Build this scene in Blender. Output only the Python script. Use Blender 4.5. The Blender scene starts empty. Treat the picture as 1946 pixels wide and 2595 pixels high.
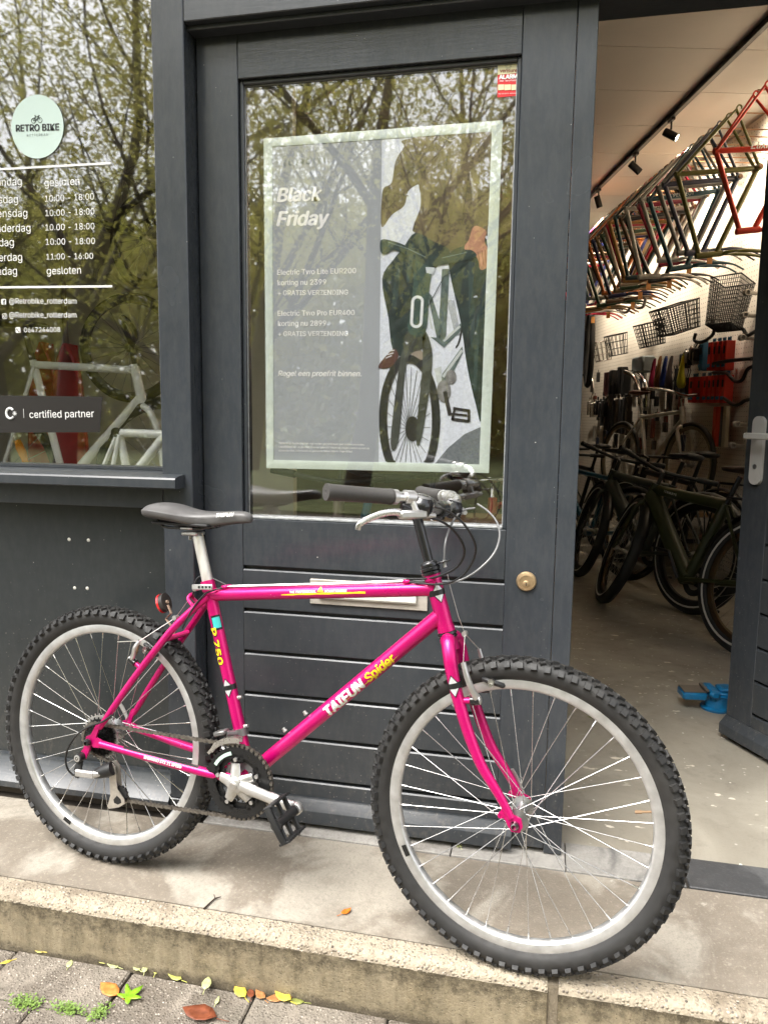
import bpy, bmesh, math, random
from mathutils import Vector, Matrix
random.seed(7)
R_ = math.radians
scene = bpy.context.scene

# ------------------------------------------------------------------ camera, sky, sun, exposure
CAM_POS = Vector((0.0, -1.8599, 1.1479))
CAM_F = 1872.67                                   # focal length in pixels of the 1946 x 2595 photograph
_yaw, _pitch, _roll = -0.2097, -0.1255, 0.0123
_fw = Vector((math.sin(_yaw)*math.cos(_pitch), math.cos(_yaw)*math.cos(_pitch), math.sin(_pitch)))
_rt = Vector((math.cos(_yaw), -math.sin(_yaw), 0.0))
_up = _rt.cross(_fw)
CAM_R = _rt*math.cos(_roll) + _up*math.sin(_roll)
CAM_U = -_rt*math.sin(_roll) + _up*math.cos(_roll)
CAM_W = _fw
cam_data = bpy.data.cameras.new("camera")
cam_data.sensor_fit = 'VERTICAL'
cam_data.sensor_height = 36.0
cam_data.lens = CAM_F/2595.0*36.0
cam_data.clip_start = 0.05
cam_data.clip_end = 400.0
cam = bpy.data.objects.new("camera", cam_data)
scene.collection.objects.link(cam)
m3 = Matrix((CAM_R, CAM_U, -CAM_W)).transposed()
cam.matrix_world = Matrix.Translation(CAM_POS) @ m3.to_4x4()
scene.camera = cam

SUN_EL, SUN_AZ = R_(60), R_(218)                  # azimuth from +Y clockwise seen from above: behind the camera
world = bpy.data.worlds.new("World")
scene.world = world
world.use_nodes = True
wn, wl = world.node_tree.nodes, world.node_tree.links
bg = wn["Background"]
sky = wn.new("ShaderNodeTexSky")
sky.sky_type = 'NISHITA'
sky.sun_disc = False
sky.sun_elevation = SUN_EL
sky.sun_rotation = SUN_AZ
sky.air_density = 1.0
sky.dust_density = 4.0
sky.ozone_density = 1.0
hs = wn.new("ShaderNodeHueSaturation")            # overcast: the blue is washed out
hs.inputs["Saturation"].default_value = 0.22
wl.new(sky.outputs[0], hs.inputs["Color"])
wl.new(hs.outputs[0], bg.inputs["Color"])
bg.inputs["Strength"].default_value = 0.15
sun_data = bpy.data.lights.new("sun", 'SUN')
sun_data.energy = 1.5
sun_data.angle = R_(42)
sun_data.color = (1.0, 0.96, 0.90)
sun = bpy.data.objects.new("sun", sun_data)
scene.collection.objects.link(sun)
_sd = Vector((math.sin(SUN_AZ)*math.cos(SUN_EL), math.cos(SUN_AZ)*math.cos(SUN_EL), math.sin(SUN_EL)))
sun.rotation_euler = _sd.to_track_quat('Z', 'Y').to_euler()
sun.location = (0, -6, 9)
vs = scene.view_settings
vs.view_transform = 'Standard'
vs.look = 'None'
vs.exposure = 1.85
vs.gamma = 1.0
vs.use_curve_mapping = False
scene.render.engine = 'CYCLES'
scene.cycles.use_denoising = True
scene.cycles.max_bounces = 8
scene.cycles.diffuse_bounces = 4
scene.cycles.glossy_bounces = 4
scene.cycles.transparent_max_bounces = 24
scene.cycles.transmission_bounces = 6
scene.cycles.caustics_reflective = False
scene.cycles.caustics_refractive = False
scene.cycles.sample_clamp_indirect = 6.0

# ------------------------------------------------------------------ photograph pixel -> point on a known plane
def ray(p):
    return (CAM_R*((p[0]-973.0)/CAM_F) - CAM_U*((p[1]-1297.5)/CAM_F) + CAM_W).normalized()
def onY(px, py, Y):
    d = ray((px, py)); return CAM_POS + d*((Y-CAM_POS.y)/d.y)
def onZ(px, py, Z):
    d = ray((px, py)); return CAM_POS + d*((Z-CAM_POS.z)/d.z)
def onPlane(px, py, o, n):
    d = ray((px, py)); return CAM_POS + d*((o-CAM_POS).dot(n)/d.dot(n))

# ------------------------------------------------------------------ object helpers
COL = scene.collection
def link(o):
    COL.objects.link(o); return o
def empty(name, loc=(0, 0, 0), parent=None, mat=None):
    o = bpy.data.objects.new(name, None); link(o)
    o.empty_display_size = 0.05
    if mat is not None: o.matrix_local = mat
    else: o.location = loc
    o.parent = parent
    return o
def tag(o, label=None, cat=None, group=None, kind=None):
    if label: o["label"] = label
    if cat: o["category"] = cat
    if group: o["group"] = group
    if kind: o["kind"] = kind
    return o
def children(o):
    return [c for c in bpy.data.objects if c.parent == o]
def copy_tree(o, parent=None):
    c = o.copy(); link(c); c.parent = parent
    for ch in list(o.children): copy_tree(ch, c)
    return c
def frame_of(t, hint=Vector((0, 0, 1))):
    t = t.normalized()
    if abs(t.dot(hint)) > 0.95: hint = Vector((1, 0, 0)) if abs(t.x) < 0.9 else Vector((0, 1, 0))
    a = hint.cross(t).normalized(); b = t.cross(a)
    return a, b
def catmull(pts, n=6, closed=False):
    P = [Vector(p) for p in pts]; out = []
    N = len(P)
    for i in range(N if closed else N-1):
        p0 = P[(i-1) % N] if closed or i > 0 else P[0]*2-P[1]
        p1 = P[i]; p2 = P[(i+1) % N]
        p3 = P[(i+2) % N] if closed or i+2 < N else P[-1]*2-P[-2]
        for k in range(n):
            t = k/n
            out.append(0.5*((2*p1)+(p2-p0)*t+(2*p0-5*p1+4*p2-p3)*t*t+(3*p1-p0-3*p2+p3)*t*t*t))
    if not closed: out.append(P[-1].copy())
    return out
class MB:
    def __init__(s): s.v = []; s.f = []
    def add(s, vs, fs):
        k = len(s.v); s.v += [tuple(x) for x in vs]; s.f += [tuple(i+k for i in f) for f in fs]; return s
    def box(s, x0, x1, y0, y1, z0, z1, c=0.0, M=None):
        if x0 > x1: x0, x1 = x1, x0
        if y0 > y1: y0, y1 = y1, y0
        if z0 > z1: z0, z1 = z1, z0
        if c <= 0:
            vs = [Vector((x, y, z)) for z in (z0, z1) for y in (y0, y1) for x in (x0, x1)]
            fs = [(0, 2, 3, 1), (4, 5, 7, 6), (0, 1, 5, 4), (2, 6, 7, 3), (0, 4, 6, 2), (1, 3, 7, 5)]
        else:
            vs = []; idx = {}
            lo, hi = (x0, y0, z0), (x1, y1, z1)
            for sx in (0, 1):
                for sy in (0, 1):
                    for sz in (0, 1):
                        sg = (sx, sy, sz)
                        for ax in range(3):
                            p = [0, 0, 0]
                            for k in range(3):
                                e = hi[k] if sg[k] else lo[k]
                                p[k] = e if k == ax else (e-c if sg[k] else e+c)
                            idx[(sg, ax)] = len(vs); vs.append(Vector(p))
            fs = []
            cen = Vector(((x0+x1)/2, (y0+y1)/2, (z0+z1)/2))
            def face(ids):
                n = (vs[ids[1]]-vs[ids[0]]).cross(vs[ids[2]]-vs[ids[0]])
                m = sum((vs[i] for i in ids), Vector())/len(ids)-cen
                fs.append(tuple(ids) if n.dot(m) > 0 else tuple(reversed(ids)))
            for ax in range(3):
                a, b = [k for k in range(3) if k != ax]
                for sd in (0, 1):
                    ids = []
                    for (p, q) in ((0, 0), (1, 0), (1, 1), (0, 1)):
                        sg = [0, 0, 0]; sg[ax] = sd; sg[a] = p; sg[b] = q
                        ids.append(idx[(tuple(sg), ax)])
                    face(ids)
            for ax in range(3):
                a, b = [k for k in range(3) if k != ax]
                for p in (0, 1):
                    for q in (0, 1):
                        g0 = [0, 0, 0]; g0[a] = p; g0[b] = q; g1 = list(g0); g1[ax] = 1
                        face([idx[(tuple(g0), a)], idx[(tuple(g0), b)], idx[(tuple(g1), b)], idx[(tuple(g1), a)]])
            for sx in (0, 1):
                for sy in (0, 1):
                    for sz in (0, 1):
                        face([idx[((sx, sy, sz), k)] for k in range(3)])
        if M is not None: vs = [M @ v for v in vs]
        return s.add(vs, fs)
    def obox(s, c, ex, ey, ez, sx, sy, sz, ch=0.0):
        """box centred at c with axes ex,ey,ez and full sizes"""
        M = Matrix((ex, ey, ez)).transposed().to_4x4(); M.translation = Vector(c)
        return s.box(-sx/2, sx/2, -sy/2, sy/2, -sz/2, sz/2, ch, M)
    def tube(s, pts, r, n=10, caps=True, closed=False, flat=None, hint=Vector((0, 0, 1))):
        P = [Vector(p) for p in pts]; N = len(P)
        rs = r if isinstance(r, (list, tuple)) else [r]*N
        if len(rs) != N:
            rs = [rs[0]+(rs[-1]-rs[0])*i/(N-1) for i in range(N)]
        rings = []; a = None
        for i in range(N):
            if closed: t = P[(i+1) % N]-P[i-1]
            else: t = P[min(i+1, N-1)]-P[max(i-1, 0)]
            t = t.normalized()
            if a is None: a, b = frame_of(t, hint)
            else:
                a = (a-t*a.dot(t))
                a = a.normalized() if a.length > 1e-6 else frame_of(t)[0]
                b = t.cross(a)
            fl = 1.0 if flat is None else (flat[i] if isinstance(flat, (list, tuple)) else flat)
            rings.append([P[i]+a*(math.cos(2*math.pi*k/n)*rs[i]*fl)+b*(math.sin(2*math.pi*k/n)*rs[i]) for k in range(n)])
        vs = [v for g in rings for v in g]; fs = []
        for i in range(N if closed else N-1):
            j = (i+1) % N
            for k in range(n):
                l = (k+1) % n
                fs.append((i*n+k, i*n+l, j*n+l, j*n+k))
        if caps and not closed:
            fs.append(tuple(range(n-1, -1, -1))); fs.append(tuple((N-1)*n+k for k in range(n)))
        return s.add(vs, fs)
    def cyl(s, a, b, r, n=16, r2=None):
        return s.tube([a, b], [r, r if r2 is None else r2], n)
    def lathe(s, prof, o, ax, n=48, closed=False, a0=0.0, a1=2*math.pi, hint=Vector((0, 0, 1))):
        """prof: list of (radius, height along ax)"""
        ax = Vector(ax).normalized(); o = Vector(o); ex, ey = frame_of(ax, hint)
        full = abs(a1-a0-2*math.pi) < 1e-6
        m = n if full else n+1
        K = len(prof); vs = []
        for i in range(m):
            t = a0+(a1-a0)*i/n
            d = ex*math.cos(t)+ey*math.sin(t)
            vs += [o+d*r+ax*h for (r, h) in prof]
        fs = []
        for i in range(n):
            j = (i+1) % m
            for k in range(K if closed else K-1):
                l = (k+1) % K
                fs.append((i*K+k, j*K+k, j*K+l, i*K+l))
        return s.add(vs, fs)
    def prism(s, poly, o, ex, ey, t):
        """polygon in (ex,ey) plane extruded by t along ex x ey, centred"""
        o = Vector(o); ex = Vector(ex).normalized(); ey = Vector(ey).normalized(); ez = ex.cross(ey)
        n = len(poly)
        vs = [o+ex*p[0]+ey*p[1]-ez*(t/2) for p in poly]+[o+ex*p[0]+ey*p[1]+ez*(t/2) for p in poly]
        fs = [tuple(range(n-1, -1, -1)), tuple(range(n, 2*n))]
        fs += [(i, (i+1) % n, n+(i+1) % n, n+i) for i in range(n)]
        return s.add(vs, fs)
    def mesh(s, name, smooth=35):
        me = bpy.data.meshes.new(name); me.from_pydata(s.v, [], s.f); me.validate()
        me.update()
        bm = bmesh.new(); bm.from_mesh(me); bmesh.ops.recalc_face_normals(bm, faces=bm.faces); bm.to_mesh(me); bm.free()
        if smooth:
            me.polygons.foreach_set("use_smooth", [True]*len(me.polygons))
            try: me.set_sharp_from_angle(angle=R_(smooth))
            except Exception: pass
        return me
    def build(s, name, m, parent=None, smooth=35, M=None):
        me = s.mesh(name, smooth)
        if m is not None: me.materials.append(m)
        o = bpy.data.objects.new(name, me); link(o); o.parent = parent
        if M is not None: o.matrix_local = M
        return o
def obj(name, me, m, parent=None):
    if m is not None and not me.materials: me.materials.append(m)
    o = bpy.data.objects.new(name, me); link(o); o.parent = parent; return o

# ------------------------------------------------------------------ text as flat mesh
FONT = FONT_B = None
try:
    import os
    FONT = bpy.data.fonts.load(os.path.join(bpy.utils.resource_path('LOCAL'), "datafiles", "fonts", "Inter.woff2"))
except Exception:
    FONT = None
_tc = {}
def text_mesh(body, shear=0.0, bold=0.0, space=1.0):
    key = (body, shear, bold, space)
    if key in _tc: return _tc[key]
    cu = bpy.data.curves.new("t", 'FONT'); cu.body = body; cu.size = 1.0; cu.shear = shear
    cu.space_character = space; cu.resolution_u = 4
    if FONT: cu.font = FONT
    o = bpy.data.objects.new("t", cu); link(o)
    me = bpy.data.meshes.new_from_object(o)
    V = [tuple(v.co) for v in me.vertices]; F = [tuple(p.vertices) for p in me.polygons]
    bpy.data.objects.remove(o); bpy.data.curves.remove(cu); bpy.data.meshes.remove(me)
    if bold:                                       # heavier weight: shifted layers, each a hair above the one below
        V0, F0 = V, F; V, F = [], []
        for li, (dx, dy) in enumerate(((0, 0), (bold, 0), (-bold, 0), (0, bold*.6), (0, -bold*.6))):
            k0 = len(V); V += [(v[0]+dx, v[1]+dy, li) for v in V0]; F += [tuple(i+k0 for i in f) for f in F0]
    else: V = [(v[0], v[1], 0) for v in V]
    _tc[key] = (V, F)
    return V, F
def flat_text(name, body, o, ex, ey, m, parent, width=None, height=None, shear=0.0, bold=0.0, space=1.0, align='L'):
    """text lying in the plane (ex,ey) with its baseline starting at o; width = metres for the whole line or height = cap height"""
    V, F = text_mesh(body, shear, bold, space)
    x0 = min(v[0] for v in V); x1 = max(v[0] for v in V)
    k = width/(x1-x0) if width else height/0.727
    off = x0 if align == 'L' else (x0+x1)/2
    o = Vector(o); ex = Vector(ex).normalized(); ey = Vector(ey).normalized()
    me = bpy.data.meshes.new(name)
    ez = ex.cross(ey)
    if ez.dot(CAM_POS-o) < 0 and parent is None: ez = -ez
    me.from_pydata([o+ex*((v[0]-off)*k)+ey*(v[1]*k)+ez*(v[2]*6e-5) for v in V], [], F); me.update()
    me.materials.append(m)
    t = bpy.data.objects.new(name, me); link(t); t.parent = parent
    return t
def tube_text(name, body, A, T, U, N, r, s0, m, parent, length, shear=0.0, bold=0.0, space=1.0, phi=0.0, tc=None, hs=1.0):
    """text wrapped on a tube: axis point A, axis dir T (reading dir), U up dir, N facing dir"""
    V, F = text_mesh(body, shear, bold, space)
    x0 = min(v[0] for v in V); x1 = max(v[0] for v in V); k = length/(x1-x0)
    bm = bmesh.new(); vv = [bm.verts.new(((v[0]-x0)*k, v[1]*k*hs, v[2]*8e-5)) for v in V]
    for f in F:
        try: bm.faces.new([vv[i] for i in f])
        except Exception: pass
    y0 = min(v[1] for v in V)*k*hs; y1 = max(v[1] for v in V)*k*hs
    st = r*0.12; y = y0+st
    while y < y1:
        bmesh.ops.bisect_plane(bm, geom=bm.verts[:]+bm.edges[:]+bm.faces[:], plane_co=(0, y, 0), plane_no=(0, 1, 0)); y += st
    c = (0.727*k*hs/2) if tc is None else tc
    for v in bm.verts:
        x, t = v.co.x, v.co.y-c; a = t/r+phi
        v.co = A+T*(s0+x)+(N*math.cos(a)+U*math.sin(a))*(r+0.0005+v.co.z)
    me = bpy.data.meshes.new(name); bm.to_mesh(me); bm.free(); me.materials.append(m)
    o = bpy.data.objects.new(name, me); link(o); o.parent = parent
    return o
def tube_patch(name, poly, A, T, U, N, r, s0, m, parent, phi=0.0, lift=0.0004):
    """a sticker (polygon in along/around metres) wrapped on a tube"""
    bm = bmesh.new(); bm.faces.new([bm.verts.new((p[0], p[1], 0)) for p in poly])
    y0 = min(p[1] for p in poly); y1 = max(p[1] for p in poly); st = r*0.15; y = y0+st
    while y < y1:
        bmesh.ops.bisect_plane(bm, geom=bm.verts[:]+bm.edges[:]+bm.faces[:], plane_co=(0, y, 0), plane_no=(0, 1, 0)); y += st
    for v in bm.verts:
        a = v.co.y/r+phi
        v.co = A+T*(s0+v.co.x)+(N*math.cos(a)+U*math.sin(a))*(r+lift)
    me = bpy.data.meshes.new(name); bm.to_mesh(me); bm.free(); me.materials.append(m)
    o = bpy.data.objects.new(name, me); link(o); o.parent = parent
    return o

# ------------------------------------------------------------------ materials
_mats = {}
def mat(name, col, rough=0.5, metal=0.0, spec=0.5, coat=0.0, var=0.0, vscale=6.0, bump=0.0, bscale=200.0, bdist=0.001,
        rvar=0.0, stretch=None, emit=None, estr=0.0, trans=0.0, alpha=1.0, sheen=0.0, coat_rough=0.05):
    if name in _mats: return _mats[name]
    m = bpy.data.materials.new(name); m.use_nodes = True
    nt = m.node_tree; N, L = nt.nodes, nt.links
    b = N["Principled BSDF"]
    b.inputs["Base Color"].default_value = (*col, 1)
    b.inputs["Roughness"].default_value = rough
    b.inputs["Metallic"].default_value = metal
    b.inputs["Specular IOR Level"].default_value = spec
    b.inputs["Coat Weight"].default_value = coat
    b.inputs["Coat Roughness"].default_value = coat_rough
    b.inputs["Transmission Weight"].default_value = trans
    b.inputs["Alpha"].default_value = alpha
    if emit: b.inputs["Emission Color"].default_value = (*emit, 1); b.inputs["Emission Strength"].default_value = estr
    if var or bump or rvar:
        tc = N.new("ShaderNodeTexCoord"); co = tc.outputs["Object"]
        if stretch:
            mp = N.new("ShaderNodeMapping"); mp.inputs["Scale"].default_value = stretch
            L.new(co, mp.inputs[0]); co = mp.outputs[0]
        if var or rvar:
            n = N.new("ShaderNodeTexNoise"); n.inputs["Scale"].default_value = vscale; n.inputs["Detail"].default_value = 6
            n.inputs["Roughness"].default_value = 0.65
            L.new(co, n.inputs["Vector"])
            if var:
                mx = N.new("ShaderNodeMix"); mx.data_type = 'RGBA'
                mr = N.new("ShaderNodeMapRange"); mr.inputs[1].default_value = 0.3; mr.inputs[2].default_value = 0.7
                L.new(n.outputs[0], mr.inputs[0]); L.new(mr.outputs[0], mx.inputs["Factor"])
                mx.inputs["A"].default_value = (*[c*(1-var) for c in col], 1)
                mx.inputs["B"].default_value = (*[min(1, c*(1+var)) for c in col], 1)
                L.new(mx.outputs["Result"], b.inputs["Base Color"])
            if rvar:
                mr2 = N.new("ShaderNodeMapRange"); mr2.inputs[1].default_value = 0.3; mr2.inputs[2].default_value = 0.7
                mr2.inputs[3].default_value = max(0.02, rough-rvar); mr2.inputs[4].default_value = min(1, rough+rvar)
                L.new(n.outputs[0], mr2.inputs[0]); L.new(mr2.outputs[0], b.inputs["Roughness"])
        if bump:
            n2 = N.new("ShaderNodeTexNoise"); n2.inputs["Scale"].default_value = bscale; n2.inputs["Detail"].default_value = 3
            L.new(co, n2.inputs["Vector"])
            bp = N.new("ShaderNodeBump"); bp.inputs["Strength"].default_value = bump; bp.inputs["Distance"].default_value = bdist
            L.new(n2.outputs[0], bp.inputs["Height"]); L.new(bp.outputs[0], b.inputs["Normal"])
    _mats[name] = m
    return m
class NT:
    """small helper to write node graphs"""
    def __init__(s, name):
        s.m = bpy.data.materials.new(name); s.m.use_nodes = True
        s.N, s.L = s.m.node_tree.nodes, s.m.node_tree.links
        s.b = s.N["Principled BSDF"]; _mats[name] = s.m
        s.co = s.N.new("ShaderNodeTexCoord").outputs["Object"]
    def geo(s): s.co = s.N.new("ShaderNodeNewGeometry").outputs["Position"]; return s
    def map(s, scale=(1, 1, 1), loc=(0, 0, 0), rot=(0, 0, 0), co=None):
        n = s.N.new("ShaderNodeMapping"); n.inputs["Scale"].default_value = scale; n.inputs["Location"].default_value = loc
        n.inputs["Rotation"].default_value = rot; s.L.new(co or s.co, n.inputs[0]); return n.outputs[0]
    def noise(s, scale, detail=5, rough=0.6, co=None, dist=0.0):
        n = s.N.new("ShaderNodeTexNoise"); n.inputs["Scale"].default_value = scale; n.inputs["Detail"].default_value = detail
        n.inputs["Roughness"].default_value = rough; n.inputs["Distortion"].default_value = dist
        s.L.new(co or s.co, n.inputs["Vector"]); return n.outputs[0]
    def vor(s, scale, co=None, feature='F1', out="Distance", rnd=1.0):
        n = s.N.new("ShaderNodeTexVoronoi"); n.feature = feature; n.inputs["Scale"].default_value = scale
        n.inputs["Randomness"].default_value = rnd
        s.L.new(co or s.co, n.inputs["Vector"]); return n.outputs[out]
    def rng(s, v, a, b, c=0.0, d=1.0):
        n = s.N.new("ShaderNodeMapRange"); n.inputs[1].default_value = a; n.inputs[2].default_value = b
        n.inputs[3].default_value = c; n.inputs[4].default_value = d; s.L.new(v, n.inputs[0]); return n.outputs[0]
    def math(s, op, a, b=None):
        n = s.N.new("ShaderNodeMath"); n.operation = op
        for i, x in enumerate((a, b)):
            if x is None: continue
            if isinstance(x, (int, float)): n.inputs[i].default_value = x
            else: s.L.new(x, n.inputs[i])
        return n.outputs[0]
    def mix(s, f, a, b, mode='MIX'):
        n = s.N.new("ShaderNodeMix"); n.data_type = 'RGBA'; n.blend_type = mode
        for k, x in (("Factor", f), ("A", a), ("B", b)):
            if isinstance(x, (int, float)): n.inputs[k].default_value = x
            elif isinstance(x, (tuple, list)): n.inputs[k].default_value = (*x, 1)
            else: s.L.new(x, n.inputs[k])
        return n.outputs["Result"]
    def sep(s, co=None):
        n = s.N.new("ShaderNodeSeparateXYZ"); s.L.new(co or s.co, n.inputs[0]); return n.outputs
    def col(s, c):
        if isinstance(c, (tuple, list)): s.b.inputs["Base Color"].default_value = (*c, 1)
        else: s.L.new(c, s.b.inputs["Base Color"])
    def rough(s, r):
        if isinstance(r, (int, float)): s.b.inputs["Roughness"].default_value = r
        else: s.L.new(r, s.b.inputs["Roughness"])
    def bump(s, h, strength=0.3, dist=0.002, nrm=None):
        n = s.N.new("ShaderNodeBump"); n.inputs["Strength"].default_value = strength; n.inputs["Distance"].default_value = dist
        s.L.new(h, n.inputs["Height"])
        if nrm is not None: s.L.new(nrm, n.inputs["Normal"])
        s.L.new(n.outputs[0], s.b.inputs["Normal"]); return n.outputs[0]
# ================================================================== materials of the place
def paint_mat(name, base, chips=True, rough=0.22, brush=(1, 1, 1), dustiness=.16):
    g = NT(name).geo()
    n1 = g.noise(2.2, 4); n2 = g.noise(40, 5, co=g.map(brush))
    c = g.mix(g.rng(n1, .3, .7), tuple(x*.82 for x in base), tuple(x*1.16 for x in base))
    c = g.mix(g.rng(n2, .35, .75, 0, .14), c, tuple(min(1, x*1.55) for x in base))
    if chips:
        v = g.vor(42); big = g.noise(9, 2)
        spot = g.math('MULTIPLY', g.rng(v, .045, .03), g.rng(big, .52, .6))
        v2 = g.vor(16); spot2 = g.math('MULTIPLY', g.rng(v2, .028, .018), g.rng(g.noise(5, 2), .5, .56))
        sc = g.vor(7, co=g.map((1, 1, .12), rot=(.2, .5, .3))); scr = g.math('MULTIPLY', g.rng(sc, .014, .006), g.rng(g.noise(3.3, 2), .56, .62))
        z = g.sep()[2]; low = g.math('MULTIPLY', g.rng(g.vor(75), .16, .09), g.math('MULTIPLY', g.rng(z, .75, .05), g.rng(g.noise(16, 3), .44, .58)))
        c = g.mix(g.math('MULTIPLY', low, .55), c, (.34, .31, .27))
        sp3 = g.math('MULTIPLY', g.rng(g.noise(34, 6, .8, co=g.map((1, 1, .5))), .52, .72), g.rng(z, .34, .02)); c = g.mix(g.math('MULTIPLY', sp3, .5), c, (.17, .15, .125))
        c = g.mix(g.math('MAXIMUM', g.math('MAXIMUM', spot, spot2), g.math('MULTIPLY', scr, .6)), c, (.5, .48, .44))
        dust = g.noise(55, 4, .7, co=g.map((1, 1, .35)))
        c = g.mix(g.rng(dust, .40, .85, 0, dustiness), c, (.15, .145, .135))
    g.col(c)
    g.rough(g.rng(g.noise(5, 3), .2, .8, rough-.04, rough+.08))
    h = g.math('ADD', g.math('MULTIPLY', g.noise(150, 3), .6), g.math('MULTIPLY', g.noise(60, 3, co=g.map(brush)), .8))
    g.bump(h, .17, .0015)
    g.b.inputs["Specular IOR Level"].default_value = .55
    return g.m
PAINT = paint_mat("anthracite_gloss_paint_upright", (.039, .045, .053), brush=(3, 3, .25))
PAINT_H = paint_mat("anthracite_gloss_paint_plank", (.037, .0425, .049), rough=.30, brush=(.25, 3, 3))
PAINT_D = paint_mat("anthracite_paint_panel", (.028, .032, .033), rough=.2, brush=(.4, 2, 1), dustiness=.06)
PAINT_G = paint_mat("anthracite_gloss_paint_rail", (.037, .0425, .049), rough=.15, brush=(.25, 3, 3))
PAINT_IN = mat("dark_paint_inside", (.03, .032, .035), .6)
GASKET = mat("black_glazing_gasket", (.012, .012, .012), .55)
SILVER_BEAD = mat("worn_pale_glazing_bead", (.32, .33, .33), .45, var=.35, vscale=60)

def glass_mat(name, f0=.085, tint=(.93, .95, .93), wob=0.0):
    m = bpy.data.materials.new(name); m.use_nodes = True; N, L = m.node_tree.nodes, m.node_tree.links
    N.remove(N["Principled BSDF"]); out = N["Material Output"]
    tr = N.new("ShaderNodeBsdfTransparent"); tr.inputs[0].default_value = (*tint, 1)
    gl = N.new("ShaderNodeBsdfGlossy"); gl.inputs["Roughness"].default_value = 0.02; gl.inputs["Color"].default_value = (1, 1, 1, 1)
    lw = N.new("ShaderNodeLayerWeight"); lw.inputs[0].default_value = .5
    p = N.new("ShaderNodeMath"); p.operation = 'POWER'; L.new(lw.outputs["Facing"], p.inputs[0]); p.inputs[1].default_value = 5
    r = N.new("ShaderNodeMapRange"); r.inputs[3].default_value = f0; r.inputs[4].default_value = 1.0; L.new(p.outputs[0], r.inputs[0])
    mx = N.new("ShaderNodeMixShader"); L.new(r.outputs[0], mx.inputs[0]); L.new(tr.outputs[0], mx.inputs[1]); L.new(gl.outputs[0], mx.inputs[2])
    if wob:
        g = N.new("ShaderNodeNewGeometry"); n = N.new("ShaderNodeTexNoise"); n.inputs["Scale"].default_value = 2.5; n.inputs["Detail"].default_value = 1
        L.new(g.outputs["Position"], n.inputs["Vector"])
        b = N.new("ShaderNodeBump"); b.inputs["Strength"].default_value = wob; b.inputs["Distance"].default_value = .01
        L.new(n.outputs[0], b.inputs["Height"]); L.new(b.outputs[0], gl.inputs["Normal"])
    L.new(mx.outputs[0], out.inputs[0])
    return m
GLASS = glass_mat("double_glazing", .14, tint=(1, 1, 1), wob=.02)

def concrete(name, dry, wet, wet_amt=.5, grain=260, agg=0.0, bump=.35, stain=None, rough=.85):
    g = NT(name).geo()
    fine = g.noise(grain, 4, .7); mid = g.noise(26, 6, .7); grit = g.noise(105, 3, .6); big = g.noise(3.4, 5, .6, dist=.6)
    c = g.mix(g.rng(mid, .3, .7), tuple(x*.86 for x in dry), tuple(min(1, x*1.1) for x in dry))
    w = g.rng(big, wet_amt-.035, wet_amt+.045, 0, 1)
    w = g.math('MULTIPLY', w, g.rng(g.noise(14, 5, .75), .2, .52, .55, 1))
    c = g.mix(w, c, g.mix(g.rng(mid, .3, .7), tuple(x*.8 for x in wet), wet))
    c = g.mix(g.rng(fine, .5, .8, 0, .5), c, tuple(x*.45 for x in dry))
    c = g.mix(g.rng(fine, .46, .2, 0, .35), c, tuple(min(1, x*1.35) for x in dry))
    c = g.mix(g.rng(grit, .54, .68, 0, .42), c, tuple(x*.55 for x in dry)); c = g.mix(g.rng(grit, .44, .3, 0, .35), c, tuple(min(1, x*1.3) for x in dry))
    pale = g.math('MULTIPLY', g.rng(g.noise(6.5, 6, .8), .62, .7), g.rng(g.noise(60, 4), .45, .6))
    c = g.mix(g.math('MULTIPLY', pale, .55), c, (.62, .58, .5))
    if agg:
        v = g.vor(agg); col = g.vor(agg, out="Color"); s = g.sep(col)
        st = g.math('MULTIPLY', g.rng(v, .42, .34), g.rng(s[0], .72, .76))
        c = g.mix(st, c, g.mix(s[1], (.12, .1, .08), (.55, .48, .4)))
    if stain:
        c = g.mix(g.rng(g.noise(9, 7, .8), .45, .66, 0, .8), c, stain)
    g.col(c); g.rough(g.rng(w, 0, 1, rough, rough-.2))
    h = g.math('ADD', fine, g.math('MULTIPLY', mid, .8))
    if agg: h = g.math('ADD', h, g.math('MULTIPLY', g.rng(g.vor(agg), .1, .5, 1, 0), 1.2))
    g.bump(h, bump, .003)
    return g.m
SLAB = concrete("worn_step_concrete", (.35, .315, .26), (.225, .19, .148), .46)
KERB_TOP = concrete("kerb_nose_aggregate", (.37, .315, .235), (.24, .195, .14), .54, grain=150, agg=130, bump=.9)
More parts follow.
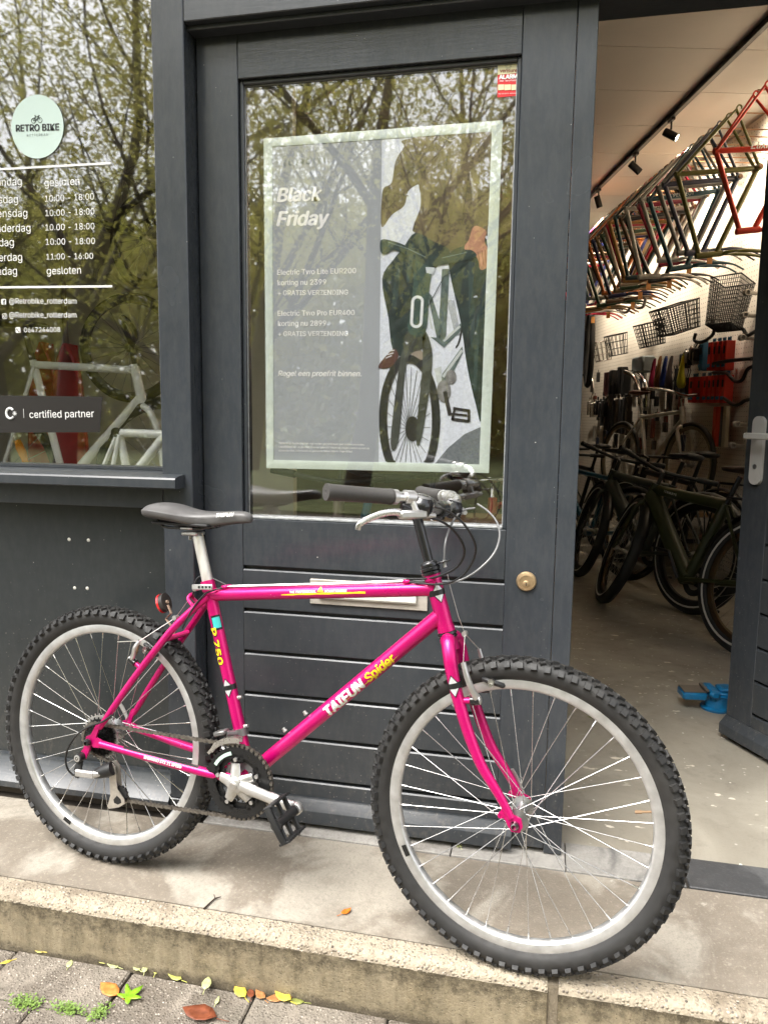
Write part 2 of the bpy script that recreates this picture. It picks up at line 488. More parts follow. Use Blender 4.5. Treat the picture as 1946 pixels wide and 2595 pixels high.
def kerb_face():
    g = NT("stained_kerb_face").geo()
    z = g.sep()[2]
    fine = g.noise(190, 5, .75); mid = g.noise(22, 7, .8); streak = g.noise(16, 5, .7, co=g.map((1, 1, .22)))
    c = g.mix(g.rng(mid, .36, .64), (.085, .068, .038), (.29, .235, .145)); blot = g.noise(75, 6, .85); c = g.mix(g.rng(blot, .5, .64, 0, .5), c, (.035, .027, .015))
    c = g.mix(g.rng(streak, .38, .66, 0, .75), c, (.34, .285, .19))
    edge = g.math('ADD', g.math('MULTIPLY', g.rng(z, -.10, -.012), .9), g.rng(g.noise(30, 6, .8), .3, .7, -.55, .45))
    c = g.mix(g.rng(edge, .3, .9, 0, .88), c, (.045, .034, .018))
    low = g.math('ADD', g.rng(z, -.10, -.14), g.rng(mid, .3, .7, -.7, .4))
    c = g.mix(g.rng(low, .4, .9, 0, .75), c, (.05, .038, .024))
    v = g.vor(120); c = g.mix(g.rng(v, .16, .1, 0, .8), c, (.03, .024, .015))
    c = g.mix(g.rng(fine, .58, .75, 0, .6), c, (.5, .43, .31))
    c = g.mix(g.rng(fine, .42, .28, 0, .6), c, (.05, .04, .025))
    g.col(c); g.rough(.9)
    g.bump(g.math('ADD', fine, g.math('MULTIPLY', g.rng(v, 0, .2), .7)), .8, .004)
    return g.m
KERB_FACE = kerb_face()
TILE = concrete("pavement_tile_concrete", (.245, .212, .172), (.15, .125, .098), .50, grain=240, agg=150, bump=.75, stain=(.13, .115, .09))
JOINT = concrete("dirty_joint_sand", (.045, .036, .026), (.03, .024, .018), .5, grain=300)
SLATE = concrete("scratched_slate", (.085, .085, .085), (.055, .055, .056), .5, grain=120, bump=.25, rough=.7)
SLATE_MID = concrete("dust_worn_slate", (.30, .285, .26), (.10, .098, .095), .47, grain=120, bump=.3)
SLATE_PALE = concrete("dusty_slate", (.36, .34, .31), (.25, .23, .205), .55, grain=120, bump=.3)
def shop_floor_mat():
    g = NT("shop_floor_concrete").geo()
    big = g.noise(1.6, 6, .65, dist=.8); mid = g.noise(9, 6, .7); fine = g.noise(160, 4)
    c = g.mix(g.rng(big, .32, .68), (.22, .198, .158), (.36, .33, .27))
    c = g.mix(g.rng(mid, .55, .75, 0, .45), c, (.11, .10, .08))
    sp = g.noise(15, 3, .5, co=g.map((1, 1.8, 1), rot=(0, 0, .6)))
    c = g.mix(g.math('MULTIPLY', g.rng(sp, .65, .68), g.rng(g.noise(4, 3), .42, .5)), c, (.66, .60, .50))
    v = g.vor(26); c = g.mix(g.math('MULTIPLY', g.rng(v, .12, .09), g.rng(g.noise(3, 2), .47, .52)), c, (.66, .62, .55))
    c = g.mix(g.rng(fine, .55, .8, 0, .3), c, (.1, .085, .06))
    g.col(c); g.rough(g.rng(mid, .3, .7, .45, .7)); g.bump(g.math('ADD', fine, mid), .15, .002)
    return g.m
SHOPFLOOR = shop_floor_mat()

# ================================================================== ground, kerb, step
FY, DY = -0.033, 0.03                      # front of the frames, front of the door leaf
KY = -0.43                                  # kerb front
PZ = -0.14                                  # pavement level
XL, XR = -3.6, 3.6
pave = MB()
pave.box(-60, 60, -60, KY-.001, PZ-.3, PZ-.012)
po = pave.build("pavement", JOINT, smooth=0); tag(po, kind="structure")
tile_meshes = []
def paving_tiles():
    ys = [KY-.004, -.575, -.878, -1.181, -1.484, -1.787]
    for r in range(len(ys)-1):
        y1, y0 = ys[r]-.002, ys[r+1]+.002
        off = -1.195-.305*8 + (.1525 if r % 2 else 0)
        if r == 0: off = -1.195-.305*8
        ms = []
        for k in range(4):
            mb = MB(); d = [random.uniform(-.002, .002) for _ in range(4)]
            mb.box(.0025, .3025, 0, y1-y0, -.05, 0, .004)
            ms.append(mb.mesh("paving_tile", 35)); ms[-1].materials.append(TILE)
        for k in range(22):
            x = off+k*.305
            if x > 3 or x < -3: continue
            o = bpy.data.objects.new("paving_tile", random.choice(ms)); link(o); o.parent = po
            o.location = (x+random.uniform(-.001, .001), y0, PZ+random.uniform(-.002, .0015))
            o.rotation_euler = (random.uniform(-.006, .006), random.uniform(-.006, .006), random.uniform(-.002, .002))
paving_tiles()
# road beyond the pavement, behind the camera
rd = MB(); rd.box(-60, 60, -7.5, -2.4, PZ-.12, PZ-.06); tag(rd.build("road", mat("street_asphalt", (.06, .06, .06), .9, var=.3, vscale=20), smooth=0), kind="structure")
gr = MB(); gr.box(-80, 80, -90, -7.6, PZ-.2, PZ+.02); tag(gr.build("grass_verge", mat("autumn_lawn", (.09, .11, .035), .95, var=.4, vscale=3), smooth=0), kind="structure")

# the step in front of the shop: slab + kerb nose stones
step = MB(); step.box(XL, XR, -.371, -.034, -.3, 0.0); so = step.build("shop_step", SLAB, smooth=0); tag(so, kind="structure")
def kerb_stone(x0, x1):
    # rounded, chipped nose: top band + face
    prof = [(-.3739, -.3), (-.3739, -.0008), (-.400, .0006), (-.4165, -.0012), (-.4245, -.0045), (-.4285, -.011), (-.4300, -.022)]
    mb = MB(); n = int((x1-x0)/.012)+2
    vs = []; K = len(prof)
    for i in range(n+1):
        x = x0+(x1-x0)*i/n
        for k, (y, z) in enumerate(prof):
            j = 0 if k < 2 else .0011
            vs.append((x, y+random.uniform(-j, j), z+random.uniform(-j, j)*.7))
    fs = [(i*K+k, (i+1)*K+k, (i+1)*K+k+1, i*K+k+1) for i in range(n) for k in range(K-1)]
    fs += [tuple(range(K)), tuple(n*K+k for k in range(K-1, -1, -1))]
    mb.add(vs, fs)
    a = mb.build("kerb_stone", KERB_TOP, so, smooth=60)
    fb = MB(); m = int((x1-x0)/.02)+2; vs = []
    zs = [-.0205, -.05, -.08, -.11, -.15]
    for i in range(m+1):
        x = x0+(x1-x0)*i/m
        for z in zs: vs.append((x, KY-.0006+random.uniform(-.0013, .0013), z))
    Kz = len(zs)
    fb.add(vs, [(i*Kz+k, (i+1)*Kz+k, (i+1)*Kz+k+1, i*Kz+k+1) for i in range(m) for k in range(Kz-1)])
    fb.add([(x0, KY, -.0205), (x0, -.38, -.0205), (x0, -.38, -.15), (x0, KY, -.15), (x1, KY, -.0205), (x1, -.38, -.0205), (x1, -.38, -.15), (x1, KY, -.15)], [(0, 1, 2, 3), (7, 6, 5, 4)])
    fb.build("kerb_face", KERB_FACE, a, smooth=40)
kerb_stone(XL, .052); kerb_stone(.074, XR)
jm = MB(); jm.box(.0525, .0735, -.426, -.376, -.105, -.006); jm.build("mortar_joint", concrete("kerb_mortar", (.2, .165, .115), (.11, .09, .06), .5, grain=200, bump=.8), so, smooth=0)
jl = MB(); jl.box(XL, XR, -.374, -.3708, -.02, -.002); jl.build("step_joint", JOINT, so, smooth=0)
# threshold stones
thr = MB(); thr.box(XL, XR, -.0335, .1005, -.3, -.004)
to = thr.build("threshold", JOINT, smooth=0); tag(to, kind="structure")
for (a, b, m) in ((-.905, -.62, SLATE_PALE), (-.617, -.2, SLATE_PALE), (-.197, .098, SLATE_PALE), (.1005, .392, SLATE_MID), (.398, .80, SLATE), (.804, 1.2, SLATE)):
    mb = MB(); mb.box(a, b, -.030, .0995, -.05, .0035, .002); mb.build("threshold_stone", m, to, smooth=0)
fl = MB(); fl.box(-3.4, 4.2, .1008, 12.5, -.3, 0.0); tag(fl.build("shop_floor", SHOPFLOOR, smooth=0), kind="structure")

# ================================================================== shop front: frame, window, panel
fr = empty("shop_front_frame", (-.96, FY, 0)); tag(fr, "dark grey painted timber frame around the shop window and doors", "door frame")
fr_inv = Matrix.Translation((.96, -FY, 0))
def fpart(mb, name, m=PAINT, parent=None, smooth=30):
    p = parent or fr
    o = mb.build(name, m, None, smooth)
    o.parent = p
    o.matrix_parent_inverse = p.matrix_world.inverted() if p.matrix_world != Matrix.Identity(4) else Matrix.Identity(4)
    return o
bpy.context.view_layer.update()
fpart(MB().box(-1.0025, -.9155, FY, .16, .066, 3.4, .0022), "post")
fpart(MB().box(-1.004, -.914, FY-.003, .16, 0.0, .0655, .002), "post_base", PAINT_D)
fpart(MB().box(-.9150, 1.155, FY+.0015, .16, 2.1235, 3.4, .0022), "head_board", PAINT_H)
fpart(MB().box(-.9150, 1.155, -.012, .03, 2.112, 2.1232, .0015), "head_bead", PAINT_H)
fpart(MB().box(1.155, 1.30, FY, .16, .0, 3.4, .0022), "post")
fpart(MB().box(-2.80, -2.66, FY, .16, .0, 3.4, .0022), "post")
fpart(MB().box(-2.66, -1.003, FY+.001, .16, 2.72, 3.4, .002), "head_board", PAINT_H)
fpart(MB().box(-2.66, -1.003, .012, .075, 2.66, 2.72, .002), "window_bead")
fpart(MB().box(-1.0175, -1.003, .012, .075, 1.0, 2.66, .0015), "window_bead")
# unseen wall above and beside, added to block light and close the shop
up = MB(); up.box(-6, 6, -.02, .25, 3.4, 7.5); up.box(1.30, 6, -.02, .25, 0, 3.4); up.box(-6, -2.80, -.02, .25, 0, 3.4)
tag(up.build("upper_wall", mat("brown_brick_wall", (.16, .085, .06), .9, var=.4, vscale=12), smooth=0), "unseen brown brick wall added around the shop front to block light", "wall")

# window sill, apron rail, panel, skirting
sl = MB()
sx0, sx1 = -2.70, -.9375
prof = [(.030, .9985), (.024, .9985), (-.070, .9895), (-.084, .9865), (-.087, .982), (-.087, .960), (-.083, .957), (-.060, .957), (.030, .957)]
K = len(prof)
def extr(mb, prof, x0, x1):
    K = len(prof); mb.add([(x0, y, z) for y, z in prof]+[(x1, y, z) for y, z in prof],
        [(i, (i+1) % K, K+(i+1) % K, K+i) for i in range(K)]+[tuple(range(K-1, -1, -1)), tuple(range(K, 2*K))]); return mb
extr(sl, prof, sx0, -1.0035)
extr(sl, [(-.0335, .9925), (-.070, .9897), (-.084, .9865), (-.087, .982), (-.087, .960), (-.083, .957), (-.0335, .957)], -1.0036, sx1)
w_ = fpart(sl, "window_sill", PAINT_H)
ap = MB(); ap.box(-2.70, -1.0035, FY+.002, .10, .897, .9565, .002); fpart(ap, "apron_rail", PAINT_H)
pn = MB(); pn.box(-2.70, -1.0035, .020, .07, .0, .8965); fpart(pn, "apron_panel", PAINT_D)
sk = MB(); extr(sk, [(.0195, .118), (.006, .118), (.003, .108), (-.040, .062), (-.045, .057), (-.045, .040), (-.042, .037), (.0195, .037)], -2.70, -1.0045)
fpart(sk, "skirting_board", PAINT_H)
sb = MB(); sb.box(-2.70, -1.0045, -.0075, .0195, 0.0, .0365); fpart(sb, "skirting_base", mat("damp_brown_base_board", (.06, .045, .032), .7, var=.4, vscale=20))
# filled screw holes on the panel
for (px, py) in ((176, 1367), (225, 1369), (190, 1490), (222, 1491)):
    p = onY(px, py, .0195)
    mb = MB(); mb.lathe([(0.0, -.0012), (.004, -.0008), (.0052, 0)], p, (0, 1, 0), 10); mb.lathe([(0, -.0022), (.0016, -.002), (.0018, -.0008)], p, (0, 1, 0), 8)
    fpart(mb, "filler_spot", mat("white_filler", (.6, .58, .52), .8, var=.4, vscale=300))
WY = .036
wg = MB(); wg.box(-2.655, -1.018, WY, WY+.006, 1.0, 2.655)
wo = fpart(wg, "window_pane", GLASS, smooth=0)
wb = MB(); wb.box(-2.66, -1.0175, .0125, .075, .9988, 1.006); fpart(wb, "window_bead", PAINT_H)

# ================================================================== door leaves
SLOT_Z = [.7295, .6090, .4885, .3680, .2475, .1270]
def door_leaf(root, W, sl_w, sr_w, glass_z0=.870, glass_z1=2.007, top=2.117, astragal=0):
    """local: x along the leaf, y = depth (face at 0, going in), z up"""
    T = .056
    MB().box(0, sl_w, 0, T, .018, top, .0015).build("stile", PAINT, root, 30)
    MB().box(W-sr_w, W, 0, T, .018, top, .0015).build("stile", PAINT, root, 30)
    a, b = sl_w+.0006, W-sr_w-.0006
    MB().box(a, b, .0006, T, glass_z1, top, .0015).build("top_rail", PAINT_G, root, 30)
    MB().box(a, b, .0006, T, SLOT_Z[0]+.0105, glass_z0, .0015).build("middle_rail", PAINT_G, root, 30)
    MB().box(a, b, .0145, T, .018, SLOT_Z[0]+.0104).build("backing_board", PAINT_D, root, 0)
    zs = SLOT_Z+[.018]
    for i in range(len(SLOT_Z)):
        zt, zb = SLOT_Z[i], (SLOT_Z[i+1]+.0105 if i+1 < len(SLOT_Z) else .018)
        mb = MB(); c = .0033
        # plank with a chamfered upper edge
        extr(mb, [(.0144, zt), (.0006+c, zt), (.0006, zt-c), (.0006, zb+.0012), (.0018, zb), (.0144, zb)], a, b)
        mb.build("plank", PAINT_H, root, 25)
    # rebate bevel round the glass
    for (x0, x1, z0, z1) in ((a, a+.010, glass_z0, glass_z1), (b-.010, b, glass_z0, glass_z1)):
        MB().box(x0, x1, .012, T-.004, z0, z1, .002).build("glazing_bead", PAINT, root, 30)
    MB().box(a+.0101, b-.0101, .012, T-.004, glass_z1-.010, glass_z1-.0002, .002).build("glazing_bead", PAINT_H, root, 30)
    MB().box(a+.0101, b-.0101, .009, T-.004, glass_z0+.0002, glass_z0+.008, .002).build("glazing_bead", SILVER_BEAD, root, 30)
    gp = MB(); gp.box(a+.004, b-.004, .024, .030, glass_z0+.004, glass_z1-.004); gp.build("glass_pane", GLASS, root, 0)
    gk = MB()
    for (x0, x1, z0, z1) in ((a+.0101, a+.0125, glass_z0+.008, glass_z1-.010), (b-.0125, b-.0101, glass_z0+.008, glass_z1-.010)):
        gk.box(x0, x1, .0215, .0238, z0, z1)
    gk.box(a+.0126, b-.0126, .0215, .0238, glass_z1-.0125, glass_z1-.0101)
    gk.build("glazing_gasket", SILVER_BEAD, root, 0)
    wbm = MB(); extr(wbm, [(0.0004, .084), (-.004, .084), (-.006, .080), (-.0285, .058), (-.0300, .0545), (-.0300, .021), (-.027, .0185), (-.0004, .0185)], a-.02 if False else 0.0015, W-sr_w+.04 if astragal else W)
    wbm.build("weather_bar", PAINT_H, root, 25)
    if astragal:
        MB().box(W+.0012, W+.0475, -.0012, .03, .006, top, .0015).build("meeting_strip", PAINT, root, 30)
leafL = empty("closed_door_leaf", (-.912, DY, 0)); tag(leafL, "closed dark grey door leaf with tall glass pane and horizontal planks", "door")
door_leaf(leafL, .9525, .1125, .1235, astragal=1)
# letter plate, lock
bpy.context.view_layer.update()
def world_child(o, p):
    bpy.context.view_layer.update(); o.parent = p; o.matrix_parent_inverse = p.matrix_world.inverted(); return o
ALU_OLD = mat("weathered_aluminium", (.50, .46, .40), .55, metal=.35, var=.18, vscale=25, rvar=.12)
BRASS = mat("worn_brass", (.55, .40, .23), .42, metal=.75, var=.2, vscale=60)
lb = MB(); z0, z1 = .6455, .7140; lb.box(-.604, -.2815, DY-.006, DY+.002, z0, z1, .0012)
lbo = lb.build("letter_plate", ALU_OLD); world_child(lbo, leafL)
fp = MB(); extr(fp, [(DY-.006, .703), (DY-.012, .700), (DY-.016, .668), (DY-.0135, .6635), (DY-.006, .6635)], -.578, -.3105)
fpo = fp.build("letter_flap", mat("pale_letter_flap", (.66, .64, .58), .5, metal=.2, var=.1, vscale=30)); world_child(fpo, lbo)
lk = onY(1333, 1473, DY)
mb = MB(); mb.lathe([(.0255, .001), (.0255, -.003), (.0225, -.0075), (.0165, -.009), (.0165, -.0075), (0, -.0075)], lk, (0, 1, 0), 32)
lko = mb.build("lock_cylinder", BRASS, None, 40); world_child(lko, leafL)
mb = MB(); mb.lathe([(.0080, -.0070), (.0080, -.0100), (.0068, -.0108), (0, -.0108)], lk+Vector((0, 0, -.005)), (0, 1, 0), 24); k1 = mb.build("key_core", BRASS, None, 40); world_child(k1, lko)
mb = MB(); mb.box(lk.x-.0009, lk.x+.0009, DY-.0112, DY-.010, lk.z-.010, lk.z-.001); k2 = mb.build("keyhole", GASKET, None, 0); world_child(k2, lko)

# ---- the open right leaf, hinged outside the picture
hd = Vector((.471, -.882, 0)).normalized()
fe = onZ(1836, 1852, .02); fe.z = 0
Mr = Matrix(((hd.x, -hd.y, 0, fe.x), (hd.y, hd.x, 0, fe.y), (0, 0, 1, 0), (0, 0, 0, 1)))
leafR = empty("open_door_leaf", mat=Mr); tag(leafR, "dark grey door leaf swung open into the shop with a steel handle", "door")
door_leaf(leafR, .92, .118, .112)
STEEL = mat("brushed_steel", (.62, .61, .59), .38, metal=.35, rvar=.08, vscale=40, stretch=(1, 1, .1))
mb = MB()
def rounded(w, h, r, n=6):
    out = []
    for cx, cy, a in ((w/2-r, h/2-r, 0), (-w/2+r, h/2-r, 90), (-w/2+r, -h/2+r, 180), (w/2-r, -h/2+r, 270)):
        for k in range(n+1):
            t = R_(a+90*k/n); out.append((cx+r*math.cos(t), cy+r*math.sin(t)))
    return out
hz = 1.075
mb.prism(rounded(.052, .235, .024), (.062, -.006, hz-.02), (1, 0, 0), (0, 0, 1), .012)
hpo = mb.build("handle_plate", STEEL, leafR, 30)
mb = MB(); mb.cyl((.062, -.010, hz+.03), (.062, -.055, hz+.03), .0095, 16); mb.box(.050, .185, -.062, -.048, hz+.019, hz+.041, .004); mb.build("handle", STEEL, hpo, 35)
mb = MB(); mb.cyl((.062, -.0115, hz-.075), (.062, -.0145, hz-.075), .0085, 16); mb.build("key_cylinder", mat("dark_steel", (.2, .2, .2), .4, metal=.8), hpo, 35)

# ================================================================== things stuck to or behind the glass
WHITE = mat("white_vinyl", (.88, .88, .86), .55)
MINT = mat("pale_mint_vinyl", (.60, .74, .68), .45)
INK = mat("dark_ink", (.03, .035, .035), .55)
INK_GREY = mat("grey_ink", (.2, .24, .23), .55)
def gl_text(name, body, a, b, Y, m, parent, **kw):
    """line of text from pixel a (baseline start) to pixel b (baseline end) on the plane y=Y"""
    A, B = onY(a[0], a[1], Y), onY(b[0], b[1], Y)
    ex = (B-A).normalized(); ey = Vector((0, -1, 0)).cross(ex).normalized()
    if ey.z < 0: ey = -ey
    t = flat_text(name, body, A, ex, ey, m, None, width=(B-A).length, **kw)
    if parent is not None: world_child(t, parent)
    return t
GW = WY-.0012
# opening hours lettering
hr = empty("opening_hours_lettering", onY(120, 600, GW)); tag(hr, "white opening hours and contact lines lettered on the left shop window", "lettering")
k = 1946/1659
def dpx(x, y): return (x*k, y*k)
rows = [("maandag", "gesloten", 48, 400, 97, 173, 402, 398), ("dinsdag", "10:00 - 18:00", 40, 438, 98, 204, 435, 430),
        ("woensdag", "10:00 - 18:00", 60, 468, 99, 205, 466, 462), ("donderdag", "10.00 - 18:00", 67, 500, 99, 205, 497, 494),
        ("vrijdag", "10:00 - 18:00", 31, 531, 100, 206, 528, 526), ("zaterdag", "11:00 - 16:00", 49, 563, 101, 202, 560, 558),
        ("zondag", "gesloten", 38, 593, 102, 176, 592, 590)]
for (d, h, dx, dy, a, b, ya, yb) in rows:
    V, F = text_mesh(d); wd = max(v[0] for v in V)-min(v[0] for v in V)
    Vh, Fh = text_mesh("gesloten"); wh = max(v[0] for v in Vh)-min(v[0] for v in Vh)
    wpx = 76*wd/wh
    gl_text("day_name", d, dpx(dx-wpx, dy+2), dpx(dx, dy), GW, WHITE, hr)
    gl_text("hours", h, dpx(a, ya+1), dpx(b, yb+1), GW, WHITE, hr)
for (ya, yb, xb) in ((366, 352.5, 240), (618.5, 618.5, 243)):
    A, B = onY(*dpx(-60, ya+3), GW), onY(*dpx(xb, yb), GW); ex = (B-A).normalized()
    mb = MB(); c = (A+B)/2; mb.obox(c, ex, Vector((0, 1, 0)), ex.cross(Vector((0, 1, 0))), (B-A).length, .0006, .0058); world_child(mb.build("rule", WHITE, None, 0), hr)
gl_text("contact_line", "@Retrobike_rotterdam", dpx(21, 656), dpx(166, 656), GW, WHITE, hr)
gl_text("contact_line", "@Retrobike_rotterdam", dpx(21, 686), dpx(166, 686), GW, WHITE, hr)
gl_text("contact_line", "0647244008", dpx(53, 718), dpx(131, 717), GW, WHITE, hr)
def icon(cx, cy, s, kind):
    c = onY(*dpx(cx, cy), GW); u = s/1659*k*0+s*.00098
    ex, ez = Vector((1, 0, 0)), Vector((0, 0, 1)); n = Vector((0, -1, 0))
    mb = MB()
    if kind == 'o':
        pts = [c+ex*p[0]+ez*p[1] for p in rounded(u*.86, u*.86, u*.24)]
        mb.tube(pts, u*.05, 6, closed=True); mb.tube([c+ex*(math.cos(t)*u*.21)+ez*(math.sin(t)*u*.21) for t in [i*.3927 for i in range(16)]], u*.05, 6, closed=True)
        mb.cyl(c+ex*u*.25+ez*u*.25-n*.0004, c+ex*u*.25+ez*u*.25+n*.0006, u*.05, 8)
    else:
        mb.prism(rounded(u*.95, u*.95, u*.2), c, ex, ez, .0006)
    o = mb.build("icon", WHITE, None, 0); world_child(o, hr)
    d = MB(); c2 = c+n*.0008
    if kind == 'f':
        d.tube([c2+ex*(u*.06)+ez*(-u*.46), c2+ex*(u*.06)+ez*(u*.12), c2+ex*(u*.14)+ez*(u*.26), c2+ex*(u*.28)+ez*(u*.28)], u*.075, 6); d.tube([c2+ex*(-u*.1), c2+ex*(u*.26)], u*.06, 6)
    elif kind == 'p':
        d.tube([c2+ex*(-u*.2)+ez*(u*.25), c2+ex*(-u*.16)+ez*(-u*.02), c2+ex*(u*.02)+ez*(-u*.2), c2+ex*(u*.26)+ez*(-u*.22)], [u*.1, u*.05, u*.05, u*.1], 6)
    if d.v:
        o2 = d.build("icon_mark", INK, None, 0); world_child(o2, o)
icon(9, 652, 17, 'f'); icon(11, 683, 17, 'o'); icon(40, 713, 17, 'p')
# round sign
cc = onY(*dpx(81.5, 274), GW-.0012)
rx = (onY(*dpx(138, 274), GW).x-onY(*dpx(25, 274), GW).x)/2; rz = (onY(*dpx(81, 205), GW).z-onY(*dpx(81, 343), GW).z)/2
rs = MB(); rs.prism([(math.cos(t)*rx, math.sin(t)*rz) for t in [i*math.pi/32 for i in range(64)]], cc, (1, 0, 0), (0, 0, 1), .001)
ro = rs.build("round_window_sticker", MINT, None, 0); tag(ro, "round pale mint sticker with bicycle drawing and shop name on window", "sticker")
GS = GW-.0026
gl_text("shop_name", "RETRO BIKE", dpx(35, 284), dpx(129, 281), GS, INK, ro, bold=.03)
gl_text("town_name", "ROTTERDAM", dpx(59, 295), dpx(105, 293), GS, INK_GREY, ro, space=1.25)
b0 = onY(*dpx(80, 256), GS); u = .0105
mb = MB(); E1, E3 = Vector((1, 0, 0)), Vector((0, 0, 1))
for sx in (-.95, .95): mb.tube([b0+E1*((sx+math.cos(t)*.62)*u)+E3*((-.45+math.sin(t)*.62)*u) for t in [i*.3927 for i in range(16)]], .0006, 5, closed=True)
for a, b in (((-.95, -.45), (-.4, .5)), ((-.4, .5), (.55, .5)), ((.55, .5), (-.1, -.45)), ((-.1, -.45), (-.95, -.45)), ((-.1, -.45), (-.45, .75)), ((.95, -.45), (.5, .75)), ((.5, .75), (.95, .7)), ((-.65, .78), (-.25, .78))):
    mb.tube([b0+E1*(a[0]*u)+E3*(a[1]*u), b0+E1*(b[0]*u)+E3*(b[1]*u)], .0006, 5)
world_child(mb.build("bicycle_drawing", INK, None, 0), ro)
# black certified partner strip
A, B, Cc, Dd = [onY(*dpx(*p), GW) for p in ((-80, 935), (216, 934), (222, 857), (-80, 853))]
mb = MB(); n_ = Vector((0, -.0005, 0)); mb.add([A, B, Cc, Dd, A+n_, B+n_, Cc+n_, Dd+n_], [(0, 1, 2, 3), (4, 5, 6, 7), (0, 1, 5, 4), (1, 2, 6, 5), (2, 3, 7, 6), (3, 0, 4, 7)])
cp = mb.build("partner_sticker", mat("black_vinyl", (.02, .017, .016), .35), None, 0); tag(cp, "long black sticker reading certified partner at the foot of the window", "sticker")
gl_text("lettering", "certified partner", dpx(65, 903), dpx(204, 901), GW-.0014, WHITE, cp)
c = onY(*dpx(23, 893), GW-.0014); mb = MB(); u = .0175
mb.tube([c+E1*(math.cos(t)*u*.72)+E3*(math.sin(t)*u*.85) for t in [R_(a) for a in range(40, 321, 20)]], u*.2, 8)
cs = c+E1*(u*.85)
for a in range(0, 180, 45): mb.tube([cs+E1*(math.cos(R_(a))*u*.4)+E3*(math.sin(R_(a))*u*.4), cs-E1*(math.cos(R_(a))*u*.4)-E3*(math.sin(R_(a))*u*.4)], u*.05, 5)
em = mb.build("emblem", WHITE, None, 0); em["kind"] = "stuff"; world_child(em, cp); mb = MB()
c = onY(*dpx(52, 893), GW-.0014); mb.tube([c-E3*.013, c+E3*.013], .0007, 5)
world_child(mb.build("emblem_bar", WHITE, None, 0), cp)
# alarm sticker at the top of the door glass
SYp = DY+.0232
RED = mat("red_print", (.62, .018, .022), .4); YEL = mat("pale_yellow_print", (.75, .70, .42), .4)
def quad(name, pts, Y, m, parent=None, t=.0006):
    P = [onY(*p, Y) for p in pts]; d = Vector((0, -t, 0)); n = len(P)
    mb = MB(); mb.add(P+[p+d for p in P], [tuple(range(n)), tuple(range(n, 2*n))]+[(i, (i+1) % n, n+(i+1) % n, n+i) for i in range(n)])
    o = mb.build(name, m, None, 0)
    if parent is not None: world_child(o, parent)
    return o
al = quad("alarm_sticker", [(1261.4, 158.6), (1313.4, 155.2), (1310, 243), (1259.7, 247)], SYp, RED); tag(al, "red and yellow alarm sticker in the top corner of the door glass", "sticker")
quad("yellow_field", [(1261.4, 158.6), (1313.4, 155.2), (1312.4, 185), (1260.8, 189.5)], SYp-.0008, YEL, al)
def z2(x, y): return (992.3+x/2.9625, 4.8+y/2.9625)
gl_text("maker_name", "verisure", z2(810, 530), z2(940, 526), SYp-.0018, mat("dark_red_print", (.25, .03, .02), .4), al, bold=.02)
gl_text("alarm_word", "ALARM", z2(803, 580), z2(943, 572), SYp-.0018, WHITE, al, bold=.05)
gl_text("small_print", "met ZeroVision", z2(810, 600), z2(935, 593), SYp-.0018, WHITE, al)
for (a, b) in ((798, 843), (846, 894), (898, 942)):
    quad("pictogram", [z2(a, 622), z2(b, 620), z2(b, 660), z2(a, 664)], SYp-.0008, YEL, al)
gl_text("small_print", "085 065 00 06  verisure.nl", z2(800, 694), z2(938, 688), SYp-.0018, WHITE, al)
pc = onY(*z2(875, 482), SYp-.0014); mb = MB(); mb.tube([pc+E1*(math.cos(R_(a))*.008)+E3*(math.sin(R_(a))*.008) for a in range(90, 450, 72)], .0004, 5, closed=True); mb.tube([pc+E1*(math.cos(R_(a))*.0045)+E3*(math.sin(R_(a))*.0045) for a in range(0, 360, 30)], .0004, 5, closed=True)
world_child(mb.build("maker_mark", INK_GREY, None, 0), al)
# ================================================================== poster behind the door glass
PY = DY+.0345
def zq(x, y): return (600+x/2.21143, 250+y/2.21143)
pp = empty("advertising_poster", onY(*zq(780, 2060), PY)); tag(pp, "framed bicycle sale poster with rider photo behind the door glass", "poster")
bpy.context.view_layer.update()
PFRAME = mat("mint_white_snap_frame", (.62, .70, .63), .38, var=.07, vscale=30, rvar=.1)
O = [(152, 225), (1490, 122), (1412, 2098), (168, 2070)]; I = [(200, 270), (1428, 185), (1358, 2050), (208, 2025)]
for i in range(4):
    j = (i+1) % 4
    P = [onY(*zq(*q), PY) for q in (O[i], O[j], I[j], I[i])]
    mb = MB(); d = Vector((0, -.0035, 0)); d2 = Vector((0, -.0015, 0))
    top = [P[0]+d2, P[1]+d2, P[2]+d2, P[3]+d2]
    mid = [P[0]*.5+P[3]*.5+d, P[1]*.5+P[2]*.5+d]
    mb.add(P+top+mid, [(0, 1, 2, 3), (0, 1, 5, 4), (3, 2, 6, 7), (4, 5, 9, 8), (8, 9, 6, 7), (0, 4, 8, 7, 3), (1, 5, 9, 6, 2)])
    world_child(mb.build("frame_bar", PFRAME, None, 60), pp)
_pl = [0]
def flat(name, polys, m, lift):
    mb = MB()
    for poly in polys:
        P = [onY(*zq(*q), PY) + Vector((0, -.0002*lift, 0)) for q in poly]
        mb.add(P, [tuple(range(len(P)))])
    me = bpy.data.meshes.new(name); me.from_pydata(mb.v, [], mb.f); me.update(); me.materials.append(m)
    o = bpy.data.objects.new(name, me); link(o); world_child(o, pp); return o
def pm(name, c, r=.45, **kw): return mat("print_"+name, c, r, **kw)
def sm(poly, n=4):
    return [(v.x, v.y) for v in catmull([(p[0], p[1], 0) for p in poly], n, closed=True)]
def line(a, b, w):
    dx, dy = b[0]-a[0], b[1]-a[1]; l = math.hypot(dx, dy); nx, ny = -dy/l*w/2, dx/l*w/2
    return [(a[0]+nx, a[1]+ny), (b[0]+nx, b[1]+ny), (b[0]-nx, b[1]-ny), (a[0]-nx, a[1]-ny)]
